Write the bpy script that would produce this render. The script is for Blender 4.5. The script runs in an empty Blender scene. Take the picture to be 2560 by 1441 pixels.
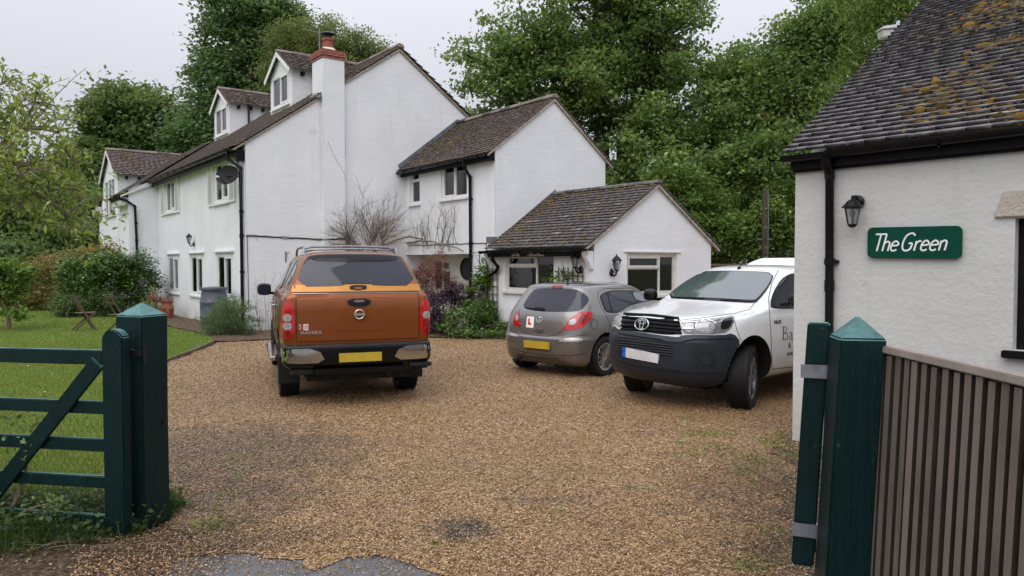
import bpy, bmesh, math, random
import numpy as np
from mathutils import Vector, Matrix
from mathutils.bvhtree import BVHTree
from mathutils.geometry import delaunay_2d_cdt
S = bpy.context.scene
COL = S.collection
R = math.radians
# ---------------------------------------------------------------- camera, sky, sun, exposure
cam = bpy.data.objects.new('camera', bpy.data.cameras.new('camera'))
COL.objects.link(cam); S.camera = cam
cam.location = (0, 0, 1.7); cam.rotation_euler = (R(90 - 1.861), 0, 0)
cam.data.sensor_width = 36; cam.data.lens = 1862 / 2560 * 36
cam.data.clip_start = .05; cam.data.clip_end = 2000
S.view_settings.view_transform = 'Standard'; S.view_settings.look = 'None'
S.view_settings.exposure = 0.0; S.view_settings.gamma = 1
SUN_EL, SUN_AZ = 52, 200          # azimuth measured from +Y clockwise: behind the camera, a little left
W = bpy.data.worlds.new('World'); S.world = W; W.use_nodes = True
nt = W.node_tree; nt.nodes.clear()
wo = nt.nodes.new('ShaderNodeOutputWorld'); bgn = nt.nodes.new('ShaderNodeBackground')
sky = nt.nodes.new('ShaderNodeTexSky'); sky.sky_type = 'NISHITA'; sky.sun_disc = False
sky.sun_elevation = R(SUN_EL); sky.sun_rotation = R(SUN_AZ); sky.air_density = 1; sky.dust_density = 6
tc = nt.nodes.new('ShaderNodeTexCoord'); sep = nt.nodes.new('ShaderNodeSeparateXYZ')
nt.links.new(tc.outputs['Generated'], sep.inputs[0])
# overcast cloud layer, brighter towards the zenith, soft uneven cloud
rmp = nt.nodes.new('ShaderNodeMapRange'); rmp.inputs[1].default_value = 0; rmp.inputs[2].default_value = 1
rmp.inputs[3].default_value = 5.2; rmp.inputs[4].default_value = 18.5
nt.links.new(sep.outputs['Z'], rmp.inputs[0])
ns = nt.nodes.new('ShaderNodeTexNoise'); ns.inputs['Scale'].default_value = 2.2; ns.inputs['Detail'].default_value = 4
nt.links.new(tc.outputs['Generated'], ns.inputs['Vector'])
nr = nt.nodes.new('ShaderNodeMapRange'); nr.inputs[3].default_value = .93; nr.inputs[4].default_value = 1.07
nt.links.new(ns.outputs['Fac'], nr.inputs[0])
mu = nt.nodes.new('ShaderNodeMath'); mu.operation = 'MULTIPLY'
nt.links.new(rmp.outputs[0], mu.inputs[0]); nt.links.new(nr.outputs[0], mu.inputs[1])
vm = nt.nodes.new('ShaderNodeVectorMath'); vm.operation = 'SCALE'; vm.inputs[0].default_value = (.955, .968, 1.06)
nt.links.new(mu.outputs[0], vm.inputs['Scale'])
mx = nt.nodes.new('ShaderNodeMixRGB'); mx.inputs[0].default_value = .9
nt.links.new(sky.outputs[0], mx.inputs[1]); nt.links.new(vm.outputs[0], mx.inputs[2])
nt.links.new(mx.outputs[0], bgn.inputs[0]); bgn.inputs[1].default_value = .10
nt.links.new(bgn.outputs[0], wo.inputs[0])
sd = bpy.data.lights.new('sun', 'SUN'); sd.energy = 1.4; sd.angle = R(55); sd.color = (1, .97, .93)
so = bpy.data.objects.new('sun', sd); COL.objects.link(so)
so.rotation_euler = (R(90 - SUN_EL), 0, R(180 - SUN_AZ))
# ---------------------------------------------------------------- helpers
def rng(seed): return np.random.default_rng(seed)
class MB:
    """collects shapes; build() links them as ONE mesh object"""
    def __init__(s): s.v = []; s.f = []; s.t = []; s.m = []; s.tint = .5; s.mi = 0
    def add(s, vs, fs, tint=None, mi=None):
        o = len(s.v); s.v.extend([tuple(p) for p in vs])
        for f in fs:
            s.f.append(tuple(i + o for i in f)); s.t.append(s.tint if tint is None else tint); s.m.append(s.mi if mi is None else mi)
        return s
    def box(s, x0, x1, y0, y1, z0, z1, tint=None):
        v = [(x, y, z) for z in (z0, z1) for y in (y0, y1) for x in (x0, x1)]
        return s.add(v, [(0, 2, 3, 1), (4, 5, 7, 6), (0, 1, 5, 4), (2, 6, 7, 3), (0, 4, 6, 2), (1, 3, 7, 5)], tint)
    def obox(s, c, ax, ay, az, tint=None):
        """box from centre and three half-axis vectors"""
        c, ax, ay, az = map(Vector, (c, ax, ay, az))
        v = [c + i * ax + j * ay + k * az for k in (-1, 1) for j in (-1, 1) for i in (-1, 1)]
        return s.add(v, [(0, 2, 3, 1), (4, 5, 7, 6), (0, 1, 5, 4), (2, 6, 7, 3), (0, 4, 6, 2), (1, 3, 7, 5)], tint)
    def bar(s, p0, p1, w, h, up=(0, 0, 1), tint=None):
        p0, p1 = Vector(p0), Vector(p1); d = p1 - p0; L = d.length; d.normalize()
        u = Vector(up); sx = d.cross(u)
        if sx.length < 1e-5: sx = d.cross(Vector((1, 0, 0)))
        sx.normalize(); u = sx.cross(d)
        return s.obox((p0 + p1) / 2, d * L / 2, sx * w / 2, u * h / 2, tint)
    def tube(s, pts, r, n=8, cap=True, tint=None, closed=False):
        pts = [Vector(p) for p in pts]; rs = r if isinstance(r, (list, tuple)) else [r] * len(pts)
        vs = []; N = len(pts); prev = None
        for i, p in enumerate(pts):
            if closed: d = pts[(i + 1) % N] - pts[i - 1]
            else: d = pts[min(i + 1, N - 1)] - pts[max(i - 1, 0)]
            if d.length < 1e-9: d = Vector((0, 0, 1))
            d.normalize()
            if prev is None:
                a = d.cross(Vector((0, 0, 1)))
                if a.length < .05: a = d.cross(Vector((1, 0, 0)))
            else: a = prev - prev.dot(d) * d
            a.normalize(); prev = a; b = d.cross(a)
            for k in range(n):
                t = 2 * math.pi * k / n; vs.append(p + rs[i] * (a * math.cos(t) + b * math.sin(t)))
        fs = []
        for i in range(N if closed else N - 1):
            for k in range(n):
                j = (i + 1) % N
                fs.append((i * n + k, i * n + (k + 1) % n, j * n + (k + 1) % n, j * n + k))
        if cap and not closed: fs.append(tuple(range(n))[::-1]); fs.append(tuple(range((N - 1) * n, N * n)))
        return s.add(vs, fs, tint)
    def lathe(s, prof, c=(0, 0, 0), n=24, axis='z', tint=None):
        """prof = [(r, h)...]"""
        vs = []
        for r, h in prof:
            for k in range(n):
                t = 2 * math.pi * k / n; q = (r * math.cos(t), r * math.sin(t), h)
                if axis == 'y': q = (q[0], q[2], q[1])
                if axis == 'x': q = (q[2], q[0], q[1])
                vs.append((q[0] + c[0], q[1] + c[1], q[2] + c[2]))
        fs = []
        for i in range(len(prof) - 1):
            for k in range(n): fs.append((i * n + k, i * n + (k + 1) % n, (i + 1) * n + (k + 1) % n, (i + 1) * n + k))
        fs.append(tuple(range(n))[::-1]); fs.append(tuple(range((len(prof) - 1) * n, len(prof) * n)))
        return s.add(vs, fs, tint)
    def prism(s, poly, d, tint=None):
        """poly = 3D points of one face, d = extrusion vector"""
        n = len(poly); P = [Vector(p) for p in poly]; D = Vector(d)
        return s.add(P + [p + D for p in P], [tuple(range(n))[::-1], tuple(range(n, 2 * n))] +
                     [(i, (i + 1) % n, (i + 1) % n + n, i + n) for i in range(n)], tint)
    def build(s, name, mat, parent=None, smooth=False, bevel=0, fix=True, angle=None):
        me = bpy.data.meshes.new(name); me.from_pydata(s.v, [], s.f)
        at = me.attributes.new('tint', 'FLOAT', 'FACE'); at.data.foreach_set('value', s.t)
        for m in (mat if isinstance(mat, (list, tuple)) else [mat]): me.materials.append(m)
        if any(s.m): me.polygons.foreach_set('material_index', s.m)
        if fix or bevel:
            bm = bmesh.new(); bm.from_mesh(me)
            if fix: bmesh.ops.recalc_face_normals(bm, faces=bm.faces)
            if bevel:
                es = [e for e in bm.edges if e.is_manifold and e.calc_face_angle(0) > .5]
                bmesh.ops.bevel(bm, geom=es, offset=bevel, segments=2, affect='EDGES', clamp_overlap=True)
            bm.to_mesh(me); bm.free()
        if smooth:
            me.polygons.foreach_set('use_smooth', [True] * len(me.polygons))
            me.set_sharp_from_angle(angle=R(angle or 40))
        o = bpy.data.objects.new(name, me); COL.objects.link(o)
        if parent: o.parent = parent
        return o
def tag(o, label=None, cat=None, group=None, kind=None):
    if label: o['label'] = label
    if cat: o['category'] = cat
    if group: o['group'] = group
    if kind: o['kind'] = kind
    return o
def empty(name, loc, rz=0, label=None, cat=None, group=None):
    o = bpy.data.objects.new(name, None); COL.objects.link(o); o.location = loc; o.rotation_euler = (0, 0, rz)
    o.empty_display_size = .2
    return tag(o, label, cat, group)
def copy_tree(o, parent=None, **kw):
    c = o.copy(); COL.objects.link(c); c.parent = parent
    for k in o.children: copy_tree(k, c)
    return c
def np_mesh(name, V, F, mat, parent=None, tint=None, smooth=False, link=True):
    """V (n,3), F (m,k) arrays"""
    me = bpy.data.meshes.new(name); V = np.asarray(V, dtype=np.float32); F = np.asarray(F, dtype=np.int32)
    k = F.shape[1]; me.vertices.add(len(V)); me.vertices.foreach_set('co', V.ravel())
    me.loops.add(F.size); me.loops.foreach_set('vertex_index', F.ravel())
    me.polygons.add(len(F)); me.polygons.foreach_set('loop_start', np.arange(0, F.size, k, dtype=np.int32))
    me.update(calc_edges=True)
    if tint is not None:
        at = me.attributes.new('tint', 'FLOAT', 'FACE'); at.data.foreach_set('value', np.asarray(tint, dtype=np.float32))
    if smooth: me.polygons.foreach_set('use_smooth', [True] * len(me.polygons))
    me.materials.append(mat)
    o = bpy.data.objects.new(name, me)
    if link: COL.objects.link(o)
    if parent: o.parent = parent
    return o
def GP(px, py, z=0):
    """point at height z seen at a pixel of the 2560 px photograph"""
    p = R(1.861); dx = (px - 1280) / 1862; dz = -(py - 720.5) / 1862
    d = Vector((dx, math.cos(p) + dz * math.sin(p), -math.sin(p) + dz * math.cos(p)))
    t = (z - 1.7) / d.z; return Vector((dx * t, d.y * t, z))
def YP(px, py, Y):
    """point at world depth Y seen at a pixel"""
    p = R(1.861); dx = (px - 1280) / 1862; dz = -(py - 720.5) / 1862
    d = Vector((dx, math.cos(p) + dz * math.sin(p), -math.sin(p) + dz * math.cos(p)))
    t = Y / d.y; return Vector((dx * t, Y, 1.7 + d.z * t))
def text_mesh(txt, size, depth=.002, shear=0, space=1.0, bold=0):
    cu = bpy.data.curves.new('lettering', 'FONT'); cu.body = txt; cu.size = size; cu.extrude = depth; cu.shear = shear
    cu.space_character = space; cu.offset = bold
    cu.align_x = 'CENTER'; cu.align_y = 'CENTER'
    o = bpy.data.objects.new('lettering', cu); COL.objects.link(o)
    dg = bpy.context.evaluated_depsgraph_get(); me = bpy.data.meshes.new_from_object(o.evaluated_get(dg))
    bpy.data.objects.remove(o); bpy.data.curves.remove(cu)
    return me
# ---------------------------------------------------------------- materials
class NM:
    def __init__(s, name):
        s.m = bpy.data.materials.new(name); s.m.use_nodes = True; s.t = s.m.node_tree; s.t.nodes.clear()
        s.out = s.t.nodes.new('ShaderNodeOutputMaterial'); s.b = s.t.nodes.new('ShaderNodeBsdfPrincipled')
        s.t.links.new(s.b.outputs[0], s.out.inputs[0]); s.tc = s.t.nodes.new('ShaderNodeTexCoord')
    def n(s, ty, **kw):
        x = s.t.nodes.new(ty)
        for k, v in kw.items():
            if k.startswith('_'): setattr(x, k[1:], v)
            else: x.inputs[k.replace('__', ' ')].default_value = v
        return x
    def l(s, a, b): s.t.links.new(a, b)
    def noise(s, scale, detail=4, rough=.55, coord='Object', stretch=None, dist=0):
        x = s.n('ShaderNodeTexNoise', Scale=scale, Detail=detail, Roughness=rough, Distortion=dist)
        v = s.tc.outputs[coord] if coord != 'pos' else s.geo()
        if stretch:
            m = s.n('ShaderNodeMapping'); m.inputs['Scale'].default_value = stretch; s.l(v, m.inputs[0]); v = m.outputs[0]
        s.l(v, x.inputs['Vector']); return x.outputs['Fac']
    def geo(s):
        if not hasattr(s, '_g'): s._g = s.n('ShaderNodeNewGeometry')
        return s._g.outputs['Position']
    def ramp(s, fac, stops, interp='LINEAR'):
        x = s.n('ShaderNodeValToRGB'); x.color_ramp.interpolation = interp; e = x.color_ramp.elements
        while len(e) < len(stops): e.new(.5)
        for i, (p, c) in enumerate(stops):
            e[i].position = p; e[i].color = (c if len(c) == 4 else (*c, 1)) if isinstance(c, (tuple, list)) else (c, c, c, 1)
        s.l(fac, x.inputs[0]); return x.outputs[0]
    def mix(s, fac, a, b, mode='MIX'):
        x = s.n('ShaderNodeMixRGB', _blend_type=mode)
        for i, q in ((0, fac), (1, a), (2, b)):
            if hasattr(q, 'is_output'): s.l(q, x.inputs[i])
            elif isinstance(q, (tuple, list)): x.inputs[i].default_value = (*q[:3], 1)
            else: x.inputs[i].default_value = q
        return x.outputs[0]
    def math(s, op, a, b=0):
        x = s.n('ShaderNodeMath', _operation=op)
        for i, q in ((0, a), (1, b)):
            if hasattr(q, 'is_output'): s.l(q, x.inputs[i])
            else: x.inputs[i].default_value = q
        return x.outputs[0]
    def attr(s, name='tint'): return s.n('ShaderNodeAttribute', _attribute_name=name).outputs['Fac']
    def bump(s, h, strength=.3, dist=.01, prev=None):
        x = s.n('ShaderNodeBump', Strength=strength, Distance=dist); s.l(h, x.inputs['Height'])
        if prev: s.l(prev, x.inputs['Normal'])
        s.l(x.outputs[0], s.b.inputs['Normal']); return x.outputs[0]
    def set(s, color=None, rough=None, metal=None, spec=None, coat=None, ior=None):
        for k, q in (('Base Color', color), ('Roughness', rough), ('Metallic', metal), ('Specular IOR Level', spec), ('Coat Weight', coat), ('IOR', ior)):
            if q is None: continue
            if hasattr(q, 'is_output'): s.l(q, s.b.inputs[k])
            elif isinstance(q, (tuple, list)): s.b.inputs[k].default_value = (*q[:3], 1)
            else: s.b.inputs[k].default_value = q
        return s
def plain(name, c, rough=.5, metal=0, var=.12, scale=8, spec=.5, coat=0, bump=0, bscale=60):
    """a surface of one colour with slight uneven dirt"""
    k = NM(name); n = k.noise(scale, 5)
    col = k.mix(k.ramp(n, [(.3, (0, 0, 0)), (.7, (1, 1, 1))]), tuple(x * (1 - var) for x in c), tuple(min(1, x * (1 + var)) for x in c))
    k.set(col, k.ramp(k.noise(scale * 1.7, 4), [(.3, max(0, rough - .07)), (.7, min(1, rough + .07))]), metal, spec, coat)
    if bump: k.bump(k.noise(bscale, 5), bump, .004)
    return k.m
def wall_mat(name, c, sc=1, rough_bump=.55, dirt=(.42, .42, .33), stains=()):
    k = NM(name); n1 = k.noise(1.1, 6, .6); n2 = k.noise(14, 5, .6); n3 = k.noise(1.6, 5, .65, stretch=(3, 3, .25))
    col = k.mix(k.ramp(n1, [(.35, 0.), (.75, 1.)]), c, tuple(x * .90 for x in c))
    col = k.mix(k.math('MULTIPLY', k.ramp(n3, [(.55, 0.), (.85, 1.)]), .22), col, dirt)
    # algae and splashed soil near the foot of the wall
    sp = k.n('ShaderNodeSeparateXYZ'); k.l(k.geo(), sp.inputs[0])
    low = k.n('ShaderNodeMapRange'); low.inputs[1].default_value = .05; low.inputs[2].default_value = .55; low.inputs[3].default_value = .55; low.inputs[4].default_value = 0
    k.l(sp.outputs['Z'], low.inputs[0])
    col = k.mix(k.math('MULTIPLY', low.outputs[0], k.ramp(n2, [(.3, .3), (.6, 1.)])), col, (.36, .36, .24))
    spots = k.noise(5.5, 2, .5)
    col = k.mix(k.ramp(spots, [(.74, 0.), (.77, .35)]), col, (.33, .31, .27))
    so3 = k.n('ShaderNodeSeparateXYZ'); k.l(k.tc.outputs['Object'], so3.inputs[0])
    for (cx, cz, rx, rz, amt, sc_) in stains:
        dx = k.math('DIVIDE', k.math('SUBTRACT', so3.outputs['X'], cx), rx); dz = k.math('DIVIDE', k.math('SUBTRACT', so3.outputs['Z'], cz), rz)
        d = k.math('ADD', k.math('SQRT', k.math('ADD', k.math('MULTIPLY', dx, dx), k.math('MULTIPLY', dz, dz))), k.math('MULTIPLY', k.math('SUBTRACT', k.noise(3, 6, .7), .5), 1.3))
        col = k.mix(k.math('MULTIPLY', k.ramp(d, [(.5, 1.), (1., 0.)]), amt), col, sc_)
    k.set(col, .88, spec=.25)
    b = k.bump(k.noise(24 * sc, 6, .6), rough_bump, .012); b = k.bump(k.noise(3.2 * sc, 4, .5, stretch=(1, 1, 2.2)), .22, .03, b); k.bump(k.noise(2.5, 3, .5, stretch=(.5, .5, 6)), .13, .02, b)
    return k.m
M = {}
M['wall'] = wall_mat('white_render', (.785, .80, .825))
M['gable'] = wall_mat('stained_gable_render', (.785, .80, .825), stains=((3.75, 2.55, .75, .55, .6, (.60, .51, .40)), (2.62, 2.5, .35, .5, .4, (.50, .52, .34)), (1.96, 4.7, .05, 1.7, .22, (.50, .42, .32)), (1.78, 5.15, .16, .12, .22, (.36, .33, .30)), (3.3, .9, 1.8, .6, .3, (.52, .52, .42))))
M['wall_old'] = wall_mat('weathered_white_render', (.73, .735, .72), 1, .8, (.5, .46, .36))
M['white'] = plain('white_gloss_paint', (.78, .78, .78), .35, var=.06)
M['white_old'] = plain('dull_white_paint', (.62, .60, .56), .5, var=.12)
M['black'] = plain('black_plastic', (.005, .005, .007), .3, var=.3, spec=.22)
M['blackwood'] = plain('black_painted_board', (.005, .005, .007), .5, var=.3, bump=.3, spec=.15)
M['rubber'] = plain('tyre_rubber', (.009, .009, .010), .6, var=.25, bump=.4, bscale=90, spec=.3)
M['under'] = plain('dark_underbody', (.008, .008, .008), .8)
M['chrome'] = plain('chrome', (.55, .55, .55), .12, 1, var=.05)
M['steel'] = plain('galvanised_steel', (.24, .25, .27), .48, .85, var=.25, scale=20)
M['iron'] = plain('black_cast_iron', (.006, .006, .008), .38, var=.3, bump=.3, spec=.3)
M['lead'] = plain('lead_flashing', (.16, .17, .19), .5, .3, var=.25, scale=3, bump=.3, bscale=20)
M['curtain'] = plain('net_curtain', (.30, .31, .31), .9, var=.1)
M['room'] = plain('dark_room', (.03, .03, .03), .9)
M['blind'] = plain('brown_slatted_blind', (.12, .095, .075), .7)
def glass_mat(name, tint=(.9, .95, .95), ior=1.5, gl=1.0):
    k = NM(name); fr = k.n('ShaderNodeFresnel', IOR=ior); tr = k.n('ShaderNodeBsdfTransparent'); tr.inputs[0].default_value = (*tint, 1)
    gs = k.n('ShaderNodeBsdfGlossy'); gs.inputs['Roughness'].default_value = .02; gs.inputs[0].default_value = (gl, gl, gl, 1)
    bp = k.n('ShaderNodeBump', Strength=.05, Distance=.02); k.l(k.noise(2.2, 2), bp.inputs['Height']); k.l(bp.outputs[0], gs.inputs['Normal'])
    ms = k.n('ShaderNodeMixShader'); k.l(fr.outputs[0], ms.inputs[0]); k.l(tr.outputs[0], ms.inputs[1]); k.l(gs.outputs[0], ms.inputs[2])
    k.l(ms.outputs[0], k.out.inputs[0]); return k.m
M['glass'] = glass_mat('window_glass', (.75, .8, .8), 1.75)
M['clear'] = glass_mat('clear_lamp_glass', (.85, .87, .88), 1.6)
def tile_mat(name, stops, moss_amt=.5, lichen=.5, wet=.38):
    k = NM(name); t = k.attr(); col = k.ramp(t, stops)
    n = k.noise(30, 4, .6); col = k.mix(k.math('MULTIPLY', n, .5), col, (.05, .045, .045))
    li = k.ramp(k.noise(14, 5, .7), [(.60 - .06 * lichen, 0.), (.66 - .04 * lichen, 1.)])
    col = k.mix(k.math('MULTIPLY', li, .55 * lichen + .1), col, (.38, .37, .34))
    mo = k.math('MULTIPLY', k.ramp(k.noise(1.0, 5, .65), [(.52, 0.), (.66, 1.)]), k.ramp(k.noise(17, 5, .6), [(.42, 0.), (.52, 1.)]))
    col = k.mix(k.math('MULTIPLY', mo, moss_amt), col, (.10, .075, .02))
    k.set(col, wet, spec=.5); b = k.bump(k.noise(45, 5, .6), .5, .006); return k.m
M['tile_far'] = tile_mat('stone_tiles_brown', [(0, (.02, .014, .012)), (.2, (.14, .095, .08)), (.5, (.205, .148, .125)), (.8, (.26, .20, .17)), (1, (.34, .29, .26))], .95, .3, .5)
M['tile_low'] = tile_mat('stone_tiles_grey', [(0, (.012, .011, .012)), (.2, (.075, .062, .062)), (.5, (.115, .097, .095)), (.85, (.15, .13, .125)), (1, (.38, .35, .33))], .7, .5, .42)
M['tile_near'] = tile_mat('wet_stone_tiles', [(0, (.005, .004, .006)), (.15, (.155, .130, .145)), (.5, (.20, .172, .19)), (.85, (.24, .212, .225)), (1, (.42, .40, .41))], .35, .4, .27)
def moss_mat():
    k = NM('moss'); t = k.attr(); k.set(k.ramp(t, [(0, (.05, .034, .010)), (.5, (.135, .085, .022)), (.85, (.21, .14, .03)), (1, (.24, .10, .022))]), .95, spec=.15)
    k.bump(k.noise(140, 4), .9, .01); return k.m
M['moss'] = moss_mat()
def leaf_mat(name, stops, trans=.48, rough=.45, gain=1.0):
    k = NM(name); t = k.attr(); stops = [(p, tuple(min(.85, x * gain) for x in c)) for p, c in stops]; col = k.ramp(t, stops); k.set(col, rough, spec=.4)
    tl = k.n('ShaderNodeBsdfTranslucent'); k.l(k.mix(.3, col, (.30, .36, .05)), tl.inputs[0])
    ms = k.n('ShaderNodeMixShader'); ms.inputs[0].default_value = trans
    k.l(k.b.outputs[0], ms.inputs[1]); k.l(tl.outputs[0], ms.inputs[2]); k.l(ms.outputs[0], k.out.inputs[0]); return k.m
M['lf_syc'] = leaf_mat('sycamore_leaves', [(0, (.028, .050, .016)), (.45, (.060, .095, .028)), (.8, (.10, .145, .042)), (.93, (.15, .18, .05)), (1, (.21, .16, .045))], gain=3.1)
M['lf_dark'] = leaf_mat('dark_leaves', [(0, (.024, .042, .016)), (.5, (.050, .078, .026)), (.9, (.085, .12, .04)), (1, (.11, .14, .045))], gain=3.0)
M['lf_ash'] = leaf_mat('ash_leaves', [(0, (.028, .055, .026)), (.5, (.055, .095, .040)), (1, (.11, .155, .07))], gain=2.9)
M['lf_pale'] = leaf_mat('pale_leaves', [(0, (.07, .10, .03)), (.5, (.14, .175, .055)), (1, (.23, .26, .10))], gain=1.35)
M['lf_ivy'] = leaf_mat('ivy_leaves', [(0, (.012, .03, .010)), (.6, (.035, .075, .02)), (1, (.11, .18, .05))])
M['lf_bright'] = leaf_mat('bright_leaves', [(0, (.04, .085, .016)), (.5, (.10, .17, .032)), (1, (.19, .28, .06))], .4, gain=1.35)
M['lf_olive'] = leaf_mat('olive_leaves', [(0, (.08, .12, .025)), (.5, (.18, .235, .05)), (.9, (.29, .32, .08)), (1, (.32, .24, .10))], gain=1.5)
M['lf_bush'] = leaf_mat('glossy_bush_leaves', [(0, (.022, .050, .013)), (.5, (.06, .118, .028)), (1, (.13, .22, .055))], .22, .33, gain=1.6)
M['lf_gold'] = leaf_mat('golden_leaves', [(0, (.10, .12, .03)), (.5, (.26, .20, .06)), (1, (.38, .20, .10))])
M['lf_red'] = leaf_mat('red_maple_leaves', [(0, (.07, .018, .02)), (.5, (.18, .045, .04)), (1, (.32, .10, .07))], .25, gain=1.2)
M['lf_plum'] = leaf_mat('purple_leaves', [(0, (.022, .012, .03)), (.5, (.05, .028, .06)), (1, (.10, .05, .10))], .15, gain=1.3)
M['lf_grey'] = leaf_mat('grey_green_leaves', [(0, (.04, .075, .03)), (.5, (.09, .15, .06)), (1, (.17, .24, .12))], gain=1.3)
M['lf_weed'] = leaf_mat('weed_leaves', [(0, (.05, .10, .015)), (.5, (.13, .23, .03)), (1, (.25, .36, .06))])
M['lf_pink'] = leaf_mat('pink_petals', [(0, (.4, .12, .25)), (1, (.6, .25, .4))])
M['grass'] = leaf_mat('lawn_blades', [(0, (.11, .155, .028)), (.5, (.20, .275, .048)), (.85, (.29, .37, .08)), (1, (.36, .36, .15))], .3, .5)
def bark(name, c):
    k = NM(name); n = k.noise(6, 5, .6, stretch=(3, 3, .5)); k.set(k.mix(n, tuple(x * .5 for x in c), tuple(x * 1.4 for x in c)), .85); k.bump(n, .8, .03); return k.m
M['bark'] = bark('bark', (.06, .048, .038)); M['twig'] = bark('grey_brown_twigs', (.17, .13, .10)); M['pole'] = bark('tarred_pole', (.075, .055, .042))
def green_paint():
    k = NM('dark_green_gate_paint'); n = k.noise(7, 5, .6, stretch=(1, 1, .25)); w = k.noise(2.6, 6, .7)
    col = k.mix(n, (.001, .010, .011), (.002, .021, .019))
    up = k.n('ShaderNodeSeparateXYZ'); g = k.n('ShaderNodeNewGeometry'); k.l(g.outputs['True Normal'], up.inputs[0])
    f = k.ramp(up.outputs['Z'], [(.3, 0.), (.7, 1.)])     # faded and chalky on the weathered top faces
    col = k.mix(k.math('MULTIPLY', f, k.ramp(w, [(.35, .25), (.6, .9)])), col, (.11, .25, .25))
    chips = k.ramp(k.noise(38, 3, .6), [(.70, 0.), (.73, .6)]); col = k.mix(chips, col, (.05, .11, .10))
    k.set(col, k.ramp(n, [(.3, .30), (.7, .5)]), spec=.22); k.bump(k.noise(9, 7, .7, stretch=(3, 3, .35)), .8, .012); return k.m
M['green'] = green_paint()
M['sign'] = plain('sign_green_paint', (.001, .055, .034), .5, var=.12, spec=.15, bump=.2)
M['letter'] = plain('white_lettering', (.82, .82, .80), .6, var=.04)
def wood(name, a, b, rough=.8):
    k = NM(name); n = k.noise(5, 6, .65, stretch=(8, 8, .6)); m = k.noise(2.5, 4, .6); c = k.mix(n, a, b)
    c = k.mix(k.math('MULTIPLY', k.ramp(m, [(.45, 0.), (.7, 1.)]), .6), c, (a[0] * .5, a[1] * .55, a[2] * .42))
    t = k.attr(); c = k.mix(k.math('MULTIPLY', t, .5), c, (b[0] * 1.25, b[1] * 1.2, b[2] * 1.15)); k.set(c, rough); k.bump(n, .6, .004); return k.m
M['slat'] = wood('weathered_grey_slats', (.052, .040, .030), (.175, .138, .110)); M['rail'] = wood('pale_weathered_rail', (.16, .13, .115), (.32, .265, .235))
M['chair'] = wood('brown_wooden_slats', (.05, .035, .022), (.13, .095, .06)); M['boards'] = wood('brown_fence_boards', (.07, .045, .03), (.15, .10, .07))
M['brick'] = None
def brick():
    k = NM('red_brick'); b = k.n('ShaderNodeTexBrick', Scale=4.2); b.inputs['Color1'].default_value = (.28, .06, .035, 1); b.inputs['Color2'].default_value = (.20, .045, .03, 1)
    b.inputs['Mortar'].default_value = (.36, .27, .22, 1); b.inputs['Mortar Size'].default_value = .025; b.inputs['Brick Width'].default_value = .9; b.inputs['Row Height'].default_value = .32
    mp = k.n('ShaderNodeMapping'); mp.inputs['Rotation'].default_value = (R(90), 0, 0); k.l(k.tc.outputs['Object'], mp.inputs[0]); k.l(mp.outputs[0], b.inputs['Vector'])
    k.set(b.outputs[0], .85); return k.m
M['brick'] = brick()
M['terra'] = plain('terracotta', (.27, .085, .05), .8, var=.2); M['grate'] = M['iron']
M['dish'] = plain('dark_grey_mesh_dish', (.014, .015, .018), .6, spec=.2)
M['butt'] = plain('grey_blue_plastic', (.075, .085, .115), .42, var=.15)
k = NM('bare_soil'); n = k.noise(22, 8, .75); k.set(k.ramp(n, [(.36, (.020, .012, .008)), (.48, (.07, .040, .022)), (.56, (.17, .10, .05)), (.66, (.32, .21, .12))]), .75); k.bump(n, 1, .05); M['soil'] = k.m
# ---------------------------------------------------------------- ground, drive, road, lawn
def poly_sheet(name, pts, z, mat, res=.6, kind='structure', wob=0, seed=1, hfun=None, bres=None):
    P = []; n = len(pts); r = random.Random(seed)
    for i in range(n):
        a, b = Vector(pts[i]), Vector(pts[(i + 1) % n]); k = max(1, int((b - a).length / (bres or res)))
        for j in range(k):
            q = a.lerp(b, j / k); P.append(q + Vector((r.uniform(-wob, wob), r.uniform(-wob, wob))) + Vector((math.sin(q.x * 9 + q.y * 5), math.sin(q.x * 7.3 + 1) + .6 * math.sin(q.x * 19))) * wob * 1.2)
    xs = [p.x for p in P]; ys = [p.y for p in P]; V = list(P); E = [(i, (i + 1) % len(P)) for i in range(len(P))]
    g = res; x = min(xs) + g / 2
    def inside(x, y):
        c = False; j = len(P) - 1
        for i in range(len(P)):
            if (P[i].y > y) != (P[j].y > y) and x < (P[j].x - P[i].x) * (y - P[i].y) / (P[j].y - P[i].y) + P[i].x: c = not c
            j = i
        return c
    if (max(xs) - min(xs)) / g < 400:
        while x < max(xs):
            y = min(ys) + g / 2
            while y < max(ys):
                if inside(x, y): V.append(Vector((x, y)))
                y += g
            x += g
    v2, e2, f2, *_ = delaunay_2d_cdt(V, E, [], 1, 1e-4)
    m = MB(); m.add([(p.x, p.y, z + (hfun(p.x, p.y) if hfun else 0)) for p in v2], [tuple(f) for f in f2])
    o = m.build(name, mat, smooth=True); tag(o, kind=kind); return o
k = NM('rough_ground'); k.set(k.mix(k.noise(.8, 6), (.03, .05, .012), (.07, .085, .03)), .95); M['ground'] = k.m
g = MB(); g.add([(-600, -300, -.05), (600, -300, -.05), (600, 900, -.05), (-600, 900, -.05)], [(0, 1, 2, 3)]); tag(g.build('ground', M['ground']), kind='structure')
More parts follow.
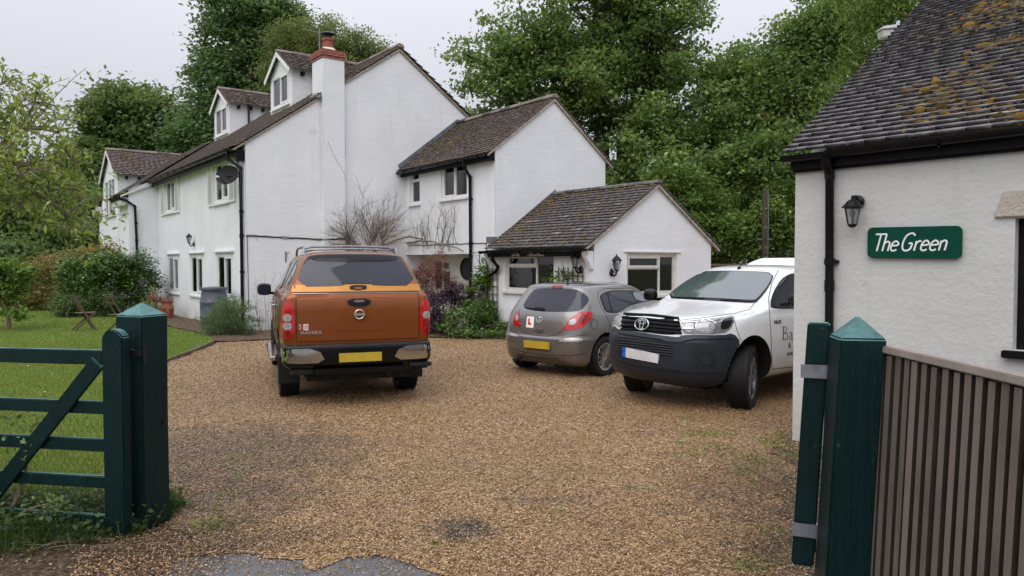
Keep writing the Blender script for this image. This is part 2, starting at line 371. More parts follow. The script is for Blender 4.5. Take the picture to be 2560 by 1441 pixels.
# gravel : small honey coloured stones with bare damp patches
k = NM('honey_gravel')
vo = k.n('ShaderNodeTexVoronoi', Scale=64); k.l(k.tc.outputs['Object'], vo.inputs['Vector'])
vs = k.n('ShaderNodeSeparateXYZ'); k.l(vo.outputs['Color'], vs.inputs[0])
col = k.ramp(vs.outputs[0], [(0, (.09, .046, .018)), (.3, (.22, .128, .052)), (.6, (.37, .23, .105)), (.85, (.50, .335, .175)), (1, (.60, .46, .29))])
col = k.mix(k.math('MULTIPLY', k.ramp(k.noise(.55, 5, .6), [(.42, 0.), (.66, 1.)]), .45), col, (.17, .10, .05), 'MIX')
col = k.mix(k.math('MULTIPLY', k.ramp(k.noise(1.9, 6, .7), [(.50, 0.), (.68, 1.)]), .45), col, (.20, .12, .065))
sp = k.n('ShaderNodeSeparateXYZ'); k.l(k.geo(), sp.inputs[0])
def blob(cx, cy, rx, ry, amt, c, nz=.5):
    """a worn patch with ragged edge"""
    global col
    dx = k.math('DIVIDE', k.math('SUBTRACT', sp.outputs['X'], cx), rx); dy = k.math('DIVIDE', k.math('SUBTRACT', sp.outputs['Y'], cy), ry)
    d = k.math('SQRT', k.math('ADD', k.math('MULTIPLY', dx, dx), k.math('MULTIPLY', dy, dy)))
    d = k.math('ADD', d, k.math('MULTIPLY', k.math('SUBTRACT', NZ, .5), 1.6))
    f = k.ramp(d, [(.55, 1.), (1., 0.)]); fine = k.ramp(vs.outputs[1], [(.25, 1.), (.75, .35)])
    col = k.mix(k.math('MULTIPLY', k.math('MULTIPLY', f, fine), amt), col, c)
NZ = k.noise(2.6, 6, .7)
blob(-2.6, 6.6, 1.5, 1.6, .85, (.060, .045, .040)); blob(-2.0, 5.3, .9, .6, .6, (.07, .05, .042)); blob(-.33, 4.72, .30, .22, 1, (.045, .036, .034))
blob(-3.7, 9.5, 1.3, 2.2, .45, (.10, .075, .06)); blob(2.2, 5.2, 1.1, 1.5, .6, (.085, .048, .03)); blob(1.9, 4.2, .9, .5, .8, (.05, .034, .026))
blob(-2.3, 4.55, 1.3, .4, .9, (.055, .036, .026)); blob(.2, 5.3, .4, .12, .5, (.07, .055, .05)); blob(3.2, 7.6, 1.3, 1.2, .45, (.13, .08, .045)); blob(-.3, 6.0, 1.2, .5, .25, (.09, .11, .035))
k.set(col, k.ramp(vs.outputs[2], [(0, .35), (1, .7)]), spec=.45)
hb = k.math('SUBTRACT', 1, vo.outputs['Distance']); b = k.bump(hb, .9, .012); k.bump(k.noise(6, 5), .4, .02, b); M['gravel'] = k.m
def gh(x, y): return .012 * math.sin(x * 1.3 + y * .7) + .01 * math.sin(y * 2.1 - x) if y > 4.8 else 0
drive = [(-2.7, 4.52), (-2.2, 4.40), (-1.9, 4.30), (-1.6, 4.31), (-1.35, 4.27), (-1.2, 4.24), (-1.08, 4.10), (-.98, 4.24), (-.72, 4.27), (-.58, 4.16), (-.35, 4.05), (-.1, 3.8), (.6, 3.5), (2.3, 3.5), (4.4, 3.3), (12, 9), (12, 23), (2, 23), (-5.6, 19.6), (-6.6, 17.2),
         (-6.35, 16), (-6.1, 14.5), (-5.96, 12.9), (-5.5, 11.5), (-4.5, 9), (-3.35, 6.2), (-3.0, 5.2)]
poly_sheet('gravel_drive', drive, 0, M['gravel'], .3, wob=.022, bres=.07)
k = NM('wet_asphalt'); n = k.noise(90, 4, .7); w = k.noise(1.4, 5, .6)
k.set(k.ramp(n, [(.3, (.035, .036, .04)), (.7, (.15, .155, .165))]), k.ramp(w, [(.4, .08), (.62, .35)]), spec=.9); b = k.bump(n, .5, .006); M['asphalt'] = k.m
g = MB(); g.add([(-60, -8, -.005), (60, -8, -.005), (60, 4.9, -.005), (-60, 4.9, -.005)], [(0, 1, 2, 3)]); tag(g.build('road', M['asphalt']), kind='structure')
verge = [(-14, 3.2), (-2.1, 3.3), (-1.98, 4.0), (-1.88, 4.25), (-1.6, 4.40), (-1.8, 4.55), (-2.3, 4.85), (-2.9, 5.3), (-14, 5.6)]
poly_sheet('soil_verge', verge, .001, M['soil'], .2, wob=.03, bres=.08, hfun=lambda x, y: .005 * math.sin(x * 3) * math.sin(y * 5))
bank = [(1.62, 3.2), (12, -2), (12, 6), (4.5, 5.6), (2.6, 7.2), (2.2, 6.0), (1.75, 4.6)]
poly_sheet('soil_bed_by_lodge', bank, .006, M['soil'], .25, wob=.05, bres=.1)
lawn = [(-2.95, 5.25), (-3.35, 6.2), (-4.5, 9), (-5.5, 11.5), (-5.98, 12.9), (-6.15, 14.5), (-6.4, 16), (-6.95, 17.1), (-9.2, 19.9), (-12.4, 24.0), (-14.5, 27), (-40, 45), (-40, 5.3), (-14, 5.3)]
k = NM('lawn_turf'); n = k.noise(1.3, 6, .65); k.set(k.mix(k.noise(30, 5, .7), k.mix(n, (.07, .13, .015), (.12, .20, .03)), k.mix(n, (.13, .23, .03), (.20, .28, .05))), .85, spec=.2); k.bump(k.noise(60, 4), 1, .03); M['lawn'] = k.m
poly_sheet('lawn', lawn, .035, M['lawn'], .8, hfun=lambda x, y: .02 * math.sin(x * .9) * math.sin(y * .7))
k = MB(); E_ = [(-3.0, 5.3), (-3.38, 6.2), (-4.53, 9), (-5.53, 11.5), (-6.0, 12.9), (-6.17, 14.5), (-6.42, 16)]
rr = random.Random(3)
for i in range(len(E_) - 1):
    a, b = Vector((*E_[i], 0)), Vector((*E_[i + 1], 0)); n = int((b - a).length / .5)
    for j in range(n):
        p, q = a.lerp(b, (j + .06) / n), a.lerp(b, (j + .94) / n); k.bar(p + Vector((0, 0, .0)), q + Vector((0, 0, rr.uniform(-.01, .01))), .05, .11)
tag(k.build('lawn_edging_kerb', plain('edging_brick', (.16, .11, .08), .8, var=.3), bevel=.006), kind='structure')
bed = [(-6.45, 16.0), (-5.3, 16.6), (-3.0, 18.3), (-5.9, 19.0), (-6.7, 18.6), (-12.45, 26.2), (-13.1, 25.6), (-12.4, 24.2), (-9.2, 20.05), (-6.95, 17.2)]
poly_sheet('soil_bed', bed, .03, M['soil'], .35, wob=.03, hfun=lambda x, y: .02 * math.sin(x * 4) * math.sin(y * 5))
bed2 = [(-1.9, 17.0), (-.2, 16.75), (.0, 17.6), (-1.1, 19.4), (-2.8, 21.2), (-3.0, 18.6)]
poly_sheet('soil_bed_by_porch', bed2, .03, M['soil'], .35, wob=.03)
def in_poly(P, x, y):
    c = np.zeros(len(x), bool); j = len(P) - 1
    for i in range(len(P)):
        (xi, yi), (xj, yj) = P[i], P[j]
        if yi != yj: c ^= ((yi > y) != (yj > y)) & (x < (xj - xi) * (y - yi) / (yj - yi) + xi)
        j = i
    return c
# loose stones lying on the drive (nearest metres)
def stones(n, yr, sz, seed, fall=1.):
    g = rng(seed); y = yr[0] * (yr[1] / yr[0]) ** g.random(n); x = g.uniform(-3.3, 3.4, n) * (y / 5.5); ok = in_poly([(a, b) for a, b in drive], x, y)
    ok |= (y < 5.0) & (y < 4.7 - (x + 1.8) * .4) & (x > -3.6) & (x < -1.7) & (g.random(n) < np.clip(.30 + (x + 2.6) * .35, .05, .7))
    ok |= (y < 4.6) & (x > -2.5) & (x < 1.2) & (g.random(n) < np.clip(.12 + (y - 3.9) * .5, .12, .6))
    x, y = x[ok], y[ok]; n = len(x)
    base = np.array([(1, 0, 0), (0, 1, 0), (-1, 0, 0), (0, -1, 0), (0, 0, .8), (0, 0, -.6)], float)
    s = g.uniform(.6, 1.25, (n, 1, 1)) * (sz + .00055 * (y - 4))[:, None, None] * np.stack([g.uniform(.8, 1.3, n), g.uniform(.6, 1, n), g.uniform(.45, .7, n)], 1)[:, None, :]
    V = (base[None] + g.normal(0, .16, (n, 6, 3))) * s; a = g.uniform(0, 6.28, n); t = g.normal(0, .3, n)
    ca, sa = np.cos(a)[:, None], np.sin(a)[:, None]; X = V[..., 0] * ca - V[..., 1] * sa; Y = V[..., 0] * sa + V[..., 1] * ca; Z = V[..., 2] + X * np.sin(t)[:, None]
    V = np.stack([X + x[:, None], Y + y[:, None], Z + g.uniform(.0, .012, n)[:, None]], 2).reshape(-1, 3)
    F = np.array([(0, 1, 4), (1, 2, 4), (2, 3, 4), (3, 0, 4), (1, 0, 5), (2, 1, 5), (3, 2, 5), (0, 3, 5)])[None] + 6 * np.arange(n)[:, None, None]
    return V, F.reshape(-1, 3), np.repeat(g.random(n), 8)
A = stones(215000, (3.85, 17.0), .0077, 1)
k = NM('loose_gravel'); t = k.attr(); c = k.ramp(t, [(0, (.08, .042, .017)), (.35, (.27, .155, .064)), (.7, (.45, .285, .135)), (.93, (.58, .415, .23)), (1, (.70, .60, .47))]); sp = k.n('ShaderNodeSeparateXYZ'); k.l(k.geo(), sp.inputs[0])
col = c; vs = k.n('ShaderNodeSeparateXYZ'); cmb = k.n('ShaderNodeCombineXYZ'); k.l(t, cmb.inputs[1]); k.l(cmb.outputs[0], vs.inputs[0]); NZ = k.noise(2.6, 6, .7)
blob(-2.6, 6.6, 1.5, 1.6, .85, (.075, .056, .05)); blob(-2.0, 5.3, .9, .6, .75, (.085, .06, .05)); blob(-.33, 4.72, .32, .24, 1, (.040, .032, .030)); blob(2.2, 5.2, 1.2, 1.6, .75, (.10, .058, .034)); blob(1.9, 4.2, .9, .5, .85, (.06, .036, .026)); blob(-2.3, 4.55, 1.3, .4, .85, (.08, .048, .028)); blob(.2, 5.3, .45, .14, .7, (.09, .07, .06))
k.set(col, .42, spec=.5); M['stones'] = k.m
o = np_mesh('loose_gravel', A[0], A[1], M['stones'], tint=A[2])
tag(o, 'loose wet honey coloured gravel stones scattered over the drive', 'gravel', kind='stuff')
# ---------------------------------------------------------------- tiled roofs
class Roof:
    def __init__(s): s.V = []; s.F = []; s.T = []; s.n = 0; s.mv = []; s.var = .15; s.edge = .12
    def slope(s, O, U, V, Lu, Lv, course=.13, tw=.2, th=.026, clip=None, seed=1, jit=1.0):
        """O eave corner, U unit along the eave, V unit up the slope"""
        O, U, V = map(np.array, (O, U, V)); N = np.cross(U, V); N = N / np.linalg.norm(N)
        if N[2] < 0: N = -N
        g = rng(seed); nr = int(Lv / course)
        for j in range(nr + 1):
            off = g.uniform(0, tw); u = -off; 
            while u < Lu:
                w = tw * g.uniform(.8, 1.2); a, b = max(u, 0), min(u + w, Lu); u += w
                v0 = j * course - .03 + g.normal(0, .005) * jit; v1 = min((j + 1) * course + .05, Lv)
                if b - a < .02 or v1 - v0 < .03: continue
                if clip and not clip((a + b) / 2, (v0 + v1) / 2): continue
                h = .045 + th + g.uniform(0, .008) * jit; a += .003; b -= .003; tl = g.normal(0, .003) * jit
                c = []
                for (q, v, hh) in ((a, v0, h + tl), (b, v0, h - tl), (b, v1, .02 + tl), (a, v1, .02 - tl), (a, v0, h - th), (b, v0, h - th), (b, v1, 0), (a, v1, 0)):
                    c.append(O + U * q + V * v + N * hh)
                s.V += c; n = s.n; s.F += [(n, n + 1, n + 2, n + 3), (n + 4, n + 5, n + 1, n), (n + 5, n + 6, n + 2, n + 1), (n + 7, n + 4, n, n + 3)]
                t_ = float(np.clip(g.normal(.48, s.var), .16, .9)) if g.random() > .03 else 1.; s.T += [t_, s.edge, t_ * .5, t_ * .5]; s.n += 8  # front edges tinted dark to paint the shadow line of each course
        s.mv.append((O, U, V, N, Lu, Lv, clip))
    def build(s, mat, parent, name='roof'): return np_mesh(name, np.array(s.V), np.array(s.F), mat, parent, s.T)
    def moss(s, n, size, parent, seed=3, dens=None, flat=.6, idx=None):
        g = rng(seed); bm = bmesh.new(); bmesh.ops.create_icosphere(bm, subdivisions=1, radius=1)
        bv = np.array([v.co[:] for v in bm.verts]); bf = np.array([[v.index for v in f.verts] for f in bm.faces]); bm.free(); VV = []; FF = []; TT = []; c = 0
        ms = [s.mv[i] for i in (idx if idx is not None else range(len(s.mv)))]
        for q in range(n):
            O, U, V, N, Lu, Lv, clip = ms[g.integers(len(ms))]
            for _ in range(12):
                u, v = g.random(), g.random()
                if clip and not clip(u * Lu, v * Lv): continue
                if dens is None or g.random() < dens(u, v): break
            else: continue
            v = (round(v * Lv / .12) * .12 + g.normal(0, .02)) / Lv; p = O + U * (u * Lu) + V * (v * Lv) + N * .05
            r = size * g.uniform(.35, 1.2) * (1 + (g.random() < .12) * .8); P = bv * (1 + g.normal(0, .14, (len(bv), 1)))
            P = np.outer(P[:, 0] * r * g.uniform(.8, 1.7), U) + np.outer(P[:, 1] * r * g.uniform(.7, 1.1), V) + np.outer(P[:, 2] * r * flat, N)
            VV.append(P + p); FF.append(bf + c); c += len(bv); TT += [g.random()] * len(bf)
        return tag(np_mesh('moss', np.vstack(VV), np.vstack(FF), M['moss'], parent, TT, smooth=True), kind='stuff')
def ridge_caps(mb, a, b, r=.11, seg=.42, seed=1):
    a, b = Vector(a), Vector(b); d = (b - a); L = d.length; d.normalize(); side = Vector((-d.y, d.x, 0)).normalized(); n = max(1, int(L / seg)); q = random.Random(seed)
    up = side.cross(d); up = up if up.z > 0 else -up
    for i in range(n):
        p, e = a + d * (i * L / n + .004), a + d * ((i + 1) * L / n - .004); rr_ = r * q.uniform(.95, 1.06); vs = []
        for P in (p, e):
            for t in range(7):
                an = math.pi * t / 6; vs.append(P + side * (rr_ * 1.25 * math.cos(an)) + up * (rr_ * math.sin(an) - .02))
        mb.add(vs, [(t, t + 1, t + 8, t + 7) for t in range(6)] + [tuple(range(7)), tuple(range(7, 14))], q.random())
def wall_holes(mb, O, A, N, L, z0, z1, holes, depth=.14, top=None):
    """front face of a wall with rectangular openings and their reveals; top(a) gives a sloping top"""
    O, A, N = Vector(O), Vector(A), Vector(N)
    xs = sorted({0, L, *[h[0] for h in holes], *[h[1] for h in holes]}); zs = sorted({z0, z1, *[h[2] for h in holes], *[h[3] for h in holes]})
    for i in range(len(xs) - 1):
        for j in range(len(zs) - 1):
            cx, cz = (xs[i] + xs[i + 1]) / 2, (zs[j] + zs[j + 1]) / 2
            if any(h[0] < cx < h[1] and h[2] < cz < h[3] for h in holes): continue
            z = Vector((0, 0, 1)); mb.add([O + A * xs[i] + z * zs[j], O + A * xs[i + 1] + z * zs[j], O + A * xs[i + 1] + z * zs[j + 1], O + A * xs[i] + z * zs[j + 1]], [(0, 1, 2, 3)])
    for (a, b, c, d) in holes:
        z = Vector((0, 0, 1)); q = [O + A * a + z * c, O + A * b + z * c, O + A * b + z * d, O + A * a + z * d]; r = [p - N * depth for p in q]
        mb.add(q + r, [(i, (i + 1) % 4, (i + 1) % 4 + 4, i + 4) for i in range(4)])
def window(parent, O, A, N, w, h, panes, name='window', mat='white', sash=.05, inset=.09, sill=True, curtain=None, label=None, sub=False, sillmat=None, room=True, fr=.055):
    """O = lower left of the opening on the wall face, A along, N outward; panes = fractions (x0,x1,z0,z1,opening)"""
    O, A, N = Vector(O), Vector(A), Vector(N); Z = Vector((0, 0, 1)); m = MB(); gl = MB(); P = O - N * inset
    def bx(mb, x0, x1, z0, z1, d0, d1): mb.obox(P + A * (x0 + x1) / 2 + Z * (z0 + z1) / 2 + N * (d0 + d1) / 2, A * (x1 - x0) / 2, Z * (z1 - z0) / 2, N * (d1 - d0) / 2)
    f = fr
    bx(m, 0, w, 0, f, 0, .05); bx(m, 0, w, h - f, h, 0, .05); bx(m, 0, f, f, h - f, 0, .049); bx(m, w - f, w, f, h - f, 0, .049)
    W_, H_ = w - 2 * f, h - 2 * f
    for (x0, x1, z0, z1, *op) in panes:
        a, b, c, d = f + x0 * W_, f + x1 * W_, f + z0 * H_, f + z1 * H_; s_ = sash; e = .062 if (op and op[0]) else .04
        if x1 < .999: bx(m, b - .018, b + .018, c, d, .001, .044)
        if z1 < .999: bx(m, a, b, d - .02, d + .02, .002, .045)
        s0 = s_ if (op and op[0]) else s_ * .45
        bx(m, a, b, c, c + s0, .003, e); bx(m, a, b, d - s0, d, .003, e); bx(m, a, a + s0, c + s0, d - s0, .003, e - .001); bx(m, b - s0, b, c + s0, d - s0, .003, e - .001)
        bx(gl, a + s0, b - s0, c + s0, d - s0, .012, .018)
    mm = M[mat]; fo = m.build(name, mm, parent, bevel=.003)
    if label: fo['label'] = label
    par = fo if not sub else parent
    gl.build('pane', M['glass'], par)
    if sill:
        sm = MB(); sm.obox(O + A * w / 2 - Z * .03 + N * .0, A * (w / 2 + .06), Z * .028, N * .07); sm.build('sill', sillmat or M['white'], par, bevel=.006)
    if curtain:
        cm = MB(); cnt = 40; vs = []
        for i in range(cnt + 1):
            x = w * i / cnt; d = -.10 - .025 * math.sin(i * 1.9) - .01 * math.sin(i * 4.1); vs += [P + A * x + Z * .02 + N * d, P + A * x + Z * (h - .02) + N * d]
        fs = []
        for i in range(cnt):
            x = (i + .5) / cnt
            if any(c0 <= x <= c1 for c0, c1 in curtain): fs.append((2 * i, 2 * i + 2, 2 * i + 3, 2 * i + 1))
        cm.add(vs, fs); cm.build('curtain', M['curtain'], par, smooth=True)
    if room:
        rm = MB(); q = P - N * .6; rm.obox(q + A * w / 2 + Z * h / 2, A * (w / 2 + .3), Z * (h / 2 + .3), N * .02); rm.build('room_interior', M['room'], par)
    return fo
def gutter(mb, a, b, r=.06):
    a, b = Vector(a), Vector(b); d = (b - a).normalized(); side = Vector((-d.y, d.x, 0)); L = (b - a).length; n = max(1, int(L / 2)); vs = []
    prof = [(math.cos(t) * r, math.sin(t) * r) for t in [math.pi + math.pi * i / 8 for i in range(9)]]; prof += [(x * .86, y * .86) for x, y in prof[::-1]]
    N = len(prof)
    for i in range(n + 1):
        p = a.lerp(b, i / n) - Vector((0, 0, .012 * math.sin(3.1 * i / n * 2)))
        for x, z in prof: vs.append(p + side * x + Vector((0, 0, z)))
    fs = [(i * N + k, i * N + (k + 1) % N, (i + 1) * N + (k + 1) % N, (i + 1) * N + k) for i in range(n) for k in range(N)] + [tuple(range(N)), tuple(range(n * N, n * N + N))]
    mb.add(vs, fs)
    k = 0
    while k * .9 < L:      # brackets and joints
        p = a + d * min(L - .03, k * .9 + .3); mb.tube([p + side * (r * 1.08 * math.cos(t)) + Vector((0, 0, r * 1.08 * math.sin(t))) for t in [math.pi + math.pi * i / 6 for i in range(7)]], .011, 5); k += 1
def downpipe(parent, pts, clips, r=.036, wall=(0, 0, 0), mat='black'):
    m = MB(); m.tube(pts, r, 12)
    for c in clips:
        c = Vector(c); m.lathe([(r * 1.3, -.03), (r * 1.3, .03)], c, 12); m.bar(c, c + Vector(wall), .03, .03)
    for i in range(1, len(pts) - 1):
        p = Vector(pts[i]); m.tube([p + (Vector(pts[i - 1]) - p).normalized() * .05, p, p + (Vector(pts[i + 1]) - p).normalized() * .05], r * 1.18, 12)
    return m.build('downpipe', M[mat], parent, smooth=True)
# ---------------------------------------------------------------- the long white house: local x = u (across the gable), local y = s (along the front)
HZ = math.atan2(.602, .798)
H = empty('house', (-6.6, 18.5, 0), HZ, 'long white rendered house with dormers, brick topped chimney and two lower gabled extensions', 'house')
EZ, K = 4.74, .70
def zr(u): return EZ + K * u
sl = math.hypot(1, K); VU = (1 / sl, 0, K / sl); VB = (-1 / sl, 0, K / sl)
gw = MB()   # main walls
def gable(mb, u0, u1, s, z, rise, th, h0=0):
    um = (u0 + u1) / 2
    mb.prism([(u0, s, h0), (u1, s, h0), (u1, s, z), (um, s, z + rise), (u0, s, z)], (0, th, 0))
gable(gw, 0, 8.6, 0, EZ - .04, 4.3 * K, .25)
gable(gw, 0, 8.6, 9.55, EZ - .04, 4.3 * K, .2)
gw.box(8.4, 8.6, .25, 9.55, 0, EZ - .05)
gw.build('gable_wall', M['gable'], H, bevel=.02)
fw = MB(); WF = [(.84 + .25, 2.57, .76, 1.98), (3.91, 5.38, .76, 1.98), (6.79, 8.27, .76, 1.98), (1.32, 2.64, 3.34, 4.46), (7.14, 8.47, 3.40, 4.50)]
wall_holes(fw, (0.002, .003, 0), (0, 1, 0), (-1, 0, 0), 9.66, 0, EZ + .02, WF)
fw.build('front_wall', M['wall'], H, fix=False)
two = [(0, .5, 0, 1, 1), (.5, 1, 0, 1, 0)]
for (a, b, c, d), cu in zip(WF, ([(0, .3), (.42, .95)], [(.1, .28), (.5, .8)], [(0, .9)], [(0, .3), (.7, 1)], [(0, 1)])):
    window(H, (0, a, c), (0, 1, 0), (-1, 0, 0), b - a, d - c, two, curtain=cu, inset=.055, sash=.07, fr=.075)
    if c < 2:   # thin drip moulding above the ground floor windows
        dm = MB(); dm.obox((-.03, (a + b) / 2, d + .05), (.045, 0, 0), (0, (b - a) / 2 + .1, 0), (0, 0, .03)); dm.build('window_hood', M['wall'], H, bevel=.012)
for (s0, s1, z0, z1) in ((.76, 1.24, 3.30, 4.50), (2.72, 3.24, 3.30, 4.50), (6.56, 7.08, 3.34, 4.54), (8.55, 9.10, 3.34, 4.54)):
    sh = MB(); t = .05; sh.box(-.045, -.006, s0, s0 + t, z0, z1); sh.box(-.045, -.006, s1 - t, s1, z0, z1); sh.box(-.044, -.006, s0 + t, s1 - t, z0, z0 + t); sh.box(-.044, -.006, s0 + t, s1 - t, z1 - t, z1)
    z = z0 + .085
    while z < z1 - .07: sh.obox((-.026, (s0 + s1) / 2, z), (.014, 0, -.018), (0, (s1 - s0) / 2 - t, 0), (.003, 0, .004)); z += .052
    sh.build('shutter', M['white'], H)
# main roof with verge, gutter, black fascia
rf = Roof(); OV = .27
rf.slope((-OV, -.07, zr(-OV)), (0, 1, 0), VU, 9.83, (4.3 + OV) * sl, seed=2)
rf.slope((8.6 + OV, -.07, zr(-OV)), (0, 1, 0), VB, 9.83, (4.3 + OV) * sl, seed=3, course=.25, tw=.5)
roof = rf.build(M['tile_far'], H); rd = MB()
rd.box(-OV + .02, 4.3, 0, 9.7, 0, .01) if 0 else None
rd.prism([(-OV, -.05, zr(-OV) - .02), (4.3, -.05, zr(4.3) - .02), (8.6 + OV, -.05, zr(-OV) - .02), (8.6 + OV, -.05, zr(-OV) - .08), (4.3, -.05, zr(4.3) - .10), (-OV, -.05, zr(-OV) - .08)], (0, 9.78, 0))
rd.build('verge_mortar', plain('verge_mortar', (.30, .26, .21), .95, var=.35, scale=9, bump=.6), roof, bevel=.01)
rc = MB(); ridge_caps(rc, (4.3, -.08, zr(4.3) + .03), (4.3, 9.75, zr(4.3) + .03)); rc.build('ridge_tiles', M['tile_far'], roof, smooth=False)
rf.moss(330, .032, roof, dens=lambda u, v: .35 + (v < .2) * .6 + (u < .1) * .5, idx=[0], flat=.5)
fa = MB(); fa.box(-OV + .06, -OV + .09, .0, 9.7, EZ - .38, EZ - .20); fa.box(-OV + .09, 0, -.0, .18, EZ - .5, EZ - .23); fa.build('fascia', M['blackwood'], H)
so_ = MB(); so_.box(-OV + .09, -.0, .18, 9.66, EZ - .30, EZ - .285); so_.build('soffit', M['white_old'], H)
gu = MB(); gutter(gu, (-OV - .04, .02, EZ - .20), (-OV - .04, 9.72, EZ - .17)); gu.build('gutter', M['black'], H, smooth=True)
downpipe(H, [(-OV - .03, .42, EZ - .27), (-OV - .03, .42, EZ - .42), (-.07, .14, EZ - .66), (-.065, .13, 2.4), (-.065, .12, .1)], [(-.065, .13, 3.0), (-.065, .13, 1.5), (-.065, .13, 2.4)], wall=(.06, 0, 0), r=.042)
# chimney stack
cm = MB(); cm.box(1.977, 2.588, -.16, .56, 0, 7.08); ch = cm.build('chimney', M['gable'], H, bevel=.015)
cm = MB(); cm.box(1.955, 2.61, -.185, .585, 7.08, 7.15); cm.box(1.935, 2.63, -.205, .605, 7.15, 7.24); cm.box(1.955, 2.61, -.185, .585, 7.24, 7.31); cm.build('brick_cap', M['brick'], ch)
cm = MB(); c0 = (2.28, .2, 0); cm.lathe([(.29, 7.31), (.29, 7.33), (.16, 7.43)], c0, 20); cm.build('mortar_flaunching', M['white_old'], ch)
cm = MB(); cm.lathe([(.15, 7.40), (.14, 7.62), (.165, 7.62), (.165, 7.68), (.12, 7.70)], c0, 20); cm.build('chimney_pot', plain('red_clay', (.26, .07, .04), .8, var=.25), ch, smooth=True)
cm = MB(); cm.lathe([(.11, 7.68), (.115, 7.77), (.17, 7.79), (.18, 7.81), (.12, 7.85), (.03, 7.87)], c0, 20); cm.build('cowl', M['iron'], ch, smooth=True)
ld = MB(); ld.bar((1.8, -.02, zr(1.8) + .02), (1.99, .1, zr(1.99) + .05), .3, .05); ld.bar((2.6, .05, zr(2.6) + .02), (2.86, .05, zr(2.86) + .02), .2, .05); ld.build('lead_flashing', M['lead'], ch)
# dormers
def dormer(s0, s1, u, zb, ze, za, uend, panes, wl=(.18, .18, .12, .06), cur=None, seed=1, below=None):
    sm = (s0 + s1) / 2; m = MB(); a0, a1 = s0, s1; zw0, zw1 = zb + wl[2], ze - wl[3]
    z0 = below if below is not None else zb - .3
    hol = [(wl[0], (s1 - s0) - wl[1], zw0, zw1)]
    wall_holes(m, (u, s0, 0), (0, 1, 0), (-1, 0, 0), s1 - s0, z0, ze, hol, .08)
    m.add([(u, s0, ze), (u, s1, ze), (u, sm, za)], [(0, 1, 2)])
    for s in (s0, s1): m.add([(u, s, z0), (uend, s, z0), (uend, s, ze), (u, s, ze)], [(0, 1, 2, 3)])
    d = m.build('dormer', M['wall'], H, fix=False)
    window(d, (u, s0 + wl[0], zw0), (0, 1, 0), (-1, 0, 0), s1 - s0 - wl[0] - wl[1], zw1 - zw0, panes, name='window_frame', inset=.03, sub=True, curtain=cur, sash=.055)
    r = Roof(); rise = (za - ze) / ((s1 - s0) / 2); q = math.hypot(1, rise); ov = .16; L = uend - u + .14
    for (so, dy, dz) in ((s0 - ov, 1, 1), (s1 + ov, -1, 1)):
        O = (u - .14, so, ze - ov * rise); V = (0, dy / q, rise / q)
        r.slope(O, (1, 0, 0), V, L, ((s1 - s0) / 2 + ov) * q, course=.13, tw=.19, seed=seed + dy)
    ro = r.build(M['tile_far'], d, 'dormer_roof'); ro.modifiers.new('x', 'WEIGHTED_NORMAL') if 0 else None
    rc = MB(); ridge_caps(rc, (u - .14, sm, za + .04), (uend, sm, za + .04), .085); t_ = rc
    bb = MB()   # barge boards and rafter feet
    for e in (s0 - ov, s1 + ov):
        p0 = Vector((u - .13, e, ze - ov * rise - .045)); p1 = Vector((u - .13, sm, za - .045)); bb.bar(p0, p1, .025, .11, up=(0, 0, 1))
    bb.build('barge_board', M['white'], d)
    for e in (s0,):
        f = MB(); x = u + .25
        while x < uend - .3: f.box(x, x + .07, e - ov, e, ze - ov * rise - .13, ze - .02 - ov * rise); x += .42
        f.build('rafter_feet', M['blackwood'], d)
    rc.build('ridge_tiles', M['tile_far'], d); r.moss(110, .032, d, seed=seed, dens=lambda a, b: .15 + (a < .35) * (b > .4) * .9)
    return d
dormer(1.83, 3.56, 1.9, 6.14, 7.24, 7.80, 4.4, two, seed=11)
dormer(7.67, 9.50, 1.9, 6.14, 7.28, 7.84, 4.4, two, seed=21, cur=[(0, .35)])
# aerial on the ridge
# ---- wing at the far end
ww = MB(); WZ = 4.22
ww.add([(-.94, 9.62, 0), (.0, 9.62, 0), (.0, 9.62, zr(0) - .05), (-.94, 9.62, WZ)], [(0, 1, 2, 3)])
ww.add([(.0, 9.62, zr(0) - .05), (1.6, 9.62, 5.9), (1.6, 9.62, 0), (0, 9.62, 0)], [(0, 1, 2, 3)])
wall_holes(ww, (-.94, 9.62, 0), (0, 1, 0), (-1, 0, 0), 6.3, 0, WZ, [(12.0 - 9.62, 14.2 - 9.62, 3.5, WZ)], .1)
ww.add([(-.94, 15.92, 0), (4.4, 15.92, 0), (4.4, 15.92, 4), (1.7, 15.92, 6.0), (-.94, 15.92, WZ)], [(0, 1, 2, 3, 4)])
ww.build('wing_wall', M['wall'], H, fix=False)
rf2 = Roof(); rf2.slope((-1.2, 9.56, WZ - .26 * K), (0, 1, 0), VU, 6.5, 2.95 * sl, clip=lambda a, b: not (1.7 < a < 5.6 and b < 1.2), seed=6)
r2 = rf2.build(M['tile_far'], H); m = MB(); m.prism([(-1.2, 9.54, WZ - .27 * K), (1.74, 9.54, WZ + 1.7 * K + .08), (1.74, 9.54, WZ + 1.6 * K), (-1.2, 9.54, WZ - .33 * K - .02)], (0, .05, 0))
m.build('verge_board', M['white_old'], r2); m = MB(); m.prism([(1.7, 9.6, 6.05), (4.6, 9.6, 4.1), (4.6, 16.0, 4.1), (1.7, 16.0, 6.05)], (0, 0, .05)); m.build('rear_slope', M['tile_far'], r2)
m = MB(); gutter(m, (-1.26, 9.56, WZ - .22), (-1.26, 11.35, WZ - .21)); gutter(m, (-1.26, 15.0, WZ - .21), (-1.26, 16.0, WZ - .21)); m.build('gutter', M['black'], H, smooth=True)
for (sa, sb) in ((9.66, 11.3), (15.1, 15.9)): m = MB(); m.box(-1.2, -.95, sa, sb, WZ - .52, WZ - .24); m.build('eave_box', M['white_old'], H, bevel=.01)
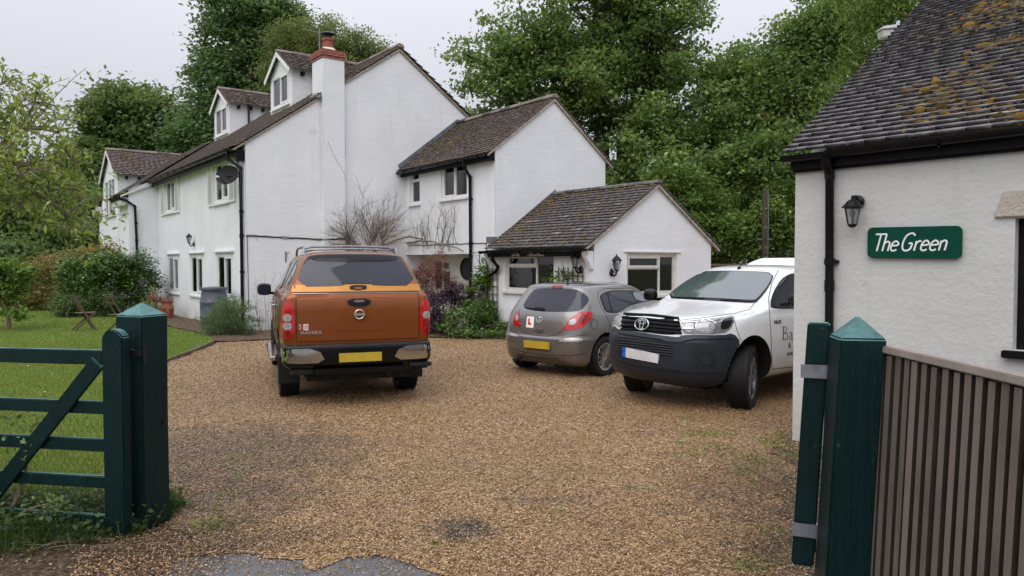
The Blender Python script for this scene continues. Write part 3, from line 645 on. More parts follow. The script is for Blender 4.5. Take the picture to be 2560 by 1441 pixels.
m = MB(); m.box(-1.23, -1.205, 9.6, 11.36, WZ - .34, WZ - .16); m.box(-1.23, -1.205, 15.0, 16, WZ - .34, WZ - .16); m.build('fascia', M['blackwood'], H)
downpipe(H, [(-1.2, 9.72, WZ - .3), (-1.05, 9.55, WZ - .34), (-.76, 9.53, WZ - .55), (-.72, 9.55, 2.5), (-.70, 9.55, .05)], [(-.73, 9.55, 3.1), (-.72, 9.55, 2.1), (-.72, 9.55, 1.2)], wall=(0, .06, 0), r=.042)
dw = dormer(11.6, 14.75, -.945, 4.22, 5.02, 6.0, 1.6, [(0, .333, 0, 1, 1), (.333, .667, 0, 1, 0), (.667, 1, 0, 1, 1)], wl=(.4, .5, -.7, .08), below=4.20, cur=[(0, .1)], seed=31)
# ---- two storey extension
U0, U1, L1 = 4.49, 8.13, 4.33; E1 = 4.46; K1 = .76; S1 = math.hypot(1, K1); UM = (U0 + U1) / 2; DG = .55
m = MB(); m.prism([(U0, -L1, 0), (U1, -L1, 0), (U1, -L1, E1), (UM, -L1, E1 + (UM - U0) * K1), (U0, -L1, E1)], (0, .2, 0)); m.box(U1 - .2, U1, -L1 + .2, 0, 0, E1 - .01); m.build('extension_gable_wall', M['wall'], H, bevel=.015)
m = MB(); hol = [(L1 - 3.27, L1 - .02, -.2, 1.95), (L1 - .79, L1 - .25, 3.36, 4.36), (L1 - 3.13, L1 - 1.90, 3.38, 4.36)]
wall_holes(m, (U0 + .002, -L1 + .003, 0), (0, 1, 0), (-1, 0, 0), L1, -.2, E1 - .02, hol[:1], DG + .0)
m2 = MB(); mm = MB(); wall_holes(mm, (U0 + .002, -L1 + .003, 0), (0, 1, 0), (-1, 0, 0), L1, -.2, E1 - .02, hol, .12)
# porch reveal: soffit and side cheeks are deeper than the window reveals
q = MB(); q.box(U0 + .01, U0 + DG, -3.27, -.01, 1.95, 2.05); q.box(U0 + .12, U0 + DG, -3.40, -3.275, 0, 1.95); mm.build('extension_front_wall', M['wall'], H, fix=False); q.build('porch_ceiling', M['wall_old'], H)
bw = MB(); PW = (3.0 - 2.4, 3.0 - 1.0, .9, 1.82)
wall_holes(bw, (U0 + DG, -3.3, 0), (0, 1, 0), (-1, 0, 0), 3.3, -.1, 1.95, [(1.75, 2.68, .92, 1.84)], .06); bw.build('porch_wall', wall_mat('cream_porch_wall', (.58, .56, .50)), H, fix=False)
window(H, (U0 + DG, -1.55, .92), (0, 1, 0), (-1, 0, 0), .93, .92, [(0, .5, 0, .66, 0), (0, .5, .66, 1, 1), (.5, 1, 0, 1, 0)], mat='white_old', inset=.04)
pw = MB(); c = Vector((U0 + DG - .03, -2.33, 1.57)); vs_ = [c + Vector((0, .27 * math.cos(t), .27 * math.sin(t))) for t in [2 * math.pi * i / 28 for i in range(28)]]
pw.prism(vs_, (.04, 0, 0)); po = pw.build('round_window', M['room'], H); pw = MB(); pw.tube([p - Vector((.01, 0, 0)) for p in vs_], .022, 8, closed=True); pw.build('window_rim', M['blackwood'], po, smooth=True)
window(H, (U0, -.79, 3.36), (0, 1, 0), (-1, 0, 0), .54, 1.0, [(0, 1, 0, .66, 0), (0, 1, .66, 1, 1)], curtain=[(0, 1)])
window(H, (U0, -3.13, 3.38), (0, 1, 0), (-1, 0, 0), 1.23, .98, [(0, .48, 0, 1, 0), (.48, 1, 0, 1, 1)], curtain=[(.5, 1)])
r1 = Roof(); ze = E1 - .22 * K1
r1.slope((U0 - .22, -L1 - .06, ze), (0, 1, 0), (1 / S1, 0, K1 / S1), L1 + .05, (UM - U0 + .22) * S1, course=.12, tw=.17, seed=8)
r1.slope((U1 + .22, -L1 - .06, ze), (0, 1, 0), (-1 / S1, 0, K1 / S1), L1 + .05, (UM - U0 + .22) * S1, course=.12, tw=.3, seed=9)
ro = r1.build(M['tile_far'], H); zt = E1 + (UM - U0) * K1
def verge(s, U0, U1, E, KK, par, ov=.22, th=.06):
    UM = (U0 + U1) / 2; m = MB(); zt = E + (UM - U0) * KK
    m.prism([(U0 - ov, s, E - ov * KK + .0), (UM, s, zt + .0), (U1 + ov, s, E - ov * KK), (U1 + ov, s, E - ov * KK - th), (UM, s, zt - th * 1.2), (U0 - ov, s, E - ov * KK - th)], (0, .07, 0)); return m.build('verge_mortar', M['verge'], par, bevel=.008)
M['verge'] = plain('pale_mortar', (.36, .32, .26), .95, var=.3, scale=9, bump=.6)
verge(-L1 - .055, U0, U1, E1, K1, ro)
m = MB(); ridge_caps(m, (UM, -L1 - .08, zt + .04), (UM, 0, zt + .04), .10); m.build('ridge_tiles', M['tile_far'], ro); r1.moss(420, .03, ro, seed=4, dens=lambda a, b: .12 + (a > .55) * (b < .6) * .9 + (b > .93) * .8, idx=[0])
m = MB()   # stepped lead flashing where the roof meets the taller gable
for i in range(11):
    u = U0 - .12 + i * .18; m.obox((u, -.012, E1 + (u - U0) * K1 + .13), (.10, 0, .10 * K1), (0, .012, 0), (-.03, 0, .055))
m.build('lead_flashing', M['lead'], ro)
m = MB(); m.box(U0 - .16, U0 - .13, -L1 + .0, -.01, E1 - .33, E1 - .2); m.box(U0 - .13, U0, -L1 + .0, -.012, E1 - .28, E1 - .26); m.box(U0 - .13, U0 - .003, -L1 - .002, -L1 + .02, E1 - .32, E1 - .12); m.build('fascia', M['blackwood'], H)
m = MB(); gutter(m, (U0 - .26, -L1 - .02, E1 - .17), (U0 - .26, .0, E1 - .20)); m.build('gutter', M['black'], H, smooth=True)
downpipe(H, [(U0 - .25, -3.38, E1 - .25), (U0 - .24, -3.38, E1 - .38), (U0 - .07, -3.38, E1 - .62), (U0 - .06, -3.38, 2.2), (U0 - .06, -3.37, .4)], [(U0 - .06, -3.38, 3.3), (U0 - .06, -3.38, 1.9)], wall=(.06, 0, 0), r=.04)
# ---- single storey extension
L2 = 7.76; V0, V1 = 4.49, 8.17; E2 = 2.20; K2 = .66; S2 = math.hypot(1, K2); VM = (V0 + V1) / 2
m = MB(); GW = (.93, 2.50, 1.03, 1.93)
z1 = E2 - .02; ap = E2 + (VM - V0) * K2 - .02
wall_holes(m, (V0, -L2, 0), (1, 0, 0), (0, -1, 0), V1 - V0, -.1, z1, [GW], .14); m.add([(V0, -L2, z1), (V1, -L2, z1), (VM, -L2, ap)], [(0, 1, 2)])
m.add([(V1, -L2, -.1), (V1, -L1, -.1), (V1, -L1, z1), (V1, -L2, z1)], [(0, 1, 2, 3)]); m.build('extension_gable_wall', M['wall'], H, fix=False)
m = MB(); FW = (L2 - 6.51, L2 - 4.73, 1.07, 1.94); wall_holes(m, (V0 + .001, -L2 + .001, 0), (0, 1, 0), (-1, 0, 0), L2 - L1, -.1, z1, [FW], .1); m.build('extension_front_wall', M['wall'], H, fix=False)
lay = [(0, .60, 0, .66, 0), (0, .60, .66, 1, 1), (.60, 1, 0, 1, 0)]
w = window(H, (V0 + GW[0], -L2, GW[2]), (1, 0, 0), (0, -1, 0), GW[1] - GW[0], GW[3] - GW[2], [(0, .68, 0, .66, 0), (0, .68, .66, 1, 1), (.68, 1, 0, 1, 0)], mat='white_old', sash=.06, sillmat=M['white_old'])
bl = MB()
for i in range(40): bl.obox((V0 + GW[0] + .55, -L2 + .20, GW[2] + .05 + i * .014), (.48, 0, 0), (0, .012, .004), (0, 0, .0012))
bl.box(V0 + GW[0] + .05, V0 + GW[0] + 1.05, -L2 + .22, -L2 + .225, GW[2] + .03, GW[3] - .33); bl.build('slatted_blind', M['blind'], w)
m = MB(); m.box(V0 + GW[0] - .1, V0 + GW[1] + .12, -L2 - .035, -L2 + .02, GW[3] + .01, GW[3] + .045); m.build('window_hood', M['wall'], H, bevel=.008)
w = window(H, (V0, -6.51, 1.07), (0, 1, 0), (-1, 0, 0), 1.78, .87, [(0, .36, 0, 1, 0), (.36, 1, 0, .68, 0), (.36, 1, .68, 1, 1)], mat='white_old', sash=.06, sillmat=M['white_old'], curtain=[(.93, 1)])
m = MB(); m.box(V0 + .35, V0 + .38, -5.75, -5.55, .8, 1.62); m.box(V0 + .35, V0 + .39, -5.2, -5.1, .8, 1.5); m.build('chair_back_inside', M['boards'], w)
r3 = Roof(); ov = .26; ze2 = E2 - ov * K2
r3.slope((V0 - ov, -L2 - .07, ze2), (0, 1, 0), (1 / S2, 0, K2 / S2), L2 - L1 + .07, (VM - V0 + ov) * S2, course=.125, tw=.22, th=.022, seed=12, jit=.8)
r3.slope((V1 + ov, -L2 - .07, ze2), (0, 1, 0), (-1 / S2, 0, K2 / S2), L2 - L1 + .07, (VM - V0 + ov) * S2, course=.125, tw=.4, seed=13)
ro = r3.build(M['tile_low'], H); verge(-L2 - .065, V0, V1, E2, K2, ro, ov)
m = MB(); zt2 = E2 + (VM - V0) * K2; ridge_caps(m, (VM, -L2 - .09, zt2 + .045), (VM, -L1, zt2 + .045), .075); m.build('ridge_tiles', M['tile_low'], ro)
r3.moss(520, .028, ro, seed=7, dens=lambda a, b: .10 + (a > .82) * .8 + (b > .9) * .6 + (b < .1) * .25, idx=[0]); r3.moss(150, .035, ro, seed=17, dens=lambda a, b: (b > .93) * 1.0 + .01, idx=[0])
m = MB(); m.prism([(V0 - .1, -L1 - .012, E2 - .02), (VM + .05, -L1 - .012, zt2 + .17), (VM + .05, -L1 - .012, zt2 + .0), (V0 - .1, -L1 - .012, E2 - .12)], (0, .011, 0)); m.box(V0 - .17, V0 - .0, -L1 - .10, -L1 + .12, E2 - .02, E2 + .14); m.build('lead_flashing', M['lead'], ro)
m = MB(); m.box(V0 - .2, V0 - .17, -L2 + .02, -L1 + .12, E2 - .345, E2 - .18); m.box(V0 - .17, V0, -L2 + .02, -L1 + .1, E2 - .24, E2 - .22); fo = m.build('fascia', M['blackwood'], H)
m = MB(); q = random.Random(4)
for (a, b) in ((-6.4, -5.9), (-5.55, -5.3)):
    s = a
    while s < b: m.box(V0 - .2025, V0 - .2, s, s + .07, E2 - .34 + q.uniform(0, .02), E2 - .31 + q.uniform(0, .05)); s += .055
m.build('flaking_paint', plain('bare_pale_wood', (.42, .32, .27), .9, var=.3), fo)
m = MB(); gutter(m, (V0 - ov - .05, -L2 - .06, E2 - .19), (V0 - ov - .05, -L1 + .18, E2 - .20)); m.build('gutter', M['black'], H, smooth=True)
for s in (-L2 + .02, -L1 + .02):    # shaped corbels under the eave
    m = MB(); m.prism([(V0, s, E2 - .22), (V0 - .24, s, E2 - .22), (V0 - .24, s, E2 - .32), (V0 - .10, s, E2 - .52), (V0 - .05, s, E2 - .62), (V0, s, E2 - .62)], (0, .11, 0)); m.build('corbel', M['wall'], H, bevel=.012)
downpipe(H, [(V0 - .30, -4.62, E2 - .25), (V0 - .28, -4.62, E2 - .4), (V0 - .10, -4.6, E2 - .58), (V0 - .09, -4.5, 1.52), (V0 - .09, -3.5, 1.12), (V0 - .08, -3.38, .95), (V0 - .08, -3.38, .02)], [(V0 - .09, -4.1, 1.36), (V0 - .08, -3.38, .6)], wall=(.08, 0, 0), r=.038)
# cables clipped to the walls
m = MB(); 
def wig(a, b, n, amp, seed, pl=(0, 0, 1)):
    q = random.Random(seed); a, b = Vector(a), Vector(b); return [a.lerp(b, i / n) + Vector(pl) * q.uniform(-amp, amp) for i in range(n + 1)]
for dz in (0, .035): m.tube(wig((.0, -.012, 2.38 + dz), (1.977, -.012, 2.33 + dz * .6), 12, .012, 5 + int(dz * 100)) + wig((1.98, -.172, 2.33), (2.58, -.172, 2.36 + dz), 4, .01, 8), .0085, 5)
m.tube(wig((.03, -.012, 2.38), (.05, -.012, .5), 8, .01, 9), .007, 5); m.tube(wig((4.48, -.1, 2.22), (4.48, -4.0, 2.2), 14, .012, 6), .009, 5); m.tube([(4.47, -3.98, 2.2), (4.47, -4.02, 2.1), (4.47, -4.0, .9)], .009, 5)
m.build('wall_cable', M['black'], H)
m = MB()   # hairline crack and rust stain cables on the stack
m.tube([(2.60, -.02, 5.6), (2.66, -.015, 4.9), (2.63, -.015, 4.2), (2.64, -.015, 3.7)], .003, 5); m.tube([(2.1, -.165, 4.9), (2.3, -.165, 4.5), (2.55, -.165, 4.1), (2.59, -.165, 3.9)], .003, 5); m.build('dead_climber_stem', M['twig'], H)
def HW(u, s, z=0):   # house local -> world
    return Vector((-6.6 + .798 * u - .602 * s, 18.5 + .602 * u + .798 * s, z))
# ---------------------------------------------------------------- the lodge on the right: local x goes into the building, local -y towards the camera
LZ = math.atan2(.6585, .7525)
LG = empty('lodge', (2.695, 7.11, 0), LZ, 'low white rendered lodge with moss covered tiled roof and black gutter at the right', 'house')
m = MB(); wall_holes(m, (0, -6.0, 0), (0, 1, 0), (-1, 0, 0), 6.0, -.1, 2.66, [(6 - 3.1, 6 - 1.80, 1.03, 2.05)], .17)
m.build('front_wall', wall_mat('lodge_render', (.58, .585, .56), .9, .6, (.30, .30, .24)), LG, fix=False)
m = MB(); m.prism([(0.02, 0, -.1), (8.2, 0, -.1), (8.2, 0, 2.64), (4.1, 0, 5.35), (0.02, 0, 2.64)], (0, -.2, 0)); m.prism([(0.02, -6, -.1), (8.2, -6, -.1), (8.2, -6, 2.64), (4.1, -6, 5.35), (0.02, -6, 2.64)], (0, .2, 0)); m.build('gable_wall', M['wall_old'], LG, bevel=.03)
KL = .665; SL = math.hypot(1, KL); r4 = Roof(); zl = 2.70
r4.var = .09; r4.edge = 0.; r4.slope((-.12, -6.15, 2.715), (0, 1, 0), (1 / SL, 0, KL / SL), 6.19, 4.22 * SL, course=.098, tw=.21, th=.030, seed=22, jit=.45)
r4.slope((8.4, -6.15, zl - .2 * KL + .07), (0, 1, 0), (-1 / SL, 0, KL / SL), 6.27, 4.3 * SL, course=.3, tw=.5, seed=23)
ro = r4.build(M['tile_near'], LG)
def lod(a, b):     # moss heaviest to the upper right
    d = (1 - a) * 6.27; from mathutils import noise as nz; c = nz.noise(Vector((a * 9, b * 5, 3))) + .5 * nz.noise(Vector((a * 26, b * 16, 7))); return 0 if d > 3.8 else max(.0, min(1, .03 + max(0, c + .12 + (d - 1.0) * .30 + (b - .35) * .45) * 1.6)) * min(1, max(0.03, (d + b * .4 - .25) * 1.1))
r4.moss(6200, .030, ro, seed=41, dens=lod, idx=[0], flat=.75); 
m = MB(); ridge_caps(m, (4.1, -6.15, 5.5), (4.1, .12, 5.5), .11); m.build('ridge_tiles', M['tile_near'], ro)
m = MB(); m.box(-.07, -.04, -6.1, .01, 2.58, 2.72); m.box(-.039, -.0, -6.1, .008, 2.56, 2.66); m.box(-.1, 4.0, .0, .01, 2.62, 2.63); m.build('fascia', M['blackwood'], LG)
m = MB(); gutter(m, (-.135, -6.1, 2.705), (-.135, .06, 2.705), .058); m.build('gutter', M['black'], LG, smooth=True)
downpipe(LG, [(-.135, -.36, 2.67), (-.12, -.36, 2.6), (-.06, -.36, 2.52), (-.055, -.37, 1.5), (-.055, -.38, .02)], [(-.055, -.37, 1.72)], wall=(.05, -.06, 0), r=.038)
w = window(LG, (0, -3.1, 1.03), (0, 1, 0), (-1, 0, 0), 1.3, 1.02, [(0, .5, 0, 1, 0), (.5, 1, 0, 1, 1)], mat='blackwood', inset=.14, sash=.06, sillmat=M['blackwood'], fr=.07)
m = MB(); m.prism([(-.03, -1.66, 2.06), (-.03, -3.25, 2.06), (-.03, -3.18, 2.26), (-.03, -1.72, 2.26)], (.04, 0, 0)); m.build('lintel', wall_mat('stone_lintel', (.50, .45, .39), 2, 1.2), LG, bevel=.008)
def LW(x, y, z): return Vector((2.695 + .7525 * x - .6585 * y, 7.11 + .6585 * x + .7525 * y, z))
# house name sign
SG = empty('house_sign', LW(-.03, -1.07, 1.880), LZ, 'dark green painted house sign with white hand lettering on the lodge wall', 'sign')
def rrect(w, h, r, n=6):
    P = []
    for cx, cy, a0 in ((w / 2 - r, h / 2 - r, 0), (-w / 2 + r, h / 2 - r, 90), (-w / 2 + r, -h / 2 + r, 180), (w / 2 - r, -h / 2 + r, 270)):
        for i in range(n + 1): a = R(a0 + 90 * i / n); P.append((cx + r * math.cos(a), cy + r * math.sin(a)))
    return P
m = MB(); m.prism([(-.012, -x, y - .006 * x / .4) for x, y in rrect(.745, .265, .045)], (.028, 0, 0)); m.build('board', M['sign'], SG, bevel=.004)
# letters drawn as brush strokes, unit box: x to the right, y up, x height .55
GL = {'T': (.50, [[(.0, 1), (.55, 1)], [(.27, 1), (.27, 0)]]), 'h': (.40, [[(.05, 1), (.05, 0)], [(.05, .42), (.16, .55), (.28, .52), (.32, .4), (.32, 0)]]),
      'e': (.42, [[(.04, .3), (.34, .34), (.32, .48), (.2, .57), (.08, .48), (.03, .28), (.06, .08), (.18, 0), (.33, .07)]]),
      'G': (.60, [[(.50, .86), (.42, .98), (.27, 1.0), (.11, .88), (.03, .6), (.03, .3), (.11, .07), (.27, 0), (.42, .08), (.46, .2), (.46, .42), (.30, .42)]]),
      'r': (.30, [[(.05, .55), (.05, 0)], [(.05, .38), (.13, .52), (.27, .55)]]), 'n': (.40, [[(.05, .55), (.05, 0)], [(.05, .42), (.16, .55), (.27, .52), (.31, .4), (.31, 0)]]), ' ': (.12, [])}
def smooth_poly(P, k=4):
    if len(P) < 3: return [Vector((*p, 0)) for p in P]
    P = [Vector((*p, 0)) for p in P]; out = []
    for i in range(len(P) - 1):
        p0, p1, p2, p3 = P[max(i - 1, 0)], P[i], P[i + 1], P[min(i + 2, len(P) - 1)]
        for j in range(k): t = j / k; out.append(.5 * ((2 * p1) + (p2 - p0) * t + (2 * p0 - 5 * p1 + 4 * p2 - p3) * t * t + (3 * p1 - p0 - 3 * p2 + p3) * t ** 3))
    out.append(P[-1]); return out
m = MB(); x = 0; H_ = .145; tot = sum(GL[c][0] for c in 'The Green'); xs = .60 / (tot * H_)
for ch_ in 'The Green':
    w_, st = GL[ch_]
    for sgm in st:
        P = smooth_poly(sgm); P = [Vector((-.0145, -(((x + p.x + .22 * p.y) * H_ * xs) - .335), p.y * H_ - .070)) for p in P]
        m.tube(P, .0072, 8)
    x += w_
m.v = [(-.0135 + (a + .0145) * .28, b, c) for a, b, c in m.v]; m.build('lettering', M['letter'], SG)
# ---------------------------------------------------------------- foliage
def leaves(name, C, size, mat, parent=None, seed=1, up=.5, tint=None, ratio=.6, fold=.25, droop=0, jit=.35):
    """one diamond leaf at each centre"""
    g = rng(seed); n = len(C); nrm = g.normal(0, 1, (n, 3)); nrm[:, 2] = np.abs(nrm[:, 2]) + up * 2; nrm /= np.linalg.norm(nrm, axis=1)[:, None]
    d = g.normal(0, 1, (n, 3)); d[:, 2] -= droop; d -= nrm * (d * nrm).sum(1)[:, None]; d /= np.linalg.norm(d, axis=1)[:, None] + 1e-9; e = np.cross(nrm, d)
    L = (size * g.uniform(1 - jit, 1 + jit, n))[:, None]; w = L * ratio / 2
    V = np.stack([C - d * L / 2, C + e * w + nrm * fold * w - d * L * .05, C + d * L / 2 - nrm * fold * w * .5, C - e * w + nrm * fold * w - d * L * .05], 1).reshape(-1, 3)
    F = np.arange(4 * n).reshape(n, 4); t = g.random(n) if tint is None else np.clip(tint + g.normal(0, .08, n), 0, 1)
    return np_mesh(name, V, F, mat, parent, t)
def clumps(g, lobes, K, shell=.55):
    """clump centres spread through the lobes, denser near their surface"""
    w = np.array([l[3] * l[4] * l[5] for l in lobes], float) ** .8; w /= w.sum(); id_ = g.choice(len(lobes), K, p=w); out = []
    for i in id_:
        x, y, z, rx, ry, rz = lobes[i][:6]; v = g.normal(0, 1, 3); v /= np.linalg.norm(v); r = shell + (1 - shell) * g.random() ** .6
        r *= 1 + g.normal(0, .07); out.append((x + v[0] * rx * r, y + v[1] * ry * r, z + v[2] * rz * r))
    return np.array(out)
def clump_leaves(g, P, per, cr, flat=.5):
    K = len(P); n = g.poisson(per, K); idx = np.repeat(np.arange(K), n); v = g.normal(0, 1, (len(idx), 3)); s = cr * g.uniform(.6, 1.35, K)
    v *= s[idx][:, None] * .55; v[:, 2] *= flat; return P[idx] + v, idx
def limb(m, a, b, r0, r1, q, bend=.12, n=6):
    a, b = Vector(a), Vector(b); L = (b - a).length; o1 = Vector((q.uniform(-1, 1), q.uniform(-1, 1), q.uniform(.2, .9))) * L * bend; pts = []
    for i in range(n + 1):
        t = i / n; pts.append(a.lerp(b, t) + o1 * math.sin(math.pi * t) + Vector((q.uniform(-1, 1), q.uniform(-1, 1), q.uniform(-1, 1))) * L * .012)
    m.tube(pts, [r0 + (r1 - r0) * (i / n) ** .8 for i in range(n + 1)], 7); return pts
def tree(name, label, cat, base, lobes, K, per, cr, size, mat, seed, trunk_r=.3, fork=None, shell=.5, up=.15, group=None, twigs=140, flat=.5, bark_='bark', droop=0, ratio=.6, trunks=None, lean=(0, 0)):
    g = rng(seed); q = random.Random(seed); root = empty(name, base, 0, label, cat, group); bx, by, bz = base
    L = [(l[0] - bx, l[1] - by, l[2] - bz, *l[3:]) for l in lobes]; m = MB(); zc = sum(l[2] for l in L) / len(L); fork = fork or zc * .45
    tops = []
    for (tx, ty) in (trunks or [(0, 0)]):
        top = Vector((tx + lean[0], ty + lean[1], fork)); m.tube([Vector((tx, ty, -.2)), Vector((tx, ty, .3)), Vector((tx * 1.1 + lean[0] * .5, ty + lean[1] * .5, fork * .55)), top], [trunk_r * 1.35, trunk_r, trunk_r * .85, trunk_r * .7], 12); tops.append(top)
    ends = []
    for l in sorted(L, key=lambda l: l[2]):
        t = min(tops, key=lambda t: (t - Vector(l[:3])).length); P = limb(m, t - Vector((0, 0, q.uniform(0, fork * .3))), Vector(l[:3]) + Vector((0, 0, -l[5] * .2)), trunk_r * .45, trunk_r * .16, q); ends.append(P)
    C = clumps(g, L, K, shell)
    for i in range(min(twigs, K)):
        c = Vector(C[i]); P = min((p for e in ends for p in e[2:]), key=lambda p: (p - c).length + q.random() * .8); limb(m, P, c, max(.02, trunk_r * .13), .012, q, .1, 4)
    m.build('trunk', M[bark_], root, smooth=True); LC, idx = clump_leaves(g, C, per, cr, flat)
    ct = np.clip(g.normal(.42, .2, K), 0, 1); leaves('crown', LC, size, M[mat], root, seed + 1, up, ct[idx], ratio, droop=droop); return root
def bush(name, label, cat, base, lobes, K, per, cr, size, mat, seed, shell=.6, up=.3, group=None, stems=14, ratio=.6, flat=.7, droop=0, kind=None):
    g = rng(seed); q = random.Random(seed); root = empty(name, base, 0, label, cat, group); m = MB()
    C = clumps(g, lobes, K, shell); C[:, 2] = np.maximum(C[:, 2], .05)
    for i in range(stems):
        c = Vector(C[i % K]); limb(m, (c.x * .25, c.y * .25, -.03), c, .018, .005, q, .15, 5)
    m.build('stems', M['twig'], root, smooth=True); LC, idx = clump_leaves(g, C, per, cr, flat); LC[:, 2] = np.abs(LC[:, 2]) + .01
    ct = np.clip(g.normal(.45, .22, K), 0, 1); leaves('foliage', LC, size, M[mat], root, seed + 1, up, ct[idx], ratio, droop=droop); return root
def L_(px, py, Y, rx, rz, ry=None):
    p = YP(px, py, Y); s = Y / 1862; return (p.x, p.y, p.z, rx * s, (ry or rx * .8) * s, rz * s)
# great sycamore behind the extensions
Y = 27
tree('sycamore_tree', 'huge dark sycamore with several ivy clad trunks rising behind the gabled extensions', 'tree', (3.4, 28.5, 0),
     [L_(1330, 110, Y, 140, 90), L_(1255, 200, Y, 100, 60), L_(1480, 40, Y, 200, 130), L_(1420, 200, Y, 170, 90), L_(1640, 90, Y, 160, 150), L_(1560, 250, Y + 2, 150, 110),
      L_(1690, 300, Y, 130, 130), L_(1600, 400, Y - 1, 110, 110), L_(1250, 290, Y + 2, 90, 45), L_(1400, 300, Y + 2, 130, 60), L_(1520, -140, Y + 1, 260, 120),
      L_(1700, 470, Y - 2, 100, 90), L_(1180, 140, Y, 60, 30), L_(1560, 520, Y, 130, 100)],
     1000, 82, .62, .17, 'lf_syc', 101, .42, 6.5, .35, trunks=[(0, 0), (.9, .3), (-1.0, .5)], twigs=420)
tree('broadleaf_tree', 'tall bright leaved tree right of the sycamore, half hidden by the lodge roof', 'tree', (8.8, 27, 0),
     [L_(1900, 190, 26, 110, 80), L_(2040, 110, 25, 110, 90), L_(1880, 300, 26, 140, 110), L_(1990, 220, 25, 120, 110), L_(1860, 430, 25, 110, 110), L_(2110, 60, 24, 110, 110), L_(1960, 420, 24, 100, 110), L_(1820, 210, 27, 80, 60), L_(1750, 380, 27, 100, 90), L_(2120, -50, 25, 110, 70)],
     800, 95, .58, .15, 'lf_syc', 113, .3, 4, .35, twigs=240)
tree('young_tree', 'lower bright green tree beyond the fence, beside the wooden pole', 'tree', (8.0, 23.5, 0), [L_(1740, 560, 23.5, 110, 90), L_(1820, 600, 23, 100, 70), L_(1930, 570, 23, 90, 100), L_(1690, 480, 24, 90, 70), L_(1990, 500, 23, 60, 90)],
     300, 85, .42, .12, 'lf_bright', 127, .14, 2.0, .3, twigs=120)
tree('willow_tree', 'pale green narrow leaved willow against the lodge roof', 'tree', (9.6, 18, 0), [L_(2180, 140, 17.5, 80, 120), L_(2250, 40, 17.5, 90, 70), L_(2110, 260, 17.5, 55, 70), L_(2200, -60, 18, 120, 60)], 150, 80, .5, .16, 'lf_bright', 131, .2, 4, .3, droop=1.6, ratio=.22, twigs=90, flat=.9)
tree('dark_tree', 'dark leaved tree deep behind the low extension', 'tree', (6.5, 33, 0), [L_(1600, 560, 33, 160, 100), L_(1800, 540, 34, 200, 120), L_(2000, 480, 33, 180, 160), L_(1420, 500, 34, 160, 90), L_(1260, 380, 34, 110, 60), L_(1900, 400, 35, 200, 100)], 480, 60, .9, .24, 'lf_dark', 139, .4, 5, .2, twigs=100)
# left trees
tree('chestnut_tree', 'broad round dark tree standing beyond the far end of the house', 'tree', (-25, 47, 0), [L_(330, 330, 46, 130, 100), L_(290, 280, 45, 90, 70), L_(390, 300, 47, 80, 90), L_(250, 440, 45, 110, 90), L_(400, 420, 46, 90, 110), L_(200, 400, 45, 55, 45), L_(300, 530, 45, 150, 90)], 620, 75, .95, .30, 'lf_dark', 151, .5, 6, .4, twigs=200)
tree('ash_tree', 'tall ash rising behind the roof left of the aerial', 'tree', (-17.5, 44, 0), [L_(620, 30, 44, 110, 80), L_(570, 120, 44, 90, 80), L_(690, 90, 45, 90, 90), L_(530, 220, 44, 75, 70), L_(640, 230, 45, 110, 100), L_(490, 320, 44, 60, 60), L_(580, 340, 44, 110, 70), L_(600, -70, 45, 120, 70), L_(450, 400, 44, 60, 70)], 760, 70, .85, .26, 'lf_ash', 163, .4, 8, .4, twigs=260, up=.4)
tree('birch_tree', 'paler fine leaved birch behind the chimney', 'tree', (-10, 40, 0), [L_(740, 120, 40, 80, 70), L_(810, 110, 40, 90, 60), L_(900, 130, 40, 75, 55), L_(780, 190, 40, 100, 60), L_(940, 165, 40, 50, 45), L_(850, 210, 40, 130, 60), L_(700, 200, 41, 60, 80)], 520, 90, .62, .15, 'lf_pale', 173, .25, 7, .35, twigs=160, droop=.8, ratio=.5)
tree('holly_tree', 'dark evergreen tree by the far corner of the lawn', 'tree', (-21, 33, 0), [L_(60, 560, 33, 100, 80), L_(180, 600, 33, 90, 60), L_(230, 540, 35, 60, 70), L_(-60, 560, 32, 130, 120), L_(20, 640, 31, 120, 55), L_(150, 500, 37, 100, 50)], 420, 70, .65, .2, 'lf_dark', 181, .22, 2, .4, twigs=120)
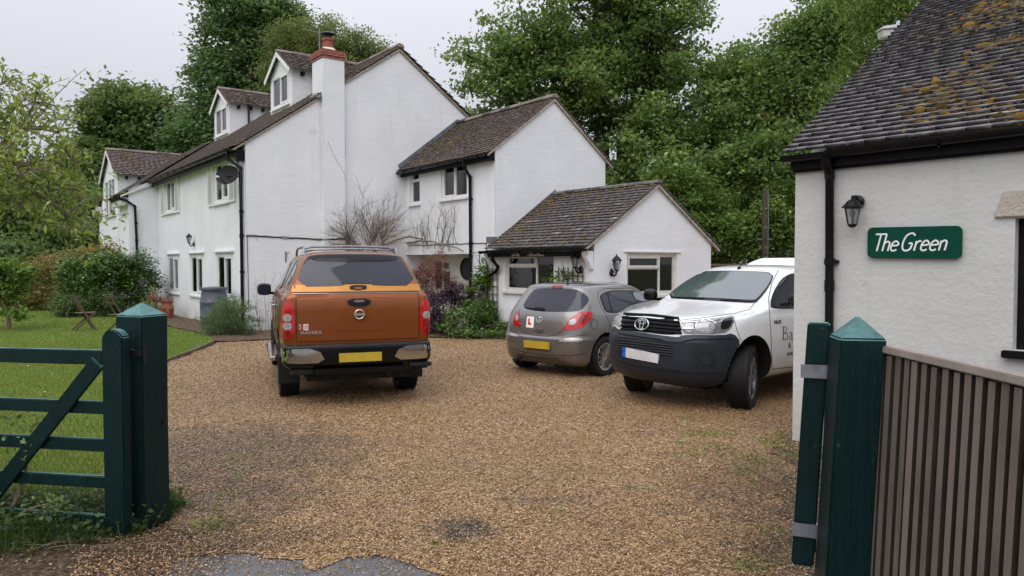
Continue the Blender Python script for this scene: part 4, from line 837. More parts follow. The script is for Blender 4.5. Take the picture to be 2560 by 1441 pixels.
# apple tree whose boughs hang in from the left
def near_tree():
    g = rng(191); q = random.Random(191); root = empty('fruit_tree', (-9.2, 12.2, 0), 0, 'old fruit tree with thin olive green boughs hanging in at the left edge', 'tree')
    m = MB(); o = Vector((-9.2, 12.2, 0)); m.tube([(0, 0, -.2), (.05, 0, 1), (.15, 0, 2.2), (.3, -.1, 3)], [.2, .16, .14, .11], 10)
    T = []; P0 = Vector((.3, -.1, 2.9))
    for (px, py, Yd) in ((90, 230, 12), (60, 250, 11.6), (150, 330, 12), (200, 480, 12.2), (170, 590, 12), (60, 520, 11.4), (120, 420, 11.8), (10, 360, 11.4), (30, 200, 12.4), (-60, 300, 12), (215, 560, 12), (185, 400, 12.2), (50, 440, 11)):
        e = YP(px, py, Yd) - o; pts = limb(m, P0, e, .05, .008, q, .2, 9)
        for i, p in enumerate(pts[3:]):
            for _ in range(4):
                t = p + Vector((q.uniform(-.55, .55), q.uniform(-.5, .5), q.uniform(-.6, .45))); w = limb(m, p, t, .010, .003, q, .25, 4); T += w[1:]
    for (px, py) in ((300, 170), (128, 275), (205, 230), (225, 330)):
        e = YP(px * .72, py, 12) - o; limb(m, YP(70, 320, 12) - o, e, .012, .003, q, .1, 5)
    m.build('trunk', M['twig'], root, smooth=True); T = np.array([t[:] for t in T]); idx = g.integers(len(T), size=4300); C = T[idx] + g.normal(0, .085, (len(idx), 3)); C[:, 2] -= .03
    ct = np.clip(g.normal(.45, .22, len(T)), 0, 1); leaves('crown', C, .115, M['lf_olive'], root, 5, .1, ct[idx], .42, droop=1.1)
near_tree()
tree('sapling', 'young bright green sapling in the lawn at the left edge', 'tree', tuple(GP(22, 828)), [L_(20, 680, 18.6, 60, 35), L_(40, 720, 18.8, 55, 25), L_(0, 740, 18.6, 60, 30), L_(40, 785, 18.3, 40, 14), L_(-20, 700, 18.7, 60, 50)], 120, 50, .2, .10, 'lf_bright', 199, .05, .6, .3, twigs=60, bark_='twig')
# shrubs along the lawn
pb = GP(300, 800); 
bush('shrub', 'large glossy green shrub against the far wing of the house', 'shrub', (pb.x - 1.35, 24.2, 0), [(0, 0, .9, .95, .9, 1.0), (1.0, .2, 1.1, .6, .6, .8), (-.75, .1, .8, .6, .7, .7), (.4, -.2, 1.5, .7, .6, .5), (1.35, -.1, 1.85, .35, .3, .25), (-.5, -.2, 1.4, .8, .6, .5)], 420, 70, .26, .085, 'lf_bush', 211, up=.7)
bush('shrub', 'low grey green shrub with pink flowers in front of the glossy shrub', 'shrub', tuple(GP(195, 795)), [(0, 0, .35, .8, .5, .38), (.7, .1, .4, .6, .4, .4)], 170, 55, .2, .07, 'lf_grey', 223)
pg = GP(170, 770); rt = bush('shrub', 'golden and pink tinged shrub behind the green shrub', 'shrub', (-16.6, 26.6, 0), [(0, 0, .9, 1.2, .9, 1.0), (1.2, 0, 1.4, .9, .7, .8), (-1.0, 0, .7, .8, .7, .7), (1.8, .2, 1.9, .8, .5, .4)], 260, 55, .28, .10, 'lf_gold', 227)
C = rng(5).normal(0, 1, (60, 3)) * (.7, .3, .25) + (0, -.5, .5); 
bush('shrub', 'mid green shrub beneath the fruit tree', 'shrub', (-23.5, 34, 0), [(0, 0, 1.0, 1.8, 1, 1.1), (-1.8, .5, 1.2, 1.5, 1, 1.2), (1.6, 1.5, 1.4, 1.4, 1, 1.0)], 340, 60, .35, .11, 'lf_bright', 229)
bush('hedge', 'long dark hedge closing the lawn at the left', 'hedge', (-27, 40, 0), [(-6 + i * 1.7, -.35 * i, 1.3, 1.4, 1.0, 1.4) for i in range(8)], 620, 55, .42, .14, 'lf_dark', 233, stems=30)
bush('hedge', 'tall hedge behind the wooden fence at the right', 'hedge', (9, 26, 0), [(-4 + i * 1.6, .3 * i, 1.6, 1.4, 1.0, 1.7) for i in range(8)], 560, 50, .45, .14, 'lf_dark', 239, stems=30)
# climbers and border plants round the porch
PC = lambda u, s, z: HW(u, s, z)
def hb(name, label, u, s, lobes, K, per, cr, size, mat, seed, cat='shrub', **kw): p = HW(u, s, 0); return bush(name, label, cat, (p.x, p.y, 0.02), lobes, K, per, cr, size, mat, seed, **kw)
p = GP(1082, 862, 0); bush('red_maple', 'small red leaved maple beside the porch', 'shrub', (p.x - .25, 18.2, 0), [(0, 0, 1.45, .42, .4, .42), (.15, 0, 1.1, .5, .4, .4), (-.2, 0, 1.2, .4, .3, .4), (.1, 0, 1.8, .25, .25, .2)], 150, 62, .14, .05, 'lf_red', 241, up=.6, stems=10, ratio=.35)
bush('shrub', 'dusky purple leaved shrub under the red maple', 'shrub', (p.x + .0, 17.9, 0), [(0, 0, .7, .6, .4, .4), (.4, .1, .95, .35, .3, .3), (-.2, 0, .35, .5, .4, .3)], 130, 55, .14, .05, 'lf_plum', 251)
bush('shrub', 'leafy green shrub at the edge of the gravel by the porch', 'shrub', (-1.05, 17.3, 0), [(0, 0, .35, .5, .35, .33), (.35, .1, .55, .28, .3, .35), (-.35, 0, .2, .35, .3, .2), (.8, -.1, .18, .35, .3, .18)], 130, 44, .11, .055, 'lf_bush', 257)
cl = HW(4.38, -4.1, 0)
bush('climber', 'tall green climber on the wooden trellis left of the low extension', 'climber', (cl.x, cl.y, 0), [(0, 0, .9, .22, .2, .75), (-.12, 0, 1.3, .18, .16, .3), (-.35, -.05, .8, .2, .2, .4), (.12, -.05, .4, .3, .25, .4), (-.05, 0, 1.6, .10, .1, .2)], 170, 38, .11, .055, 'lf_weed', 263, stems=12)
cl = HW(4.36, -7.0, 0); 
bush('climber', 'thin climbing rose on the trellis beside the extension window', 'climber', (cl.x, cl.y, 0), [(0, 0, 1.4, .34, .12, .22), (.1, 0, 1.05, .25, .12, .3), (-.25, 0, 1.3, .22, .1, .2)], 60, 16, .12, .055, 'lf_weed', 269, stems=9)
bush('ground_cover', 'low dark creeping plants at the foot of the extension wall', 'plants', (-.35, 16.9, 0), [(0, 0, .08, .8, .25, .10), (-.6, .1, .10, .5, .3, .12), (.5, -.3, .06, .4, .2, .07)], 120, 36, .11, .045, 'lf_bush', 271)
cp = GP(600, 832); bush('shrub', 'bushy grey green lavender like plant left of the orange pickup', 'shrub', (cp.x - .1, 17.6, 0), [(0, 0, .35, .55, .45, .38), (.45, 0, .35, .4, .35, .4), (-.25, .1, .25, .35, .3, .25), (.1, .1, .65, .4, .3, .3)], 230, 62, .12, .045, 'lf_grey', 277, ratio=.3, up=-.1)
def stems_plant(name, label, base, n, h, spread, seed, mat='lf_grey', leafn=10, size=.03, cat='plants'):
    q = random.Random(seed); g = rng(seed); r = empty(name, base, 0, label, cat); m = MB(); T = []
    for i in range(n):
        a = q.uniform(0, 6.28); b = Vector((math.cos(a), math.sin(a), 0)) * q.uniform(0, spread); hh = h * q.uniform(.5, 1.1); e = b * 1.8 + Vector((q.uniform(-.1, .1), q.uniform(-.1, .1), hh)); P = limb(m, b, e, .004, .0015, q, .06, 6); T += [P[j] for j in range(2, 7)]
    m.build('stems', M['twig'], r); T = np.array([t[:] for t in T]); C = T[g.integers(len(T), size=n * leafn)] + g.normal(0, .02, (n * leafn, 3)); leaves('foliage', C, size, M[mat], r, seed, .1, None, .35); return r
p = GP(655, 820); stems_plant('tall_weeds', 'thin tall flower stems in the bed beside the black downpipe', (-6.0, 18.1, 0), 16, 1.35, .35, 301, leafn=14)
p = GP(432, 792); stems_plant('wall_weeds', 'sparse seedlings at the foot of the front wall', (-8.9, 21.1, 0), 8, .5, .5, 305, leafn=8); stems_plant('wall_weeds', 'thin dry stalks rising above the big shrub by the wing', (-12.9, 24.9, 0), 5, 3.4, .3, 307, leafn=6)
# bare wisteria trained over the porch
def bare(name, label, org, trunks, n1, n2, seed, fan):
    q = random.Random(seed); r = empty(name, org, HZ, label, 'climber'); m = MB()
    for (a, b, r0) in trunks: limb(m, a, b, r0, r0 * .6, q, .1, 8)
    for i in range(n1):
        (c, R0, R1, az0, az1) = fan[i % len(fan)]; an = q.uniform(az0, az1); L = q.uniform(R0, R1); s = Vector(c) + Vector((q.uniform(-.06, .06), q.uniform(-.06, .06), q.uniform(-.1, .2)))
        d = Vector((math.cos(an), q.uniform(-.35, .05), math.sin(an))); e = s + d * L; P = limb(m, s, e, q.uniform(.004, .008), .0017, q, q.uniform(.05, .25), 9)
        for _ in range(n2):
            b = P[q.randint(2, 8)]; t = b + (d + Vector((q.uniform(-.8, .8), q.uniform(-.3, .3), q.uniform(-.5, .7)))).normalized() * L * q.uniform(.12, .38); limb(m, b, t, .0042, .0016, q, .15, 5)
    m.build('branches', M['twig'], r, smooth=True); return r
bo = HW(0, 0, 0)
bare('wisteria', 'bare tangled climber spreading over the gable wall behind the orange pickup', bo, [((3.15, -.25, 0), (3.2, -.3, 1.9), .05), ((2.62, -.06, 0), (2.66, -.08, 2.6), .03), ((3.2, -.3, 1.9), (4.3, -.6, 2.45), .03), ((4.3, -.6, 2.45), (4.9, -1.6, 2.05), .022)], 105, 6, 311,
     [((3.2, -.28, 2.1), .7, 1.6, .2, 2.9), ((2.68, -.12, 2.2), .5, 1.3, .9, 3.3), ((3.6, -.3, 2.25), .5, 1.25, .1, 2.4), ((3.3, -.28, 2.3), .4, 1.1, .0, 3.1), ((3.0, -.25, 2.0), .5, 1.3, 2.2, 3.4)])
def fan2():
    q = random.Random(33); r = empty('bare_climber', bo, HZ, 'bare thin climber on the wall above the porch opening', 'climber'); m = MB(); u = 4.40
    for i in range(20):
        s = q.uniform(-3.0, -.5); b = Vector((u, s, 2.0 + q.uniform(0, .25))); e = Vector((u - .04, s + q.uniform(-.6, .35), q.uniform(2.6, 3.35))); P = limb(m, b, e, .010, .002, q, .12, 8)
        for _ in range(5): c = P[q.randint(2, 7)]; limb(m, c, c + Vector((0, q.uniform(-.35, .35), q.uniform(.1, .4))), .004, .0015, q, .15, 4)
    limb(m, (u, -.2, 2.3), (u, -3.1, 2.02), .028, .012, q, .05, 10); m.build('branches', M['twig'], r, smooth=True)
fan2()
# ---------------------------------------------------------------- grass and weeds
def blades(name, label, X, Y, Z, h, w, mat, seed, lean=.5):
    g = rng(seed); n = len(X); a = g.uniform(0, 6.28, n); hh = h * g.uniform(.5, 1.3, n); dx, dy = np.cos(a), np.sin(a); b = g.uniform(0, 6.28, n); l = hh * lean * g.random(n); W2 = w * g.uniform(.6, 1.2, n) / 2
    V = np.stack([np.stack([X - dx * W2, Y - dy * W2, Z], 1), np.stack([X + dx * W2, Y + dy * W2, Z], 1), np.stack([X + np.cos(b) * l, Y + np.sin(b) * l, Z + hh], 1)], 1).reshape(-1, 3)
    o = np_mesh(name, V, np.arange(3 * n).reshape(n, 3), M[mat], None, g.random(n)); tag(o, label, None, kind='stuff'); return o
g = rng(7); n = 420000; y = 5.4 + 21 * g.random(n) ** 1.5; x = -3 - g.random(n) * (y * .62 + .5); ok = in_poly(lawn, x, y) & (x > -.72 * y - .4); x, y = x[ok], y[ok]
blades('lawn_grass', 'short wet green lawn grass beyond the gate', x, y, np.full(len(x), .03) + .02 * np.sin(x * .9) * np.sin(y * .7), .032 , .006 + y * .0007, 'grass', 8)
dx = g.uniform(-14, -4, 500); dy = g.uniform(6, 24, 500); ok = in_poly(lawn, dx, dy); dx, dy = dx[ok], dy[ok]
tag(leaves('daisies', np.stack([dx, dy, np.full(len(dx), .08)], 1), .022, M['letter'], None, 3, 2), 'tiny white daisies dotted in the lawn', kind='stuff')
cs = [];
for (px, py, r, n_) in ((1735, 1090, .10, 90), (1785, 1085, .10, 80), (1790, 1120, .09, 70), (1740, 1135, .08, 60), (1930, 1105, .10, 110), (1950, 1120, .1, 110), (1880, 1150, .10, 150), (1855, 1180, .08, 60), (1720, 1048, .08, 40), (1965, 1090, .08, 60), (1990, 1140, .06, 50), (1700, 1110, .05, 30),
    (525, 1308, .09, 110), (545, 1318, .07, 60), (443, 972, .12, 50), (600, 1148, .06, 25), (590, 1195, .05, 25), (560, 1240, .05, 25), (460, 1265, .05, 25), (540, 1278, .05, 20), (905, 1145, .05, 25), (1090, 1365, .03, 16), (780, 1182, .05, 14), (1865, 1420, .05, 60), (1905, 1320, .04, 24), (1960, 1335, .03, 16), (1890, 1210, .04, 20), (1405, 1285, .04, 12), (660, 1120, .05, 20), (1000, 1235, .08, 20), (870, 1205, .1, 26), (750, 1250, .1, 20), (1880, 1395, .06, 20), (1960, 1240, .05, 30)):
    p = GP(px, py); cs.append(np.stack([p.x + g.normal(0, r, n_), p.y + g.normal(0, r, n_)], 1))
cs = np.vstack(cs); blades('weeds', 'small bright weed tufts growing through the gravel', cs[:, 0], cs[:, 1], np.full(len(cs), .0), .034, .011, 'lf_weed', 9, 1.3)
# rough grass, ivy and litter at the foot of the left gate
n = 14000; x = g.uniform(-3.9, -2.3, n); y = 4.15 + 1.1 * g.random(n); ok = (y - 4.45) + g.random(n) ** 2 * .35 > (x + 3.0) * .5; x, y = x[ok], y[ok]
blades('verge_grass', 'long dark grass round the foot of the left gate', x, y, np.zeros(len(x)), .13, .007, 'lf_ivy', 10, 1.1)
C = np.stack([g.uniform(-4.0, -2.25, 2300), 4.42 + .75 * g.random(2300), g.random(2300) ** 2 * .16 + .03], 1); C = C[(C[:, 1] - 4.45) + g.random(2300) * .3 > (C[:, 0] + 3.0) * .45]
tag(leaves('ivy', C, .042, M['lf_ivy'], None, 12, .8, None, .85), 'ivy and ground elder creeping under the left gate', kind='stuff')
bush('bramble', 'dark bramble tangled in the bars of the left gate', 'plants', (-3.35, 4.75, 0), [(0, 0, .45, .26, .12, .4), (-.3, 0, .3, .3, .2, .35), (.25, -.05, .12, .3, .1, .1)], 60, 34, .13, .035, 'lf_dark', 341, stems=18)
C = np.stack([g.uniform(-3.6, -1.6, 1500), g.uniform(3.9, 4.85, 1500), g.uniform(.004, .03, 1500)], 1)
tag(leaves('leaf_litter', C, .026, leaf_mat('dead_leaves', [(0, (.03, .018, .012)), (.6, (.13, .07, .035)), (1, (.42, .30, .17))], .1), None, 14, 1.5, None, .5), 'dead leaves and twigs on the wet soil by the left post', kind='stuff')
C = np.stack([g.uniform(1.3, 2.6, 900), g.uniform(3.4, 6.8, 900), g.uniform(.01, .035, 900)], 1)
tag(leaves('leaf_litter', C, .03, bpy.data.materials['dead_leaves'], None, 15, 1.5, None, .4), 'brown leaf litter on the gravel beside the lodge', kind='stuff')
q = random.Random(8); m = MB()
for i in range(60):
    a = Vector((q.uniform(.9, 2.5), q.uniform(3.9, 6.6), .018)); b = a + Vector((q.uniform(-.15, .15), q.uniform(-.08, .08), .004)); limb(m, a, b, .003, .002, q, .1, 4)
for (x0, y0, x1, y1) in ((1855, 1160, 2005, 1245), (1790, 1235, 1870, 1262), (905, 1188, 950, 1200), (960, 1190, 985, 1200)):
    a, b = GP(x0, y0, .015), GP(x1, y1, .015); limb(m, a, b, .006, .004, q, .03, 6)
for i in range(30): a = Vector((q.uniform(-3.1, -1.9), q.uniform(4.3, 4.8), .02)); limb(m, a, a + Vector((q.uniform(-.2, .2), q.uniform(-.1, .1), .01)), .003, .002, q, .2, 4)
tag(m.build('fallen_twigs', M['twig'], None), 'thin fallen twigs lying on the gravel', kind='stuff')
# ---------------------------------------------------------------- gate posts, gates, slatted fence
def post(name, label, base, rz, w, h, lean=(0, 0), cap=.10, fil=.0):
    r = empty(name, base, rz, label, 'gate post', 'green gate posts'); m = MB(); a = w / 2; t = h - cap; lx, ly = lean
    vs = [(x, y, -.3) for x, y in ((-a, -a), (a, -a), (a, a), (-a, a))] + [(x * .97 + lx * .6, y * .97 + ly * .6, t * .55) for x, y in ((-a, -a), (a, -a), (a, a), (-a, a))] + [(x + lx, y + ly, t) for x, y in ((-a, -a), (a, -a), (a, a), (-a, a))] + [(lx, ly, h)]
    fs = [(0, 1, 5, 4), (1, 2, 6, 5), (2, 3, 7, 6), (3, 0, 4, 7), (4, 5, 9, 8), (5, 6, 10, 9), (6, 7, 11, 10), (7, 4, 8, 11), (8, 9, 12), (9, 10, 12), (10, 11, 12), (11, 8, 12)]
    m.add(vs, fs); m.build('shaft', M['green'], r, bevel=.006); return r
PL = post('gate_post', 'square dark green post with faded pyramid top at the left of the drive', (-2.39, 4.80, 0), R(45 + 26), .216, 1.455, cap=.085)
m = MB(); m.obox((.06, -.1085, .66), (.012, 0, 0), (0, .003, 0), (0, 0, .02)); m.build('latch_plate', M['iron'], PL)
# five bar gate on the left
a0 = Vector((-2.455, 4.60, 0)); gd = Vector((-.985, .175, 0)).normalized(); GT = empty('field_gate', a0, math.atan2(gd.y, gd.x), 'dark green five bar wooden gate standing across the left of the entrance', 'gate')
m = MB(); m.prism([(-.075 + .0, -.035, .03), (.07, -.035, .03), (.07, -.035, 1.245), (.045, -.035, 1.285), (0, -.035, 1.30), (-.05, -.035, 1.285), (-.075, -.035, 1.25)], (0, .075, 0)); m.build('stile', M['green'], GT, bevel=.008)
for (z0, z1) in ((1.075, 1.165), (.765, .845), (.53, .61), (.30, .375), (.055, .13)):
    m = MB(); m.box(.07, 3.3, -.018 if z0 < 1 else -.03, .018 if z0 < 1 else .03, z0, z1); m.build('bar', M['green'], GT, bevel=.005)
m = MB(); m.bar((.10, .033, 1.09), (1.05, .033, .02), .022, .10, up=(1, 0, .8)); m.build('brace', M['green'], GT, bevel=.005)
m = MB(); m.box(3.2, 3.3, -.045, .045, .03, 1.35); m.build('hanging_stile', M['green'], GT, bevel=.008)
m = MB(); m.box(-.15, .03, -.05, -.036, 1.13, 1.16); m.tube([(-.17, -.05, 1.09), (-.16, -.055, 1.2)], .012, 6); m.tube([(-.12, -.045, 1.15), (-.05, -.075, 1.165), (.02, -.045, 1.14)], .009, 6); m.box(-.03, .03, -.042, -.035, 1.10, 1.19); m.build('latch', M['iron'], GT)
m = MB()     # chicken wire stapled behind the lower bars
rr_ = .028; z = .06; j = 0
while z < .72:
    x = .08 + (j % 2) * rr_ * .87
    while x < 1.7: m.tube([(x, -.022, z), (x, -.022, z + rr_)], .0009, 3, False); m.tube([(x, -.022, z + rr_), (x + rr_ * .87, -.022, z + rr_ * 1.5)], .0009, 3, False); m.tube([(x, -.022, z + rr_), (x - rr_ * .87, -.022, z + rr_ * 1.5)], .0009, 3, False); x += rr_ * 1.74
    z += rr_ * 1.5; j += 1
m.build('chicken_wire', M['iron'], GT)
# right hand post, folded back gate leaf, fence
PR = post('gate_post', 'broad leaning dark green post with pointed top at the right of the drive', (1.385, 3.16, 0), R(-9), .180, 1.485, lean=(.075, -.012), cap=.095)
g0 = Vector((1.372, 3.36, 0)); gr = Vector((1.372, 3.36, 0)).normalized(); GR = empty('field_gate', g0, math.atan2(gr.y, gr.x) , 'dark green wooden gate leaf folded back beside the right post', 'gate')
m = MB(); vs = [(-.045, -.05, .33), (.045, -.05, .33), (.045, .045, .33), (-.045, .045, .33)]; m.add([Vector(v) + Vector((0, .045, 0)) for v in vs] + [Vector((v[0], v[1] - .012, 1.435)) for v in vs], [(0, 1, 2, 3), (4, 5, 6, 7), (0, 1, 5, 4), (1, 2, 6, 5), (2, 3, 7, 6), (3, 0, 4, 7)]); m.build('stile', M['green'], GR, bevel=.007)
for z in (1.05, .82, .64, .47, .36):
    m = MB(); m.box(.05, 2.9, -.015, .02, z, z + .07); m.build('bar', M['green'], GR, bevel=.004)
for z in (1.22, .50):
    m = MB(); q_ = .045 * (1.435 - z) / 1.1; m.box(-.056, .20, -.075 + q_, -.063 + q_, z - .03, z + .03); m.box(-.066, -.054, -.075 + q_, .05 + q_, z - .03, z + .03); m.tube([(-.075, -.09 + q_, z - .055), (-.075, -.09 + q_, z + .06)], .014, 8); m.bar((-.075, -.09 + q_, z - .035), (-.06, -.19 + q_, z - .04), .018, .022); m.lathe([(.022, z - .02), (.022, z + .02)], (-.075, -.09 + q_, 0), 10)
    m.box(-.07, -.05, -.215 + q_, -.185 + q_, z - .1, z + .03); m.build('hinge', M['steel'], GR, bevel=.002)
M['slatside'] = plain('dark_damp_slat_sides', (.022, .017, .012), .85, var=.4)  # shade of the narrow gaps painted onto the slat sides
FN = empty('slatted_fence', (1.525, 3.12, 0), 0, 'weathered slatted wooden fence running from the right post towards the road', 'fence')
q = random.Random(12); m = MB(); m.prism([(-.010, .04, 1.335), (.045, .04, 1.335), (.045, .04, 1.360), (-.008, .04, 1.364)], (0, -2.6, 0)); m.build('top_rail', M['rail'], FN, bevel=.004)
m = MB(); m.prism([(.057, .05, 1.33), (.075, .05, 1.33), (.02, .05, -.05), (.002, .05, -.05)], (0, -2.6, 0)); m.build('backing_board', plain('dark_damp_board', (.012, .009, .007), .9), FN)  # dark sheet added behind the slats to stop light through the gaps
y = .0; i = 0
while y > -2.3:
    w_ = q.uniform(.034, .042); lx = -.055; zt_ = 1.335 - q.uniform(0, .012); o_ = q.uniform(-.003, .003); m = MB()
    vs = [(a + lx * (1 if z < 1 else 0) + o_, y + b, z) for z in (-.05, zt_) for a, b in ((0, -w_ / 2), (.055, -w_ / 2), (.055, w_ / 2), (0, w_ / 2))]
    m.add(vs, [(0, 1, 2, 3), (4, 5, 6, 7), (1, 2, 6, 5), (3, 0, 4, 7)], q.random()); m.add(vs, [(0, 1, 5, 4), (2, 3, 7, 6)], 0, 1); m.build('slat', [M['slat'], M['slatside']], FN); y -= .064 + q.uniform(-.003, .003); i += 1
# ---------------------------------------------------------------- coach lanterns
def lantern(loc, rz, label, up=True, s=1.0):
    """wall lantern : local +y points away from the wall"""
    r = empty('wall_lantern', loc, rz, label, 'wall lamp', 'black coach lanterns on the walls'); m = MB()
    if up:      # body above a scrolled arm
        m.lathe([(.045, .0), (.048, .012), (.03, .03)], (0, 0, -.07), 14, axis='y'); m.box(-.022, .022, .0, .014, -.13, .0); m.tube([(0, .012, -.10), (0, .06, -.125), (0, .11, -.10), (0, .13, -.05)], [.016, .018, .015, .012], 8); m.tube([(0, .03, -.03), (0, .08, -.06), (0, .12, -.07)], .008, 6); c = (0, .13, -.05)
    else:       # body hung under a curled arm
        m.lathe([(.055, .0), (.058, .014), (.035, .03)], (0, 0, .04), 14, axis='y'); m.tube([(0, .02, .04), (0, .07, .085), (0, .12, .08), (0, .13, .03)], [.014, .014, .012, .012], 8); c = (0, .13, -.21)
    m.build('bracket', M['iron'], r, smooth=True); cx, cy, cz = c; n = 6; k = MB()
    k.lathe([(.012, 0), (.035, .012), (.042, .03)], c, n); top = []; 
    for i in range(n):
        t = math.pi * 2 * i / n; a = (cx + .040 * math.cos(t), cy + .040 * math.sin(t), cz + .025); b = (cx + .072 * math.cos(t), cy + .072 * math.sin(t), cz + .185); k.bar(a, b, .006, .006)
    for z_, rr in ((.185, .074), (.03, .043)): k.tube([(cx + rr * math.cos(t), cy + rr * math.sin(t), cz + z_) for t in [math.pi * 2 * i / n for i in range(n)]], .005, 5, closed=True)
    k.build('cage', M['iron'], r); k = MB(); k.lathe([(.095, .185), (.095, .193), (.07, .215), (.05, .245), (.022, .262), (.012, .27), (.016, .285), (.006, .30)], c, 12); k.build('cap', M['iron'], r, smooth=True)
    k = MB(); v = []; 
    for z_, rr in ((.032, .037), (.183, .068)): v += [(cx + rr * math.cos(math.pi * 2 * i / n), cy + rr * math.sin(math.pi * 2 * i / n), cz + z_) for i in range(n)]
    k.add(v, [(i, (i + 1) % n, (i + 1) % n + n, i + n) for i in range(n)]); k.build('pane', M['clear'], r)
    k = MB(); k.lathe([(.013, .04), (.013, .09), (.026, .12), (.024, .145), (.01, .16)], c, 12); k.build('bulb', M['white_old'], r, smooth=True); r.scale = (s, s, s); return r
lantern(HW(-.02, 4.85, 2.36), HZ + R(90), 'black coach lantern between the upper and lower windows of the long front', True, 1.05)
lantern(HW(V0 - .01, -7.38, 1.66), HZ + R(90), 'black coach lantern beside the trellis on the low extension front', True, 1.2)
lantern(HW(V0 + .47, -L2 - .01, 1.60), HZ + R(180), 'black coach lantern on the small gable left of its window', True, 1.2)
lantern(LW(-.02, -.61, 2.215), LZ + R(90), 'black coach lantern above the house sign on the lodge', False, .95)
# satellite dish
DS = empty('satellite_dish', HW(-.02, .32, 3.88), HZ, 'dark oval mesh satellite dish at the corner of the long front', 'satellite dish'); m = MB(); n_ = 28; rings = 6
vs = [(0, 0, 0)]; fs = []
for j in range(1, rings + 1):
    for i in range(n_): t = 2 * math.pi * i / n_; rr = j / rings; vs.append((.31 * rr * math.cos(t), .25 * rr * math.sin(t), .07 * rr * rr))
for i in range(n_): fs.append((0, 1 + i, 1 + (i + 1) % n_))
for j in range(rings - 1):
    for i in range(n_): a = 1 + j * n_ + i; b = 1 + j * n_ + (i + 1) % n_; fs.append((a, b, b + n_, a + n_))
Mx = Matrix.Translation((-.27, .04, .0)) @ Vector((-.72, -.62, .32)).normalized().to_track_quat('Z', 'Y').to_matrix().to_4x4()
m.add([Mx @ Vector(v) for v in vs], fs); do = m.build('reflector', M['dish'], DS, smooth=True)
m = MB(); m.tube([Mx @ Vector((.31 * math.cos(2 * math.pi * i / 28), .25 * math.sin(2 * math.pi * i / 28), .07)) for i in range(28)], .007, 5, closed=True); m.build('rim', M['iron'], do)
m = MB(); m.tube([(0, 0, 0), (-.2, -.02, 0), (-.35, .02, -.01)], .018, 8); m.box(-.02, .0, -.05, .05, -.09, .09); e = Mx @ Vector((0, -.20, .38)); m.tube([Mx @ Vector((0, -.24, .05)), e], .010, 6); m.tube([Mx @ Vector((.03, -.24, .05)), e], .006, 6); m.build('arm', M['iron'], DS)
m = MB(); m.tube([e, e + (Mx.to_3x3() @ Vector((0, .3, -1))).normalized() * -.09], .024, 10); m.build('receiver_head', M['white'], DS)
# alarm box
m = MB(); m.prism([(-.06, -.12, .16), (-.06, .12, .16), (-.06, .085, -.16), (-.06, -.085, -.16)], (.055, 0, 0)); o = m.build('alarm_box', M['white_old'], None, bevel=.012); o.location = HW(0, .62, 4.28); o.rotation_euler = (0, 0, HZ); tag(o, 'cream burglar alarm box under the eaves above the satellite dish', 'alarm box')
# TV aerial
p0 = YP(642, 222, 26.4); m = MB(); m.tube([(0, 0, -.6), (0, 0, 1.45)], .018, 8); b0, b1 = Vector((-.55, 0, 1.38)), Vector((.45, 0, 1.22)); m.tube([b0, b1], .010, 6)
for i in range(11): c = b0.lerp(b1, .05 + i * .085); m.tube([c + Vector((0, -.16 + i * .004, 0)), c + Vector((.02, .16, .0))], .004, 4)
m.tube([b1 + Vector((0, -.1, -.2)), b1, b1 + Vector((.06, 0, .25))], .006, 4); m.tube([b1 + Vector((0, .1, -.2)), b1 + Vector((.06, .05, .25))], .006, 4)
for z in (.05, .6, .95): m.tube([(-.05, 0, z), (.05, 0, z)], .01, 5)
o = m.build('tv_aerial', M['steel'], None); o.location = HW(4.3, 5.6, zr(4.3) + .5); o.rotation_euler = (0, 0, R(10)); tag(o, 'metal television aerial on a mast at the ridge of the long house', 'aerial')
# hanging basket brackets
def bracket(loc, rz, label):
    m = MB(); m.box(-.01, .01, 0, .008, -.24, .04); m.tube([(0, .008, .02), (0, .22, .02), (0, .24, .0), (0, .225, -.02)], .006, 5); m.tube([(0, .01, -.2), (0, .08, -.13), (0, .14, -.02), (0, .18, .015)], .005, 5); m.tube([(0, .03, -.03), (0, .07, -.05), (0, .09, -.02), (0, .06, .0)], .004, 5)
    o = m.build('basket_bracket', M['iron'], None); o.location = loc; o.rotation_euler = (0, 0, rz); tag(o, label, 'bracket', 'iron hanging basket brackets')
bracket(HW(1.0, -.01, 1.98), HZ + R(180), 'black iron basket bracket on the tall gable wall above the pickup'); bracket(HW(4.48, -3.7, 1.95), HZ + R(90), 'black iron basket bracket beside the porch downpipe')
# water butt
WB = empty('water_butt', HW(-.50, 1.02, 0), 0, 'grey blue plastic water butt with ribbed sides against the front wall', 'water butt'); m = MB(); P = []
for z in (0, .02, .10, .28, .30, .33, .35, .52, .62, .64, .67, .69, .86, .93): P.append((.27 + .045 * math.sin(math.pi * min(1, z / .95)) + (.012 if z in (.30, .33, .64, .67) else 0), z))
m.lathe([(.26, 0)] + P[1:] + [(.285, .95)], (0, 0, 0), 36); m.build('barrel', M['butt'], WB, smooth=True); WB.scale = (1.08, 1.08, 1.1)
m = MB(); m.lathe([(.305, .94), (.305, .985), (.29, 1.0), (.18, 1.008), (.05, 1.02)], (0, 0, 0), 36); m.build('lid', M['butt'], WB, smooth=True)
